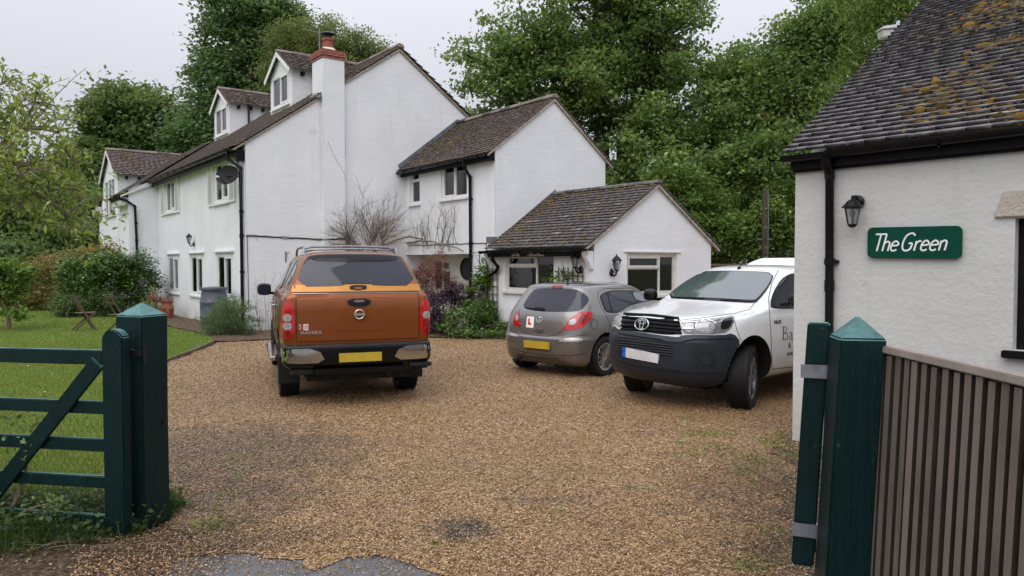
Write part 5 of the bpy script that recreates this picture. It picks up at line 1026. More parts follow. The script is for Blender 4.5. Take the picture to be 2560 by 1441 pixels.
# terracotta pot with a plant
pp = HW(-.55, 5.9, 0); FP = empty('flower_pot', (pp.x, pp.y, 0), 0, 'terracotta strawberry pot with a reddish plant at the foot of the front wall', 'plant pot'); m = MB()
m.lathe([(.13, 0), (.18, .12), (.215, .30), (.20, .42), (.165, .50), (.16, .56), (.19, .58), (.195, .63), (.175, .635), (.16, .60)], (0, 0, 0), 28)
for a in (200, 260, 320): t = R(a); m.tube([(.19 * math.cos(t), .19 * math.sin(t), .33), (.25 * math.cos(t), .25 * math.sin(t), .36), (.26 * math.cos(t), .26 * math.sin(t), .40)], [.045, .05, .05], 8)
m.build('pot', M['terra'], FP, smooth=True); FP.scale = (.85, .85, .9)
bush('pot_plant', 'reddish green leggy plant growing from the terracotta pot', 'plant', (pp.x - .05, pp.y, .52), [(0, 0, .10, .2, .15, .1), (-.25, -.1, .1, .22, .15, .15)], 30, 14, .12, .05, 'lf_red', 401, stems=8); 
bush('pot_plant', 'green leggy shrub beside the terracotta pot', 'plant', (pp.x - .65, pp.y + .3, .0), [(0, 0, .4, .3, .25, .25), (.0, 0, .9, .08, .08, .35)], 40, 18, .13, .05, 'lf_olive', 403, stems=8)
# folding garden chairs
def gchair(loc, rz, label):
    r = empty('garden_chair', loc, rz, label, 'chair', 'folding wooden garden chairs on the lawn')
    for s in (-1, 1):
        m = MB(); m.bar((s * .21, -.22, 0), (s * .21, .24, .86), .022, .035, up=(0, 1, 0)); m.build('leg', M['chair'], r, bevel=.003)
        m = MB(); m.bar((s * .185, .26, 0), (s * .185, -.2, .46), .022, .035, up=(0, 1, 0)); m.build('leg', M['chair'], r, bevel=.003)
    m = MB()
    for i in range(7): m.box(-.20, .20, -.20 + i * .055, -.155 + i * .055, .435, .452)
    m.build('seat', M['chair'], r, bevel=.002); m = MB()
    for k_ in (.70, .82): m.obox((0, .02 + (k_ - .435) * .535, k_), (.21, 0, 0), (0, .008, 0), (0, .018, .034))
    m.build('backrest', M['chair'], r, bevel=.002); r.scale = (1.12, 1.12, 1.08); return r
c1 = gchair(tuple(GP(212, 830)), R(128), 'folding wooden garden chair on the lawn before the green shrub'); gchair(tuple(GP(300, 836)), R(135), 'folding wooden garden chair half hidden behind the left gate post')
# trellises
def trellis(loc, rz, w, h, z0, label):
    m = MB(); n_ = max(3, int(w / .15) + 1)
    for i in range(n_): x = w * i / (n_ - 1) - w / 2; m.box(x - .012, x + .012, .0, .012, z0 - .05, z0 + h + .03)
    k_ = max(3, int(h / .18))
    for i in range(k_): z = z0 + h * (i + .3) / k_; m.box(-w / 2 - .05, w / 2 + .05, .0125, .024, z - .012, z + .012)
    o = m.build('trellis', M['chair'], None); o.location = loc; o.rotation_euler = (0, 0, rz); tag(o, label, 'trellis')
trellis(HW(4.46, -4.28, 0), HZ + R(90), .38, 1.45, .2, 'narrow wooden trellis beside the downpipe of the low extension'); trellis(HW(4.46, -7.08, 0), HZ + R(90), .75, .85, .75, 'square wooden trellis between the extension window and the coach lantern')
# utility pole and street lamp
UP = empty('utility_pole', YP(1912, 700, 22) * Vector((1, 1, 0)) if 0 else Vector((YP(1912, 660, 22).x, 22, 0)), 0, 'short brown wooden pole standing in front of the trees behind the white pickup', 'pole'); m = MB(); m.tube([(0, 0, -.3), (0, 0, 3.88)], [.11, .095], 12); m.build('pole', M['pole'], UP, smooth=True)
m = MB(); m.bar((-.25, -.02, 2.42), (.2, -.02, 2.42), .04, .04); m.tube([(.03, -.11, 3.88), (.05, -.12, 3.0), (.03, -.11, .2)], .014, 6); m.build('conduit', M['steel'], UP)
lp = YP(2232, 85, 14.5); SL_ = empty('street_lamp', (lp.x + .9, 14.5, 0), 0, 'grey street lamp head showing above the lodge roof', 'street lamp'); m = MB(); m.tube([(0, 0, 0), (0, 0, lp.z - .5), (-.1, 0, lp.z - .1), (-.5, 0, lp.z + .06)], [.06, .045, .035, .03], 10); m.build('pole', M['steel'], SL_, smooth=True)
m = MB(); x0 = -.9; z = lp.z; m.prism([(x0 - .29, -.12, z + .05), (x0 + .32, -.12, z + .10), (x0 + .32, -.12, z + .14), (x0 + .1, -.10, z + .17), (x0 - .22, -.10, z + .12)], (0, .24, 0)); sh = m.build('housing', plain('pale_grey_lamp_housing', (.42, .43, .46), .4, .2), SL_, bevel=.012)
m = MB(); m.prism([(x0 - .27, -.10, z + .05), (x0 + .30, -.10, z + .09), (x0 + .25, -.08, z - .05), (x0 - .23, -.08, z - .10)], (0, .2, 0)); m.build('diffuser', plain('milky_diffuser', (.55, .55, .52), .25), SL_, bevel=.02)
m = MB(); m.lathe([(.05, .15), (.05, .18), (.04, .19), (.042, .21), (.03, .24), (.01, .25)], (x0 + .1, 0, z), 12); m.build('photocell', plain('clear_grey_photocell', (.45, .46, .48), .2), SL_, smooth=True)
# brown fence behind the parked cars
FB = empty('board_fence', (3.6, 21.2, 0), R(-4), 'brown wooden board fence behind the white pickup', 'fence'); m = MB(); q = random.Random(2)
x = 0
while x < 9: m.box(x, x + .118, -.01 + q.uniform(0, .004), .01, 0, 1.62 + q.uniform(0, .01), q.random()); x += .125
m.build('boards', M['boards'], FB); m = MB(); m.box(-.05, 9.05, -.05, .05, 1.64, 1.70); m.build('top_rail', M['boards'], FB, bevel=.006)
for i in range(5): m = MB(); m.box(i * 2.2, i * 2.2 + .1, .012, .11, 0, 1.63); m.build('post', M['boards'], FB)
# ---------------------------------------------------------------- vehicles
def paint(name, c, metal=0, rough=.35, flake=0, dirt=.25, coat=1):
    k = NM(name); n = k.noise(3.5, 6, .65); col = k.mix(k.math('MULTIPLY', k.ramp(n, [(.4, 0.), (.75, 1.)]), dirt), c, tuple(x * .72 for x in c))
    sp = k.n('ShaderNodeSeparateXYZ'); k.l(k.tc.outputs['Object'], sp.inputs[0]); lo = k.n('ShaderNodeMapRange'); lo.inputs[1].default_value = .3; lo.inputs[2].default_value = .85; lo.inputs[3].default_value = .55; lo.inputs[4].default_value = 0.
    k.l(sp.outputs['Z'], lo.inputs[0]); col = k.mix(k.math('MULTIPLY', lo.outputs[0], n), col, (.12, .09, .06))
    k.set(col, rough, metal, .5); k.b.inputs['Coat Weight'].default_value = coat; k.b.inputs['Coat Roughness'].default_value = .04
    k.bump(k.noise(150, 2), .04, .002)                      # rain beads
    return k.m
M['orange'] = paint('copper_orange_paint', (.245, .066, .010), .5, .34, coat=.45); M['greige'] = paint('warm_grey_metallic_paint', (.205, .198, .19), .5, .33)
M['vanwhite'] = paint('white_vehicle_paint', (.86, .87, .88), 0, .35, dirt=.08); M['bumper'] = plain('charcoal_bumper_plastic', (.020, .025, .034), .42, var=.2, spec=.3)
k = NM('tinted_car_glass'); k.set(k.mix(k.noise(2, 4), (.006, .008, .016), (.016, .020, .036)), .03, 0, .5, ior=1.5); k.bump(k.noise(60, 3), .03, .003); M['cglass'] = k.m
k = NM('windscreen_glass'); k.set((.06, .085, .09), .04, 0, .5, ior=2.4); k.bump(k.noise(40, 3), .04, .004); M['wscreen'] = k.m
k = NM('red_lens'); k.set(k.mix(k.noise(30, 2), (.36, .003, .004), (.55, .008, .008)), .12, coat=1); M['redlens'] = k.m
k = NM('dark_red_lens'); k.set((.22, .006, .008), .12, coat=1); M['redlens2'] = k.m
M['clearlens'] = plain('ribbed_clear_lens', (.42, .40, .38), .12, .35, var=.4, scale=40, coat=1); M['lens2'] = plain('bright_clear_lens', (.36, .36, .37), .18, .2, var=.45, scale=50, coat=1)
M['yplate'] = plain('yellow_number_plate', (.46, .33, .03), .4); M['wplate'] = plain('white_number_plate', (.62, .62, .62), .4); M['blue'] = plain('blue_band', (.02, .12, .50), .4); M['red'] = plain('red_vinyl', (.70, .02, .02), .45)
M['rim'] = plain('brushed_alloy', (.46, .45, .44), .28, .85, var=.2); M['gloss'] = plain('gloss_black', (.004, .004, .005), .18, spec=.3); M['decal'] = plain('charcoal_lettering', (.045, .045, .05), .6); M['silver'] = plain('silver_badge', (.62, .62, .62), .22, .8)
def pchip(xs, ys, x):
    xs, ys = np.array(xs, float), np.array(ys, float); h = np.diff(xs); d = np.diff(ys) / h; m = np.zeros(len(xs)); m[0], m[-1] = d[0], d[-1]
    for i in range(1, len(xs) - 1):
        if d[i - 1] * d[i] > 0: w1, w2 = 2 * h[i] + h[i - 1], h[i] + 2 * h[i - 1]; m[i] = (w1 + w2) / (w1 / d[i - 1] + w2 / d[i])
    i = np.clip(np.searchsorted(xs, x) - 1, 0, len(h) - 1); t = (x - xs[i]) / h[i]; H_ = h[i]
    return ys[i] * (1 + 2 * t) * (1 - t) ** 2 + m[i] * H_ * t * (1 - t) ** 2 + ys[i + 1] * t * t * (3 - 2 * t) + m[i + 1] * H_ * t * t * (t - 1)
def hull(name, keys, mat, parent, wells=(), ns=60, sub=4, sharp=38):
    """keys: rows (z, xr, xf, w, bow_rear, bow_front, rad_rear, rad_front, taper_rear, taper_front): a stack of rounded plan outlines"""
    A = np.array(keys, float); zs = []
    for i in range(len(A) - 1): zs += list(np.linspace(A[i, 0], A[i + 1, 0], sub, endpoint=False))
    zs.append(A[-1, 0]); P = [pchip(A[:, 0], A[:, j], np.array(zs)) for j in range(1, A.shape[1])]; rows = []
    nf, nc = 10, 8
    for q in range(len(zs)):
        xr, xf, w, br, bf, rr_, rf_, tr, tf = [p[q] for p in P]; L = xf - xr; xa, xb = xr + L * .38, xf - L * .38
        Y = lambda x: w - tr * max(0, (xa - x) / (xa - xr)) ** 2 - tf * max(0, (x - xb) / (xf - xb)) ** 2
        Xr = lambda y: xr + br * (y / w) ** 2; Xf = lambda y: xf - bf * (y / w) ** 2; pts = []
        yr = Y(xr + br); yf = Y(xf - bf)
        a = max(.02, yr - rr_); 
        for i in range(nf): y = a * i / nf; pts.append((Xr(y), y))
        P0, P2 = (Xr(a), a), None; xs0 = Xr(yr) + rr_; P2 = (xs0, Y(xs0)); C = (Xr(yr), yr)
        for i in range(nc): t = i / nc; pts.append(tuple((1 - t) ** 2 * P0[k] + 2 * t * (1 - t) * C[k] + t * t * P2[k] for k in (0, 1)))
        xs1 = Xf(yf) - rf_
        for i in range(ns): x = xs0 + (xs1 - xs0) * i / ns; pts.append((x, Y(x)))
        b_ = max(.02, yf - rf_); P0 = (xs1, Y(xs1)); C = (Xf(yf), yf); P2 = (Xf(b_), b_)
        for i in range(nc): t = i / nc; pts.append(tuple((1 - t) ** 2 * P0[k] + 2 * t * (1 - t) * C[k] + t * t * P2[k] for k in (0, 1)))
        for i in range(nf + 1): y = b_ * (1 - i / nf); pts.append((Xf(y), y))
        rows.append([(x, y, zs[q]) for x, y in pts])
    n = len(rows[0]); V = []; F = []; N = 2 * n - 2
    for r_ in rows: V += r_ + [(x, -y, z) for x, y, z in r_[1:-1][::-1]]
    for i in range(len(rows) - 1):
        for j in range(N): F.append((i * N + j, i * N + (j + 1) % N, (i + 1) * N + (j + 1) % N, (i + 1) * N + j))
    for k, base in ((0, 0), (1, (len(rows) - 1) * N)):
        for j in range(n - 1):
            l0, l1 = j, j + 1; r0, r1 = (N - j) % N, (N - j - 1) % N; f = [base + l0, base + l1, base + r1, base + r0]; f = list(dict.fromkeys(f)); F.append(tuple(f))
    m = MB(); m.add(V, F); o = m.build(name, [mat, M['under']], parent)
    if wells:
        cu = MB()
        for (x, z, r, y0, y1) in wells:
            for s in (1, -1): cu.lathe([(r, s * y0), (r, s * y1)], (x, 0, z), 48, axis='y')
        co = cu.build('cutter', M['under'], parent); co.data.materials.clear(); co.data.materials.append(M['orange']); co.data.materials.append(M['under']); co.data.polygons.foreach_set('material_index', [1] * len(co.data.polygons))
        bo_ = o.modifiers.new('b', 'BOOLEAN'); bo_.operation = 'DIFFERENCE'; bo_.object = co; bo_.solver = 'EXACT'; bo_.material_mode = 'INDEX'
        dg = bpy.context.evaluated_depsgraph_get(); me = bpy.data.meshes.new_from_object(o.evaluated_get(dg)); o.modifiers.clear(); old = o.data; o.data = me; me.name = name; bpy.data.meshes.remove(old)
        cd = co.data; bpy.data.objects.remove(co); bpy.data.meshes.remove(cd)
    me = o.data; me.polygons.foreach_set('use_smooth', [True] * len(me.polygons)); me.set_sharp_from_angle(angle=R(sharp)); return o
def chaikin(P, k=2, closed=True):
    for _ in range(k):
        Q = []; n = len(P)
        for i in range(n if closed else n - 1):
            a, b = P[i], P[(i + 1) % n]; Q += [(a[0] * .75 + b[0] * .25, a[1] * .75 + b[1] * .25), (a[0] * .25 + b[0] * .75, a[1] * .25 + b[1] * .75)]
        if not closed: Q = [P[0]] + Q + [P[-1]]
        P = Q
    return P
class Car:
    def __init__(s, name, label, cat, loc, fwd):
        s.rz = math.atan2(fwd[1], fwd[0]); s.root = empty(name, loc, s.rz, label, cat); s.M = Matrix.Translation(loc) @ Matrix.Rotation(s.rz, 4, 'Z'); s.I = s.M.inverted(); s.cam = s.I @ Vector((0, 0, 1.7))
    def use(s, *objs):
        vs, fs = [], []
        for o in objs: n = len(vs); vs += [v.co.copy() for v in o.data.vertices]; fs += [tuple(i + n for i in p.vertices) for p in o.data.polygons]
        s.bvh = BVHTree.FromPolygons(vs, fs)
    def ray(s, mode, u, v):
        if mode == 'cam': w = YP(u, v, 10); return s.cam, ((s.I @ w) - s.cam).normalized()
        if mode == 'rear': return Vector((-6, u, v)), Vector((1, 0, 0))
        if mode == 'front': return Vector((8, u, v)), Vector((-1, 0, 0))
        if mode == 'left': return Vector((u, 4, v)), Vector((0, -1, 0))
        if mode == 'right': return Vector((u, -4, v)), Vector((0, 1, 0))
        if mode == 'top': return Vector((u, v, 4)), Vector((0, 0, -1))
    def hit(s, mode, u, v):
        o, d = s.ray(mode, u, v); p, n, i, t = s.bvh.ray_cast(o, d)
        if p is None: return None, None
        if n.dot(d) > 0: n = -n
        return p, n
    def patch(s, name, mode, poly, mat, off=.004, rnd=2, res=None, parent=None, mirror=False, smooth=True, deep=.012, nrm=None, label=None):
        P = chaikin(poly, rnd) if rnd else list(poly); span = max(max(p[0] for p in P) - min(p[0] for p in P), max(p[1] for p in P) - min(p[1] for p in P)); res = res or span / 16
        B = []
        for i in range(len(P)):
            a, b = Vector(P[i]), Vector(P[(i + 1) % len(P)]); k = max(1, int((b - a).length / res)); B += [a.lerp(b, j / k) for j in range(k)]
        nb = len(B); V = list(B); x0, x1 = min(p.x for p in B), max(p.x for p in B); y0, y1 = min(p.y for p in B), max(p.y for p in B); ex = np.array([(p.x, p.y) for p in B]); x = x0 + res * .5
        while x < x1:
            y = y0 + res * .5
            while y < y1:
                if in_poly([(p.x, p.y) for p in B], np.array([x]), np.array([y]))[0] and np.min(np.hypot(ex[:, 0] - x, ex[:, 1] - y)) > res * .45: V.append(Vector((x, y)))
                y += res
            x += res
        v2, e2, f2, *_ = delaunay_2d_cdt(V, [(i, (i + 1) % nb) for i in range(nb)], [], 1, 1e-6); top = []; inn = []; 
        for p in v2:
            h, n = s.hit(mode, p.x, p.y)
            if h is None: top.append(None); inn.append(None); continue
            top.append(h + n * off); inn.append(h - n * deep)
        # outline points that miss the hull slide to the nearest hit
        okp = [(i, v2[i]) for i in range(len(v2)) if top[i] is not None]
        if not okp: return None
        for i in range(len(v2)):
            if top[i] is None: j = min(okp, key=lambda q: (q[1] - v2[i]).length)[0]; top[i] = top[j]; inn[i] = inn[j]
        fs = [tuple(f) for f in f2]; ec = {}
        for f in fs:
            for a, b in zip(f, f[1:] + f[:1]): ec.setdefault((min(a, b), max(a, b)), []).append((a, b))
        sk = [(e[0][0], e[0][1]) for e in ec.values() if len(e) == 1]; n = len(top); m = MB(); m.add(top + inn, fs + [(b, a, a + n, b + n) for a, b in sk]); pr = parent or s.root
        o = m.build(name, mat, pr, smooth=True, angle=30); 
        if label: o['label'] = label
        if mirror:
            m.v = [(x, -y, z) for x, y, z in m.v]; m.f = [f[::-1] for f in m.f]; o2 = m.build(name, mat, pr, smooth=True, angle=30); return o, o2
        return o
    def line(s, mode, P, r=.0035, mb=None, closed=False, k=10, lift=0):
        Q = []; n = len(P)
        for i in range(n if closed else n - 1):
            a, b = Vector(P[i]), Vector(P[(i + 1) % n])
            for j in range(k): h, nn = s.hit(mode, *a.lerp(b, j / k)); Q += [h + nn * lift] if h is not None else []
        if not closed: h, nn = s.hit(mode, *P[-1]); Q += [h + nn * lift] if h is not None else []
        if len(Q) > 1: mb.tube(Q, r, 5, closed=closed)
    def text(s, txt, p, right, up, size, mat, name='lettering', shear=0, parent=None, bold=0, space=1.0, off=.006, depth=.001):
        me = text_mesh(txt, size, depth, shear, space, bold); right, up = Vector(right).normalized(), Vector(up).normalized(); nn = right.cross(up)
        me.transform(Matrix.Translation(Vector(p) + nn * off) @ Matrix((right, up, nn)).transposed().to_4x4()); me.materials.append(mat); o = bpy.data.objects.new(name, me); COL.objects.link(o); o.parent = parent or s.root; return o
    def ontext(s, txt, mode, u, v, size, mat, flip=1, **kw):
        h, n = s.hit(mode, u, v); up = Vector((0, 0, 1)); r_ = up.cross(n).normalized(); return s.text(txt, h, r_, n.cross(r_), size, mat, **kw)
def wheel(car, x, y, r, w, side, rim='multi', steer=0, tread=True):
    """tyre with tread blocks, rim as a sub-part"""
    m = MB(); h = w / 2; ri = r * .66; prof = [(ri, -h * .78), (ri + .02, -h * .92), (r * .86, -h), (r * .95, -h * .96), (r * .985, -h * .84), (r, -h * .6), (r, h * .6), (r * .985, h * .84), (r * .95, h * .96), (r * .86, h), (ri + .02, h * .92), (ri, h * .78), (ri * .97, h * .5), (ri * .97, -h * .5)]
    n = 64; vs = []
    for rr_, yy in prof: vs += [(rr_ * math.cos(2 * math.pi * k / n), yy, rr_ * math.sin(2 * math.pi * k / n)) for k in range(n)]
    m.add(vs, [(i * n + k, i * n + (k + 1) % n, ((i + 1) % len(prof)) * n + (k + 1) % n, ((i + 1) % len(prof)) * n + k) for i in range(len(prof)) for k in range(n)])
    if tread:
        nb = int(2 * math.pi * r / .034)
        for k in range(nb):
            for j, yy in enumerate((-.78, -.42, -.0, .42, .78)):
                t = 2 * math.pi * (k + .5 * (j % 2)) / nb; rad = r + .001 if abs(yy) < .6 else r - .004; c = Vector((rad * math.cos(t), yy * h, rad * math.sin(t))); er = Vector((math.cos(t), 0, math.sin(t))); et = Vector((-math.sin(t), .35 * (1 if j % 2 else -1), math.cos(t))).normalized(); m.obox(c, et * .0115, Vector((0, h * .155, 0)), er * .006)
    o = m.build('wheel', M['rubber'], car.root); me = o.data; o.location = (x, y, r - .012); o.rotation_euler = (0, 0, steer)
    k = MB(); s = side; k.lathe([(ri * .97, -h * .6 * s), (ri * .97, h * .80 * s), (ri * 1.03, h * .84 * s), (ri * 1.02, h * .88 * s), (ri * .93, h * .80 * s), (ri * .90, h * .35 * s), (.05, h * .3 * s)], (0, 0, 0), 48, axis='y'); rd_ = k.build('rim', M['rim'] if rim != 'steel' else M['steel'], o, smooth=True, angle=30)
    k = MB(); ns = 12 if rim == 'multi' else 6
    for i in range(ns):
        t = 2 * math.pi * i / ns
        for dt in ((-.09, .09) if rim == 'multi' else (0,)):
            a = Vector((.045 * math.cos(t + dt * 2), h * .62 * s, .045 * math.sin(t + dt * 2))); b = Vector((ri * .95 * math.cos(t + dt), h * .76 * s, ri * .95 * math.sin(t + dt))); k.bar(a, b, .013 if rim == 'multi' else .05, .025, up=(0, 1, 0))
    k.lathe([(.055, h * .45 * s), (.055, h * .70 * s), (.03, h * .74 * s)], (0, 0, 0), 20, axis='y'); k.build('spokes', M['rim'] if rim != 'steel' else M['steel'], o, bevel=.002)
    k = MB(); k.lathe([(ri * .86, h * .30 * s), (ri * .86, h * .34 * s)], (0, 0, 0), 32, axis='y'); k.build('brake_disc', M['under'], o); return o
def mirror_(car, p, side, mat, w=.2, h=.17, foot=None):
    m = MB(); x, y, z = p; V = []
    sec = [(0, .82), (.04, 1.0), (.09, .9), (.12, .55)]
    for dx, k_ in sec:
        for i in range(16): t = 2 * math.pi * i / 16; cy, cz = math.copysign(abs(math.cos(t)) ** .6, math.cos(t)), math.copysign(abs(math.sin(t)) ** .6, math.sin(t)); V.append((x + dx, y + side * w / 2 + cy * w / 2 * k_, z + cz * h / 2 * k_))
    m.add(V, [(i * 16 + j, i * 16 + (j + 1) % 16, (i + 1) * 16 + (j + 1) % 16, (i + 1) * 16 + j) for i in range(3) for j in range(16)] + [tuple(range(16)), tuple(range(48, 64))]); m.bar((x + .06, y - side * .09, z - h * .35), (x + .06, y + side * .04, z - h * .3), .05, .04)
    o = m.build('wing_mirror', mat, car.root, smooth=True, angle=50); g_ = MB(); g_.prism([(x - .003, y + side * w / 2 + math.copysign(abs(math.cos(t)) ** .6, math.cos(t)) * w * .38, z + math.copysign(abs(math.sin(t)) ** .6, math.sin(t)) * h * .38) for t in [2 * math.pi * i / 16 for i in range(16)]], (.004, 0, 0)); g_.build('mirror_glass', M['cglass'], o); return o
M['gold'] = paint('golden_orange_paint', (.46, .19, .02), .45, .36, coat=.5)  # body orange with the sky sheen of an upward face in its colour
# ================= orange pickup, seen from behind
NV = Car('pickup_truck', 'copper orange double cab pickup with matching canopy, seen from behind', 'pickup truck', (-2.19, 9.9, 0), (-.334, .943))
#       z     xr     xf    w    br   bf   rr   rf   tr   tf
nk = [(0.4, -.95, 3.95, .80, .02, .1, .10, .2, .02, .05), (0.5, -1.06, 4.02, .88, .02, .15, .10, .25, .02, .06), (0.78, -1.09, 4.05, .915, .03, .2, .09, .3, .02, .08), (0.95, -1.10, 4.03, .925, .03, .25, .09, .3, .02, .09), (1.08, -1.105, 3.85, .925, .03, .3, .09, .3, .02, .09),
      (1.17, -1.105, 3.2, .922, .03, .3, .09, .3, .02, .06), (1.24, -1.10, 2.75, .915, .03, .25, .09, .25, .02, .05), (1.31, -1.09, 2.6, .895, .03, .22, .08, .22, .02, .05), (1.345, -1.07, 2.5, .865, .03, .2, .08, .2, .02, .05), (1.38, -1.05, 2.45, .835, .04, .18, .08, .2, .02, .05), (1.456, -1.01, 2.35, .805, .04, .18, .08, .2, .02, .05),
      (1.6, -.915, 2.1, .745, .05, .16, .09, .2, .02, .05), (1.722, -.83, 1.88, .69, .06, .15, .10, .2, .03, .05), (1.788, -.80, 1.7, .645, .08, .15, .12, .2, .04, .05), (1.827, -.74, 1.5, .57, .10, .15, .14, .2, .05, .05), (1.85, -.6, 1.3, .45, .12, .12, .14, .2, .05, .05), (1.861, -.4, 1.0, .28, .1, .1, .1, .15, .05, .05)]
nb = hull('body', nk, M['orange'], NV.root, [(0, .40, .47, .55, 1.2), (3.15, .40, .47, .55, 1.2)])
bk = [(.44, -1.05, -.6, .80, .02, .02, .1, .05, 0, 0), (.50, -1.14, -.6, .88, .03, .02, .1, .05, 0, 0), (.56, -1.175, -.6, .905, .04, .02, .11, .05, 0, 0), (.69, -1.18, -.6, .91, .04, .02, .11, .05, 0, 0), (.73, -1.175, -.6, .905, .04, .02, .1, .05, 0, 0), (.755, -1.15, -.6, .89, .04, .02, .1, .05, 0, 0)]
bb_ = hull('rear_bumper', bk, M['gloss'], NV.root, ns=20)
NV.use(nb)
# tailgate, lights, glass : y to the left, z up
tg = MB(); NV.line('rear', [(.745, .79), (.745, 1.343), (-.755, 1.343), (-.755, .79)], .0045, tg, True, 14); tg.build('tailgate_seam', M['under'], NV.root)
tp = NV.patch('tailgate', 'rear', [(.735, .795), (.735, 1.335), (-.745, 1.335), (-.745, .795)], M['orange'], .010, 0, .07)
NV.use(nb, tp)
tg = NV.patch('tailgate_pressing', 'rear', [(.44, 1.2), (.40, 1.2), (.30, .96), (.24, .935), (-.24, .935), (-.30, .96), (-.40, 1.2), (-.44, 1.2), (-.33, .935), (-.27, .905), (.27, .905), (.33, .935)], M['orange'], .006, 1, .02, tp)
tg = MB(); NV.line('rear', [(.74, 1.285), (.3, 1.3), (-.3, 1.3), (-.74, 1.285)], .006, tg, False, 14, -.003); tg.build('crease', M['orange'], tp, smooth=True)
NV.patch('handle_bezel', 'rear', [(.155, 1.285), (.12, 1.19), (-.12, 1.19), (-.155, 1.285)], M['gloss'], .012, 1, None, tp); NV.patch('handle_lever', 'rear', [(.065, 1.268), (.065, 1.24), (-.065, 1.24), (-.065, 1.268)], plain('dull_grey_handle', (.12, .12, .13), .4), .022, 1, None, tp)
h_, n_ = NV.hit('rear', -.0, 1.1); m = MB(); cp_ = h_ + Vector((-.014, 0, 0)); m.tube([cp_ + Vector((0, .054 * math.cos(t), .054 * math.sin(t))) for t in [2 * math.pi * i / 28 for i in range(28)]], .0085, 8, closed=True); m.obox(cp_ - Vector((.006, 0, 0)), (.006, 0, 0), (0, .070, 0), (0, 0, .013)); m.build('emblem', M['silver'], tp, smooth=True, angle=35)
NV.ontext('NAVARA', 'rear', .575, .895, .058, M['silver'], parent=tp, bold=.0012, space=1.12, off=.004, depth=.004, name='model_badge')
NV.ontext('5', 'rear', .70, .963, .085, plain('pink_sticker', (.75, .25, .28), .5), parent=tp, bold=.002, name='sticker_figure'); NV.patch('sticker', 'rear', [(.665, .998), (.665, .925), (.605, .925), (.605, .998)], M['wplate'], .003, 0, None, tp)
NV.patch('sticker_band', 'rear', [(.655, .955), (.655, .948), (.615, .948), (.615, .955)], M['red'], .005, 0, None, tp); NV.patch('sticker_band', 'rear', [(.655, .977), (.655, .969), (.615, .969), (.615, .977)], M['red'], .005, 0, None, tp)
NV.use(nb)
for sd in (1, -1):
    f = lambda P: [(sd * a, b) for a, b in P]
    tl = NV.patch('tail_light', 'rear', f([(.762, 1.24), (.83, 1.262), (.885, 1.24), (.912, 1.0), (.905, .83), (.762, .82)]), M['redlens'], .012, 1)
    NV.patch('tail_light_side', 'left' if sd > 0 else 'right', [(-1.05, 1.22), (-.94, 1.16), (-.955, .95), (-1.02, .85), (-1.06, .85)], M['redlens'], .007, 1)
    NV.use(nb, tl)
    NV.patch('brake_lens', 'rear', f([(.80, 1.235), (.87, 1.24), (.888, 1.14), (.80, 1.135)]), M['redlens'], .006, 1, None, tl); NV.patch('reverse_lens', 'rear', f([(.800, 1.115), (.895, 1.12), (.895, 1.035), (.800, 1.03)]), M['clearlens'], .005, 1, None, tl)
    NV.patch('indicator_lens', 'rear', f([(.800, 1.02), (.895, 1.02), (.898, .935), (.800, .93)]), M['lens2'] if sd > 0 else M['redlens2'], .005, 1, None, tl); NV.patch('fog_lens', 'rear', f([(.795, .915), (.905, .915), (.900, .845), (.795, .84)]), M['redlens2'], .004, 1, None, tl); NV.use(nb)
NV.patch('canopy_door_lip', 'rear', [(.795, 1.368), (.775, 1.45), (-.775, 1.45), (-.795, 1.368)], M['gold'], .005, 0, .05)
gp = NV.patch('canopy_rear_window', 'rear', [(.755, 1.428), (.60, 1.772), (.52, 1.802), (.3, 1.816), (-.3, 1.816), (-.52, 1.802), (-.60, 1.772), (-.755, 1.428), (-.2, 1.431), (-.14, 1.461), (.14, 1.461), (.2, 1.431)], M['cglass'], .007, 1, .05)
NV.use(nb, gp); NV.patch('tinted_band', 'rear', [(.585, 1.772), (.52, 1.796), (.3, 1.81), (-.3, 1.81), (-.52, 1.796), (-.585, 1.772), (-.5, 1.739), (-.3, 1.727), (.3, 1.727), (.5, 1.739)], M['gloss'], .004, 1, .03, gp)  # shadow and dark reflection under the roof lip, painted as a black band
NV.patch('canopy_lock', 'rear', [(.11, 1.413), (.09, 1.436), (-.09, 1.436), (-.11, 1.413), (-.09, 1.392), (.09, 1.392)], M['gloss'], .022, 1); NV.patch('lock_button', 'rear', [(.045, 1.409), (.045, 1.388), (-.045, 1.388), (-.045, 1.409)], M['orange'], .026, 1)
m = MB(); NV.line('rear', [(.84, 1.356), (-.84, 1.356)], .008, m, False, 20, 0); m.build('canopy_seal', M['gloss'], NV.root); m = MB(); NV.line('rear', [(.78, 1.347), (-.78, 1.347)], .003, m, False, 20, .006); m.build('chrome_strip', M['chrome'], NV.root)
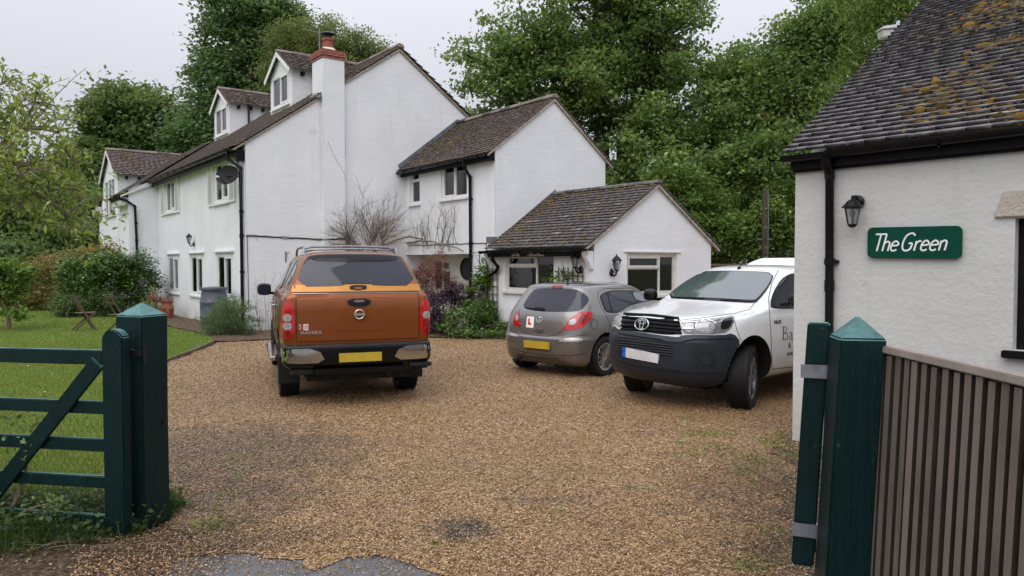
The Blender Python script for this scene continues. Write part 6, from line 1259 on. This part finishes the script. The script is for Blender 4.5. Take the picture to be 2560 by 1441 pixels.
# left flank, seen at a glancing angle
for sd in ('left', 'right'):
    NV.patch('canopy_side_window', sd, [(-.78, 1.433), (-.62, 1.733), (.45, 1.744), (.52, 1.433)], M['cglass'], .006, 1); NV.patch('rear_door_window', sd, [(.72, 1.36), (.70, 1.711), (1.35, 1.711), (1.42, 1.33)], M['cglass'], .006, 1); NV.patch('front_door_window', sd, [(1.48, 1.33), (1.42, 1.711), (1.75, 1.689), (2.35, 1.33)], M['cglass'], .006, 1)
    m = MB()
    for P in ([(.62, .5), (.60, 1.3), (.64, 1.733)], [(1.45, .5), (1.45, 1.733)], [(2.45, .6), (2.42, 1.25)], [(.6, 1.33), (2.4, 1.3)]): NV.line(sd, P, .004, m)
    m.build('door_seam', M['under'], NV.root); sg = 1 if sd == 'left' else -1
    for x in (.72, 1.6): m = MB(); h_, n_ = NV.hit(sd, x, 1.13); m.tube([h_ + Vector((0, 0, 0)), h_ + Vector((.03, sg * .04, 0)), h_ + Vector((.16, sg * .04, 0)), h_ + Vector((.19, 0, 0))], .014, 8); m.build('door_handle', M['chrome'], NV.root, smooth=True)
    m = MB(); y = sg * .98; m.tube([(.55, y * .93, .42), (.65, y, .40), (2.5, y, .40), (2.6, y * .93, .42)], .035, 10); m.box(.7, 2.4, min(y, y - sg * .1), max(y, y - sg * .1), .43, .445); m.build('side_step', M['chrome'], NV.root, smooth=True, angle=40)
    m = MB(); m.tube([(-.45, sg * .60, 1.8), (-.40, sg * .60, 1.888), (-.1, sg * .59, 1.916), (1.1, sg * .58, 1.916), (1.35, sg * .58, 1.888), (1.45, sg * .58, 1.8)], .016, 8); m.build('roof_rail', M['steel'], NV.root, smooth=True)
m = MB(); 
for x in (-.25,): m.tube([(x, .60, 1.883), (x, .5, 1.916), (x, .0, 1.927), (x, -.5, 1.916), (x, -.60, 1.883)], .014, 8)
m.tube([(-.30, .60, 1.844), (-.52, .50, 1.872), (-.58, .0, 1.888), (-.52, -.50, 1.872), (-.30, -.60, 1.844)], .011, 8); m.build('cross_bar', M['steel'], NV.root, smooth=True)
mirror_(NV, (2.22, .93, 1.3), 1, M['gloss'], .22, .19); mirror_(NV, (2.22, -.93, 1.3), -1, M['gloss'], .22, .19)
NV.use(bb_)
for sd in (1, -1):
    f = lambda P: [(sd * a, b) for a, b in P]; cb = NV.patch('chrome_corner', 'rear', f([(.50, .715), (.90, .715), (.90, .62), (.87, .56), (.80, .545), (.40, .545)]), M['chrome'], .006, 1, .05); NV.patch('parking_sensor', 'rear', f([(.775, .665), (.795, .665), (.795, .645), (.775, .645)]), M['under'], .009, 2)
    NV.patch('chrome_corner', 'left' if sd > 0 else 'right', [(-1.12, .71), (-.80, .71), (-.74, .62), (-.85, .55), (-1.1, .55)], M['chrome'], .005, 1)
m = MB(); m.box(-1.205, -1.12, -.27, .27, .515, .70); m.box(-1.16, -1.0, -.55, .55, .40, .47); m.build('plate_holder', M['gloss'], NV.root, bevel=.012); m = MB(); m.box(-1.212, -1.206, -.26, .26, .545, .655); m.build('number_plate', M['yplate'], NV.root, bevel=.003)
m = MB(); m.box(-.95, -.3, -.62, .62, .30, .44); m.box(-1.10, -.9, -.86, -.62, .42, .50); m.box(-1.08, -.9, .55, .82, .40, .48); m.tube([(-.9, -.35, .42), (-1.13, -.36, .38)], .03, 10); m.bar((-1.12, -.62, .475), (-1.14, -.90, .475), .05, .05); m.build('chassis', M['under'], NV.root, bevel=.01)
m = MB(); m.tube([(0, -.7, .38), (0, .7, .38)], .06, 12); m.lathe([(.10, -.12), (.17, 0), (.10, .12)], (0, -.1, .38), 20, axis='y'); m.box(.3, 3.5, -.55, .55, .30, .42); m.build('axle', M['under'], NV.root, smooth=True, angle=40)
for sg in (1, -1): m = MB(); m.box(-.50, -.485, sg * .80 - .13, sg * .80 + .13, .22, .56); m.build('mud_flap', M['rubber'], NV.root, bevel=.004)
for x in (0, 3.15):
    for sg in (1, -1): wheel(NV, x, sg * .785, .385, .255, sg, 'six')
NV.root.scale = (1, .967, 1)
# ================= grey hatchback
CO = Car('hatchback_car', 'warm grey small hatchback with a red learner plate, parked beside the white pickup', 'car', (.805, 11.80, 0), (.665, .747))
ck = [(.17, -.50, 3.05, .74, .05, .3, .15, .25, .05, .08), (.24, -.62, 3.18, .81, .08, .35, .24, .3, .06, .10), (.36, -.68, 3.24, .845, .10, .38, .30, .35, .08, .12), (.52, -.71, 3.26, .860, .11, .4, .32, .38, .08, .14), (.60, -.71, 3.25, .866, .11, .4, .32, .38, .08, .14), (.64, -.685, 3.22, .866, .11, .42, .32, .38, .08, .14),
      (.75, -.665, 3.1, .864, .11, .45, .32, .38, .08, .14), (.86, -.645, 2.85, .855, .11, .45, .32, .38, .09, .12), (.95, -.62, 2.5, .84, .11, .4, .31, .35, .10, .10), (1.0, -.60, 2.25, .82, .11, .35, .30, .32, .10, .08), (1.06, -.565, 2.1, .795, .11, .3, .28, .3, .10, .07), (1.18, -.47, 1.88, .745, .10, .28, .24, .28, .09, .06), (1.30, -.37, 1.62, .685, .09, .25, .2, .26, .08, .05),
      (1.38, -.31, 1.42, .635, .08, .22, .18, .25, .06, .05), (1.415, -.30, 1.30, .595, .10, .2, .18, .25, .05, .05), (1.445, -.22, 1.2, .53, .12, .2, .18, .2, .05, .05), (1.465, -.05, 1.08, .42, .14, .2, .18, .2, .05, .05), (1.475, .2, .9, .25, .1, .1, .1, .15, .05, .05)]
ck = [(k_[0] * (.955 if k_[0] > .3 else 1), *k_[1:]) for k_ in ck]
cb_ = hull('body', ck, M['greige'], CO.root, [(0, .32, .345, .52, 1.1), (2.51, .32, .345, .52, 1.1)]); CO.use(cb_)
for x in (0, 2.51):
    for sg in (1, -1): wheel(CO, x, sg * .745, .308, .19, sg, 'multi')
# ================= white pickup, three quarter front
HX = Car('pickup_truck', 'white pickup with charcoal front bumper parked nose out beside the lodge wall', 'pickup truck', (2.23 + .745 * 3.085, 9.36 + .667 * 3.085, 0), (-.745, -.667))
hk = [(.28, .75, 3.72, .70, .02, .15, .1, .25, 0, .04), (.33, .75, 3.88, .80, .02, .22, .1, .34, 0, .06), (.42, .75, 4.00, .86, .02, .27, .1, .38, 0, .07), (.55, .75, 4.04, .885, .02, .29, .1, .40, 0, .08), (.70, .75, 4.045, .895, .02, .30, .1, .40, 0, .08), (.81, .75, 4.04, .90, .02, .30, .1, .40, 0, .08), (.86, .75, 4.00, .90, .02, .30, .1, .40, 0, .08), (.98, .75, 3.97, .895, .02, .30, .1, .40, 0, .08),
      (1.055, .75, 3.93, .885, .02, .34, .1, .42, 0, .09), (1.085, .75, 3.85, .875, .02, .42, .1, .42, 0, .10), (1.115, .75, 3.62, .87, .02, .44, .1, .42, 0, .09), (1.15, .75, 3.32, .865, .02, .38, .1, .38, 0, .07), (1.185, .75, 3.05, .855, .02, .30, .1, .3, 0, .05), (1.225, .75, 2.83, .835, .02, .20, .1, .25, 0, .04), (1.26, .75, 2.74, .815, .02, .16, .1, .22, 0, .04),
      (1.40, .76, 2.46, .755, .02, .14, .1, .2, 0, .04), (1.54, .78, 2.15, .695, .02, .13, .1, .2, 0, .04), (1.60, .80, 2.02, .66, .02, .13, .12, .2, 0, .04), (1.645, .85, 1.90, .60, .02, .15, .14, .2, .02, .04), (1.67, .95, 1.75, .50, .05, .15, .15, .2, .02, .04), (1.685, 1.1, 1.55, .3, .05, .1, .1, .15, .02, .03)]
hb_ = hull('body', hk, M['vanwhite'], HX.root, [(3.085, .41, .455, .56, 1.2)]); HX.use(hb_)
for x in (0, 3.085):
    for sg in (1, -1): wheel(HX, x, sg * .77, .375, .235, sg, 'steel', R(20) if x else 0)

def z4(P): return [(1250 + x / 3.413, 620 + y / 3.413) for x, y in P]
NONE = None
# --- hatchback details
CO.patch('window_surround', 'cam', z4([(850, 425), (862, 395), (905, 372), (975, 360), (1110, 362), (1215, 368), (1300, 400), (1362, 440), (1180, 472), (1090, 500), (1015, 556), (945, 556), (900, 548), (872, 480)]), M['gloss'], .004, 1, mirror=True)
CO.use(cb_)
sw = [CO.patch('side_window', 'cam', z4(P), m_, .007, 1, mirror=True)[0] for P, m_ in (([(862, 422), (872, 402), (905, 387), (942, 545), (905, 540), (882, 480)], M['cglass']), ([(918, 385), (975, 371), (1098, 373), (1160, 466), (1080, 492), (1010, 547), (953, 545)], M['cglass']), ([(1122, 375), (1205, 380), (1290, 408), (1345, 436), (1170, 464)], M['wscreen']))]
rw = CO.patch('rear_window', 'cam', z4([(188, 508), (240, 420), (285, 362), (335, 345), (480, 348), (640, 352), (705, 380), (768, 438), (725, 500), (682, 538), (600, 545), (400, 545), (270, 535)]), M['cglass'], .006, 1, 9)
m = MB()
for i in range(16): CO.use(cb_, rw) if i == 0 else 0; y_ = 385 + i * 9.2; CO.line('cam', z4([(300 - i * 4, y_ - 4), (480, y_ - 2), (660 - max(0, i - 8) * 6, y_)]), .0011, m, k=5, lift=.001)
m.build('heater_lines', plain('heater_line', (.10, .09, .09), .5), rw); m = MB(); CO.line('cam', z4([(225, 512), (300, 524), (378, 534)]), .010, m, lift=.012); CO.line('cam', z4([(300, 515), (378, 522)]), .012, m, lift=.014); m.build('rear_wiper', M['gloss'], CO.root)
CO.use(cb_)
CO.patch('brake_light', 'cam', z4([(443, 326), (537, 327), (536, 346), (444, 345)]), M['redlens2'], .012, 0)
t1 = CO.patch('tail_light', 'cam', z4([(783, 552), (782, 590), (745, 642), (690, 690), (600, 703), (536, 708), (566, 645), (610, 592), (680, 552), (745, 541)]), M['redlens'], .012, 1, 6); t2 = CO.patch('tail_light', 'cam', z4([(143, 537), (157, 545), (160, 600), (180, 676), (140, 662), (113, 650), (122, 595)]), M['redlens'], .010, 1, 4)
CO.use(cb_, t1, t2); CO.patch('reverse_lens', 'cam', z4([(600, 610), (655, 603), (640, 655), (578, 662)]), M['lens2'], .005, 1, None, t1); CO.patch('reverse_lens', 'cam', z4([(138, 573), (153, 567), (157, 618), (133, 626)]), M['lens2'], .005, 1, None, t2); CO.patch('inner_lens', 'cam', z4([(690, 570), (760, 560), (745, 610), (680, 660), (672, 620)]), M['redlens2'], .003, 1, None, t1)
CO.use(cb_); lp_ = CO.patch('learner_plate', 'cam', z4([(233, 585), (293, 588), (285, 685), (222, 678)]), M['letter'], .004, 0, 8); CO.use(cb_, lp_); CO.patch('red_letter', 'cam', z4([(243, 602), (256, 603), (254, 640), (268, 642), (267, 657), (238, 655)]), M['red'], .003, 0, 3, lp_)
CO.use(cb_); m = MB(); CO.line('cam', z4([(336 + 22 * math.cos(t), 609 + 28 * math.sin(t)) for t in [2 * math.pi * i / 20 for i in range(20)]]), .006, m, True, 2, .004); CO.line('cam', z4([(325, 600), (340, 588), (345, 600), (332, 612), (345, 622), (332, 630)]), .006, m, False, 3, .004); m.build('emblem', M['silver'], CO.root, smooth=True)
CO.patch('emblem_disc', 'cam', z4([(336 + 20 * math.cos(t), 609 + 26 * math.sin(t)) for t in [2 * math.pi * i / 16 for i in range(16)]]), plain('dark_badge_disc', (.10, .095, .09), .4), .002, 0)
hn = CO.patch('tailgate_handle', 'cam', z4([(296, 674), (372, 680), (370, 700), (362, 724), (305, 716), (296, 700)]), M['greige'], .016, 1, 6); CO.use(cb_, hn); CO.patch('handle_recess', 'cam', z4([(303, 700), (364, 706), (362, 712), (305, 706)]), M['under'], .002, 0, None, hn)
CO.use(cb_); CO.ontext('CORSA', 'cam', *z4([(190, 600)])[0], .05, M['silver'], name='model_badge', off=.004); m = MB()
CO.line('cam', z4([(172, 520), (163, 560), (168, 640), (185, 695), (215, 725), (300, 748), (400, 756), (480, 742), (525, 712), (560, 660), (600, 600), (690, 545)]), .0042, m); CO.line('cam', z4([(90, 700), (110, 712), (190, 762)]), .0035, m); CO.line('cam', z4([(480, 790), (560, 765), (700, 745), (770, 740)]), .0035, m); CO.line('cam', z4([(82, 850), (200, 888), (400, 915), (600, 920), (722, 905)]), .005, m)
CO.line('cam', z4([(840, 372), (834, 420), (862, 500), (900, 570), (935, 650), (950, 720)]), .0042, m); CO.line('cam', z4([(1110, 372), (1180, 470)]), .004, m); CO.line('cam', z4([(832, 375), (900, 350), (1100, 345), (1250, 372)]), .0035, m); CO.line('cam', z4([(803 + 30 * math.cos(t), 652 + 42 * math.sin(t)) for t in [2 * math.pi * i / 16 for i in range(16)]]), .0035, m, True, 2); CO.line('cam', z4([(770, 650), (785, 650)]), .005, m)
m.build('panel_seams', M['under'], CO.root)
CO.patch('bumper_strip', 'cam', z4([(505, 782), (560, 776), (712, 772), (690, 801), (600, 806), (492, 803)]), plain('pale_bumper_strip', (.42, .38, .35), .3, .4), .010, 1); CO.patch('bumper_strip', 'cam', z4([(92, 722), (155, 748), (152, 766), (90, 746)]), bpy.data.materials['pale_bumper_strip'], .010, 1)
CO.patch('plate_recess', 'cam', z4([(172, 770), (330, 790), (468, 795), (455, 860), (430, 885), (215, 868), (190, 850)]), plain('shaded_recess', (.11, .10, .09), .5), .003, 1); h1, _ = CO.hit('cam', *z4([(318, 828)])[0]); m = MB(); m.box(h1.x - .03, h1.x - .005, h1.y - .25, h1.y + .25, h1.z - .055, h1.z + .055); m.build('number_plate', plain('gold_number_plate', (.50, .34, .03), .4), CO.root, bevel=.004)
m = MB(); a, b = CO.hit('cam', *z4([(578, 312)])[0])[0], None; m.tube([a, a + Vector((-.13, .02, .36))], [.007, .003], 6); m.lathe([(.022, -.005), (.014, .02)], a, 10); m.build('antenna', M['gloss'], CO.root)
CO.patch('rear_apron', 'rear', [(.70, .34), (.74, .22), (.5, .20), (-.5, .20), (-.74, .22), (-.70, .34), (-.3, .30), (.3, .30)], plain('dark_greige', (.085, .075, .065), .5), .003, 1)
mirror_(CO, (1.52, -.93, .97), -1, M['gloss'], .2, .15); mirror_(CO, (1.52, .93, .97), 1, M['gloss'], .2, .15)
m = MB(); m.tube([(0, -.7, .30), (0, .7, .30)], .05, 10); m.box(-.45, 2.9, -.5, .5, .2, .26); m.tube([(-.5, .35, .24), (-.75, .35, .22)], .025, 8); m.build('chassis', M['under'], CO.root)
# --- white pickup details
bump = HX.patch('front_bumper', 'cam', z4([(948, 650), (985, 672), (1010, 697), (1200, 722), (1440, 757), (1520, 768), (1560, 742), (1900, 747), (1985, 726), (2050, 803), (2000, 885), (1972, 940), (1948, 1010), (1930, 1104), (1700, 1122), (1350, 1095), (1100, 1045), (960, 1000), (930, 930), (935, 780)]), M['bumper'], .012, 1, 9, deep=.05)
HX.patch('grille', 'cam', z4([(1045, 568), (1062, 562), (1300, 572), (1500, 598), (1532, 616), (1556, 728), (1440, 748), (1200, 716), (1040, 702), (1044, 640)]), M['gloss'], .004, 1)
m = MB()
for (l, r_) in (((1062, 568), (1525, 608)), ((1050, 596), (1533, 640)), ((1046, 630), (1540, 668)), ((1042, 664), (1548, 698)), ((1040, 694), (1552, 728))):
    mid = ((l[0] + r_[0]) / 2 - 30, (l[1] + r_[1]) / 2 - 7); HX.line('cam', z4([l, mid, r_]), .016, m, lift=.012)
m.build('grille_bars', plain('satin_black', (.007, .007, .008), .6, spec=.12), HX.root, smooth=True)
m = MB(); ez = z4([(1225, 658)])[0]; hc, hn_ = HX.hit('cam', *ez); up = Vector((0, 0, 1)); ri_ = up.cross(hn_).normalized(); uu = hn_.cross(ri_); hc = hc + hn_ * .035
def ell(rx, rz, cz=0, n=28): return [hc + ri_ * rx * math.cos(t) + uu * (rz * math.sin(t) + cz) for t in [2 * math.pi * i / n for i in range(n)]]
m.tube(ell(.100, .068), .009, 8, closed=True); m.tube(ell(.058, .022, .030, 20), .007, 6, closed=True); m.tube(ell(.026, .060, 0, 20), .007, 6, closed=True); m.build('emblem', M['chrome'], HX.root, smooth=True)
hl = HX.patch('headlight', 'cam', z4([(1540, 628), (1700, 618), (1900, 600), (2000, 580), (1998, 630), (1965, 690), (1900, 736), (1600, 734), (1560, 728)]), plain('headlight_housing', (.20, .20, .21), .15, .5, var=.4, scale=25, coat=1), .010, 1, 8)
HX.use(hb_, hl)
m = MB(); HX.line('cam', z4([(1758 + 88 * math.cos(t), 672 + 56 * math.sin(t)) for t in [2 * math.pi * i / 24 for i in range(24)]]), .006, m, True, 2, .006); HX.line('cam', z4([(1660, 640), (1660, 728)]), .006, m, lift=.004); HX.line('cam', z4([(1560, 690), (1650, 688)]), .010, m, lift=.004); HX.line('cam', z4([(1545, 640), (1700, 630), (1880, 616)]), .007, m, lift=.004); m.build('reflector_trim', M['chrome'], hl, smooth=True)
HX.patch('lamp_lens', 'cam', z4([(1758 + 76 * math.cos(t), 674 + 46 * math.sin(t)) for t in [2 * math.pi * i / 16 for i in range(16)]]), M['lens2'], .008, 0, None, hl); HX.patch('indicator_lens', 'cam', z4([(1565, 645), (1645, 640), (1645, 720), (1580, 718)]), M['lens2'], .004, 1, None, hl); HX.patch('dark_corner', 'cam', z4([(1890, 615), (1990, 590), (1985, 630), (1950, 690), (1880, 700)]), M['gloss'], .004, 1, None, hl)
HX.use(hb_); h2 = HX.patch('headlight', 'cam', z4([(1012, 545), (1050, 568), (1042, 650), (1030, 682), (985, 655), (958, 638), (972, 590)]), M['lens2'], .010, 1, 5)
ws = HX.patch('windscreen_surround', 'cam', z4([(1400, 430), (1545, 305), (1712, 205), (1900, 198), (2120, 201), (2345, 214), (2300, 335), (2198, 462), (2165, 474), (1900, 458), (1650, 442)]), M['gloss'], .008, 1, 9, deep=.03); ws2 = HX.patch('windscreen', 'cam', z4([(1422, 424), (1555, 312), (1725, 213), (1900, 206), (2120, 209), (2332, 222), (2288, 330), (2190, 445), (2160, 455), (1900, 440), (1650, 428)]), M['wscreen'], .016, 1, 9, deep=.03)
HX.use(hb_, ws2); m = MB(); HX.line('cam', z4([(1560, 428), (1740, 440)]), .010, m, lift=.012); HX.line('cam', z4([(1880, 452), (2150, 462)]), .010, m, lift=.012); m.build('wipers', M['gloss'], HX.root); HX.use(hb_, bump)
lg = HX.patch('lower_grille', 'cam', z4([(985, 758), (1020, 756), (1400, 800), (1450, 830), (1490, 930), (1200, 890), (1000, 870), (972, 845)]), M['under'], .004, 1); m = MB()
for i in range(5): HX.line('cam', z4([(985, 778 + i * 21), (1200, 802 + i * 21), (1452 + i * 8, 832 + i * 21)]), .006, m, lift=.012)
m.build('grille_bars', M['bumper'], lg)
HX.patch('fog_lamp_recess', 'cam', z4([(1600, 862), (1700, 870), (1830, 905), (1858, 1010), (1730, 1010), (1690, 950)]), M['under'], .009, 1); HX.patch('fog_lamp_blank', 'cam', z4([(1755 + 50 * math.cos(t), 945 + 48 * math.sin(t)) for t in [2 * math.pi * i / 16 for i in range(16)]]), M['bumper'], .012, 0)
m = MB(); HX.line('cam', z4([(1700, 1030), (1800, 1040), (1960, 1035)]), .016, m, lift=-.004); HX.line('cam', z4([(1020, 728), (1200, 752), (1440, 790), (1520, 795), (1560, 772), (1800, 775), (1960, 768)]), .012, m, lift=-.004); m.build('bumper_crease', M['bumper'], HX.root, smooth=True)
HX.patch('bumper_lip', 'cam', z4([(1010, 700), (1200, 727), (1440, 763), (1520, 772), (1562, 750), (1900, 755), (1975, 742), (1990, 765), (1900, 780), (1600, 785), (1530, 812), (1440, 800), (1200, 762), (1010, 735)]), M['bumper'], .022, 1, 9, bump)
HX.patch('bumper_chin', 'cam', z4([(975, 905), (1200, 935), (1500, 985), (1700, 1020), (1930, 1025), (1925, 1060), (1700, 1065), (1400, 1035), (1100, 985), (975, 950)]), M['bumper'], .018, 1, 9, bump)
np_ = HX.patch('number_plate', 'cam', z4([(1090, 851), (1362, 908), (1356, 982), (1088, 932)]), M['wplate'], .032, 0); HX.patch('plate_band', 'cam', z4([(1062, 846), (1090, 851), (1088, 932), (1061, 926)]), M['blue'], .032, 0)
HX.use(hb_); HX.patch('window_surround', 'cam', z4([(2300, 490), (2330, 375), (2395, 270), (2458, 228), (2540, 212), (2600, 215), (2600, 520), (2320, 520)]), M['gloss'], .004, 1, mirror=True); sw_ = HX.patch('side_window', 'cam', z4([(2318, 484), (2345, 380), (2402, 285), (2462, 243), (2540, 228), (2590, 228), (2590, 508), (2335, 508)]), M['cglass'], .008, 1, mirror=True)
m = MB(); HX.line('cam', z4([(2375, 190), (2320, 300), (2292, 430), (2300, 560), (2312, 760), (2322, 1040)]), .005, m); HX.line('cam', z4([(2322, 1035), (2500, 1015)]), .005, m); HX.line('cam', z4([(1060, 556), (1300, 565), (1500, 590), (1540, 620)]), .005, m); HX.line('cam', z4([(1540, 618), (1800, 590), (2000, 560), (2130, 525), (2170, 475)]), .0045, m); HX.line('cam', z4([(2000, 620), (2020, 700), (2060, 800)]), .004, m); m.build('panel_seams', M['under'], HX.root)
m = MB(); HX.line('cam', z4([(1620, 560), (1700, 500), (1900, 455)]), .010, m, lift=-.007); HX.line('cam', z4([(1330, 520), (1420, 480), (1560, 445)]), .010, m, lift=-.007); m.build('bonnet_crease', M['vanwhite'], HX.root, smooth=True)
dk = M['decal']
def serif(t, u, v, sz, b=0):
    return HX.ontext(t, 'cam', *z4([(u, v)])[0], sz, dk, name='door_lettering', bold=b, off=.004)
serif('HILUX', 2368, 633, .060, .0015); serif('&', 2470, 832, .10); serif('BUILD', 2478, 903, .062)
def stroke_text():      # tall serif capitals drawn with strokes : B a l
    u0, v0, s_ = 2405, 785, 110; m = MB()
    def st(P, r): HX.line('cam', z4([(u0 + x * s_, v0 - y * s_) for x, y in P]), r, m, k=4, lift=.001)
    st([(.10, 0), (.10, 1)], .0075); st([(0, 0), (.22, 0)], .003); st([(0, 1), (.25, 1)], .003); st([(.1, 1), (.3, .98), (.38, .85), (.34, .65), (.12, .54)], .0045); st([(.12, .54), (.38, .48), (.46, .3), (.4, .06), (.1, 0)], .0055)
    st([(.58, .5), (.68, .58), (.78, .5), (.78, .08), (.85, 0)], .006); st([(.78, .36), (.62, .28), (.57, .12), (.64, 0), (.78, .1)], .004); st([(.95, 1.0), (1.02, 1.0), (1.02, 0)], .006); st([(.95, 0), (1.1, 0)], .003)
    m.build('door_lettering', dk, HX.root)
stroke_text()
for sg in (1, -1): mirror_(HX, (2.40, sg * .99, 1.26), sg, M['gloss'], .21, .17)
h4, _ = HX.hit('cam', *z4([(2040, 178)])[0]); m = MB(); m.lathe([(.03, -.01), (.018, .03)], h4, 10); m.tube([h4, h4 + Vector((-.22, .0, .22))], [.006, .003], 6); m.build('antenna', M['gloss'], HX.root)
lb = [(.55, -1.25, .72, .86, .02, .02, .08, .04, 0, 0), (.8, -1.27, .72, .88, .02, .02, .08, .04, 0, 0), (1.0, -1.27, .72, .88, .02, .02, .08, .04, 0, 0), (1.10, -1.26, .72, .86, .02, .02, .08, .04, 0, 0)]; hull('load_bed', lb, M['vanwhite'], HX.root, [(0, .40, .46, .5, 1.2)], ns=24)
cn = [(1.10, -1.2, .72, .80, .02, .02, .06, .05, 0, 0), (1.5, -1.15, .70, .76, .02, .02, .06, .05, 0, 0), (1.68, -1.1, .62, .70, .02, .02, .06, .05, 0, 0), (1.775, -1.05, .36, .64, .02, .02, .06, .05, 0, 0), (1.79, -1.0, .32, .58, .02, .02, .06, .05, 0, 0)]; hull('canopy', cn, plain('white_grp', (.74, .74, .75), .35), HX.root, ns=20)
m = MB(); m.box(-.9, 3.55, -.5, .5, .28, .5); m.tube([(3.085, -.7, .36), (3.085, .7, .36)], .05, 10); m.tube([(0, -.7, .37), (0, .7, .37)], .06, 10); m.prism([(3.2, -.55, .36), (3.75, -.5, .36), (3.6, -.4, .24), (3.2, -.4, .24)], (0, 1.0, 0)); m.build('chassis', M['under'], HX.root, bevel=.02)
HX.use(hb_); HX.patch('lower_valance', 'front', [(.72, .285), (.76, .44), (.3, .46), (-.3, .46), (-.76, .44), (-.72, .285)], M['bumper'], .012, 1, .06)
HX.patch('bumper_end', 'left', [(3.44, .29), (3.50, .60), (3.70, .80), (3.98, .81), (3.98, .29)], M['bumper'], .017, 0, .04)
m = MB(); m.box(-.2, .7, -.86, .86, .45, .52); m.build('sill', M['under'], HX.root)
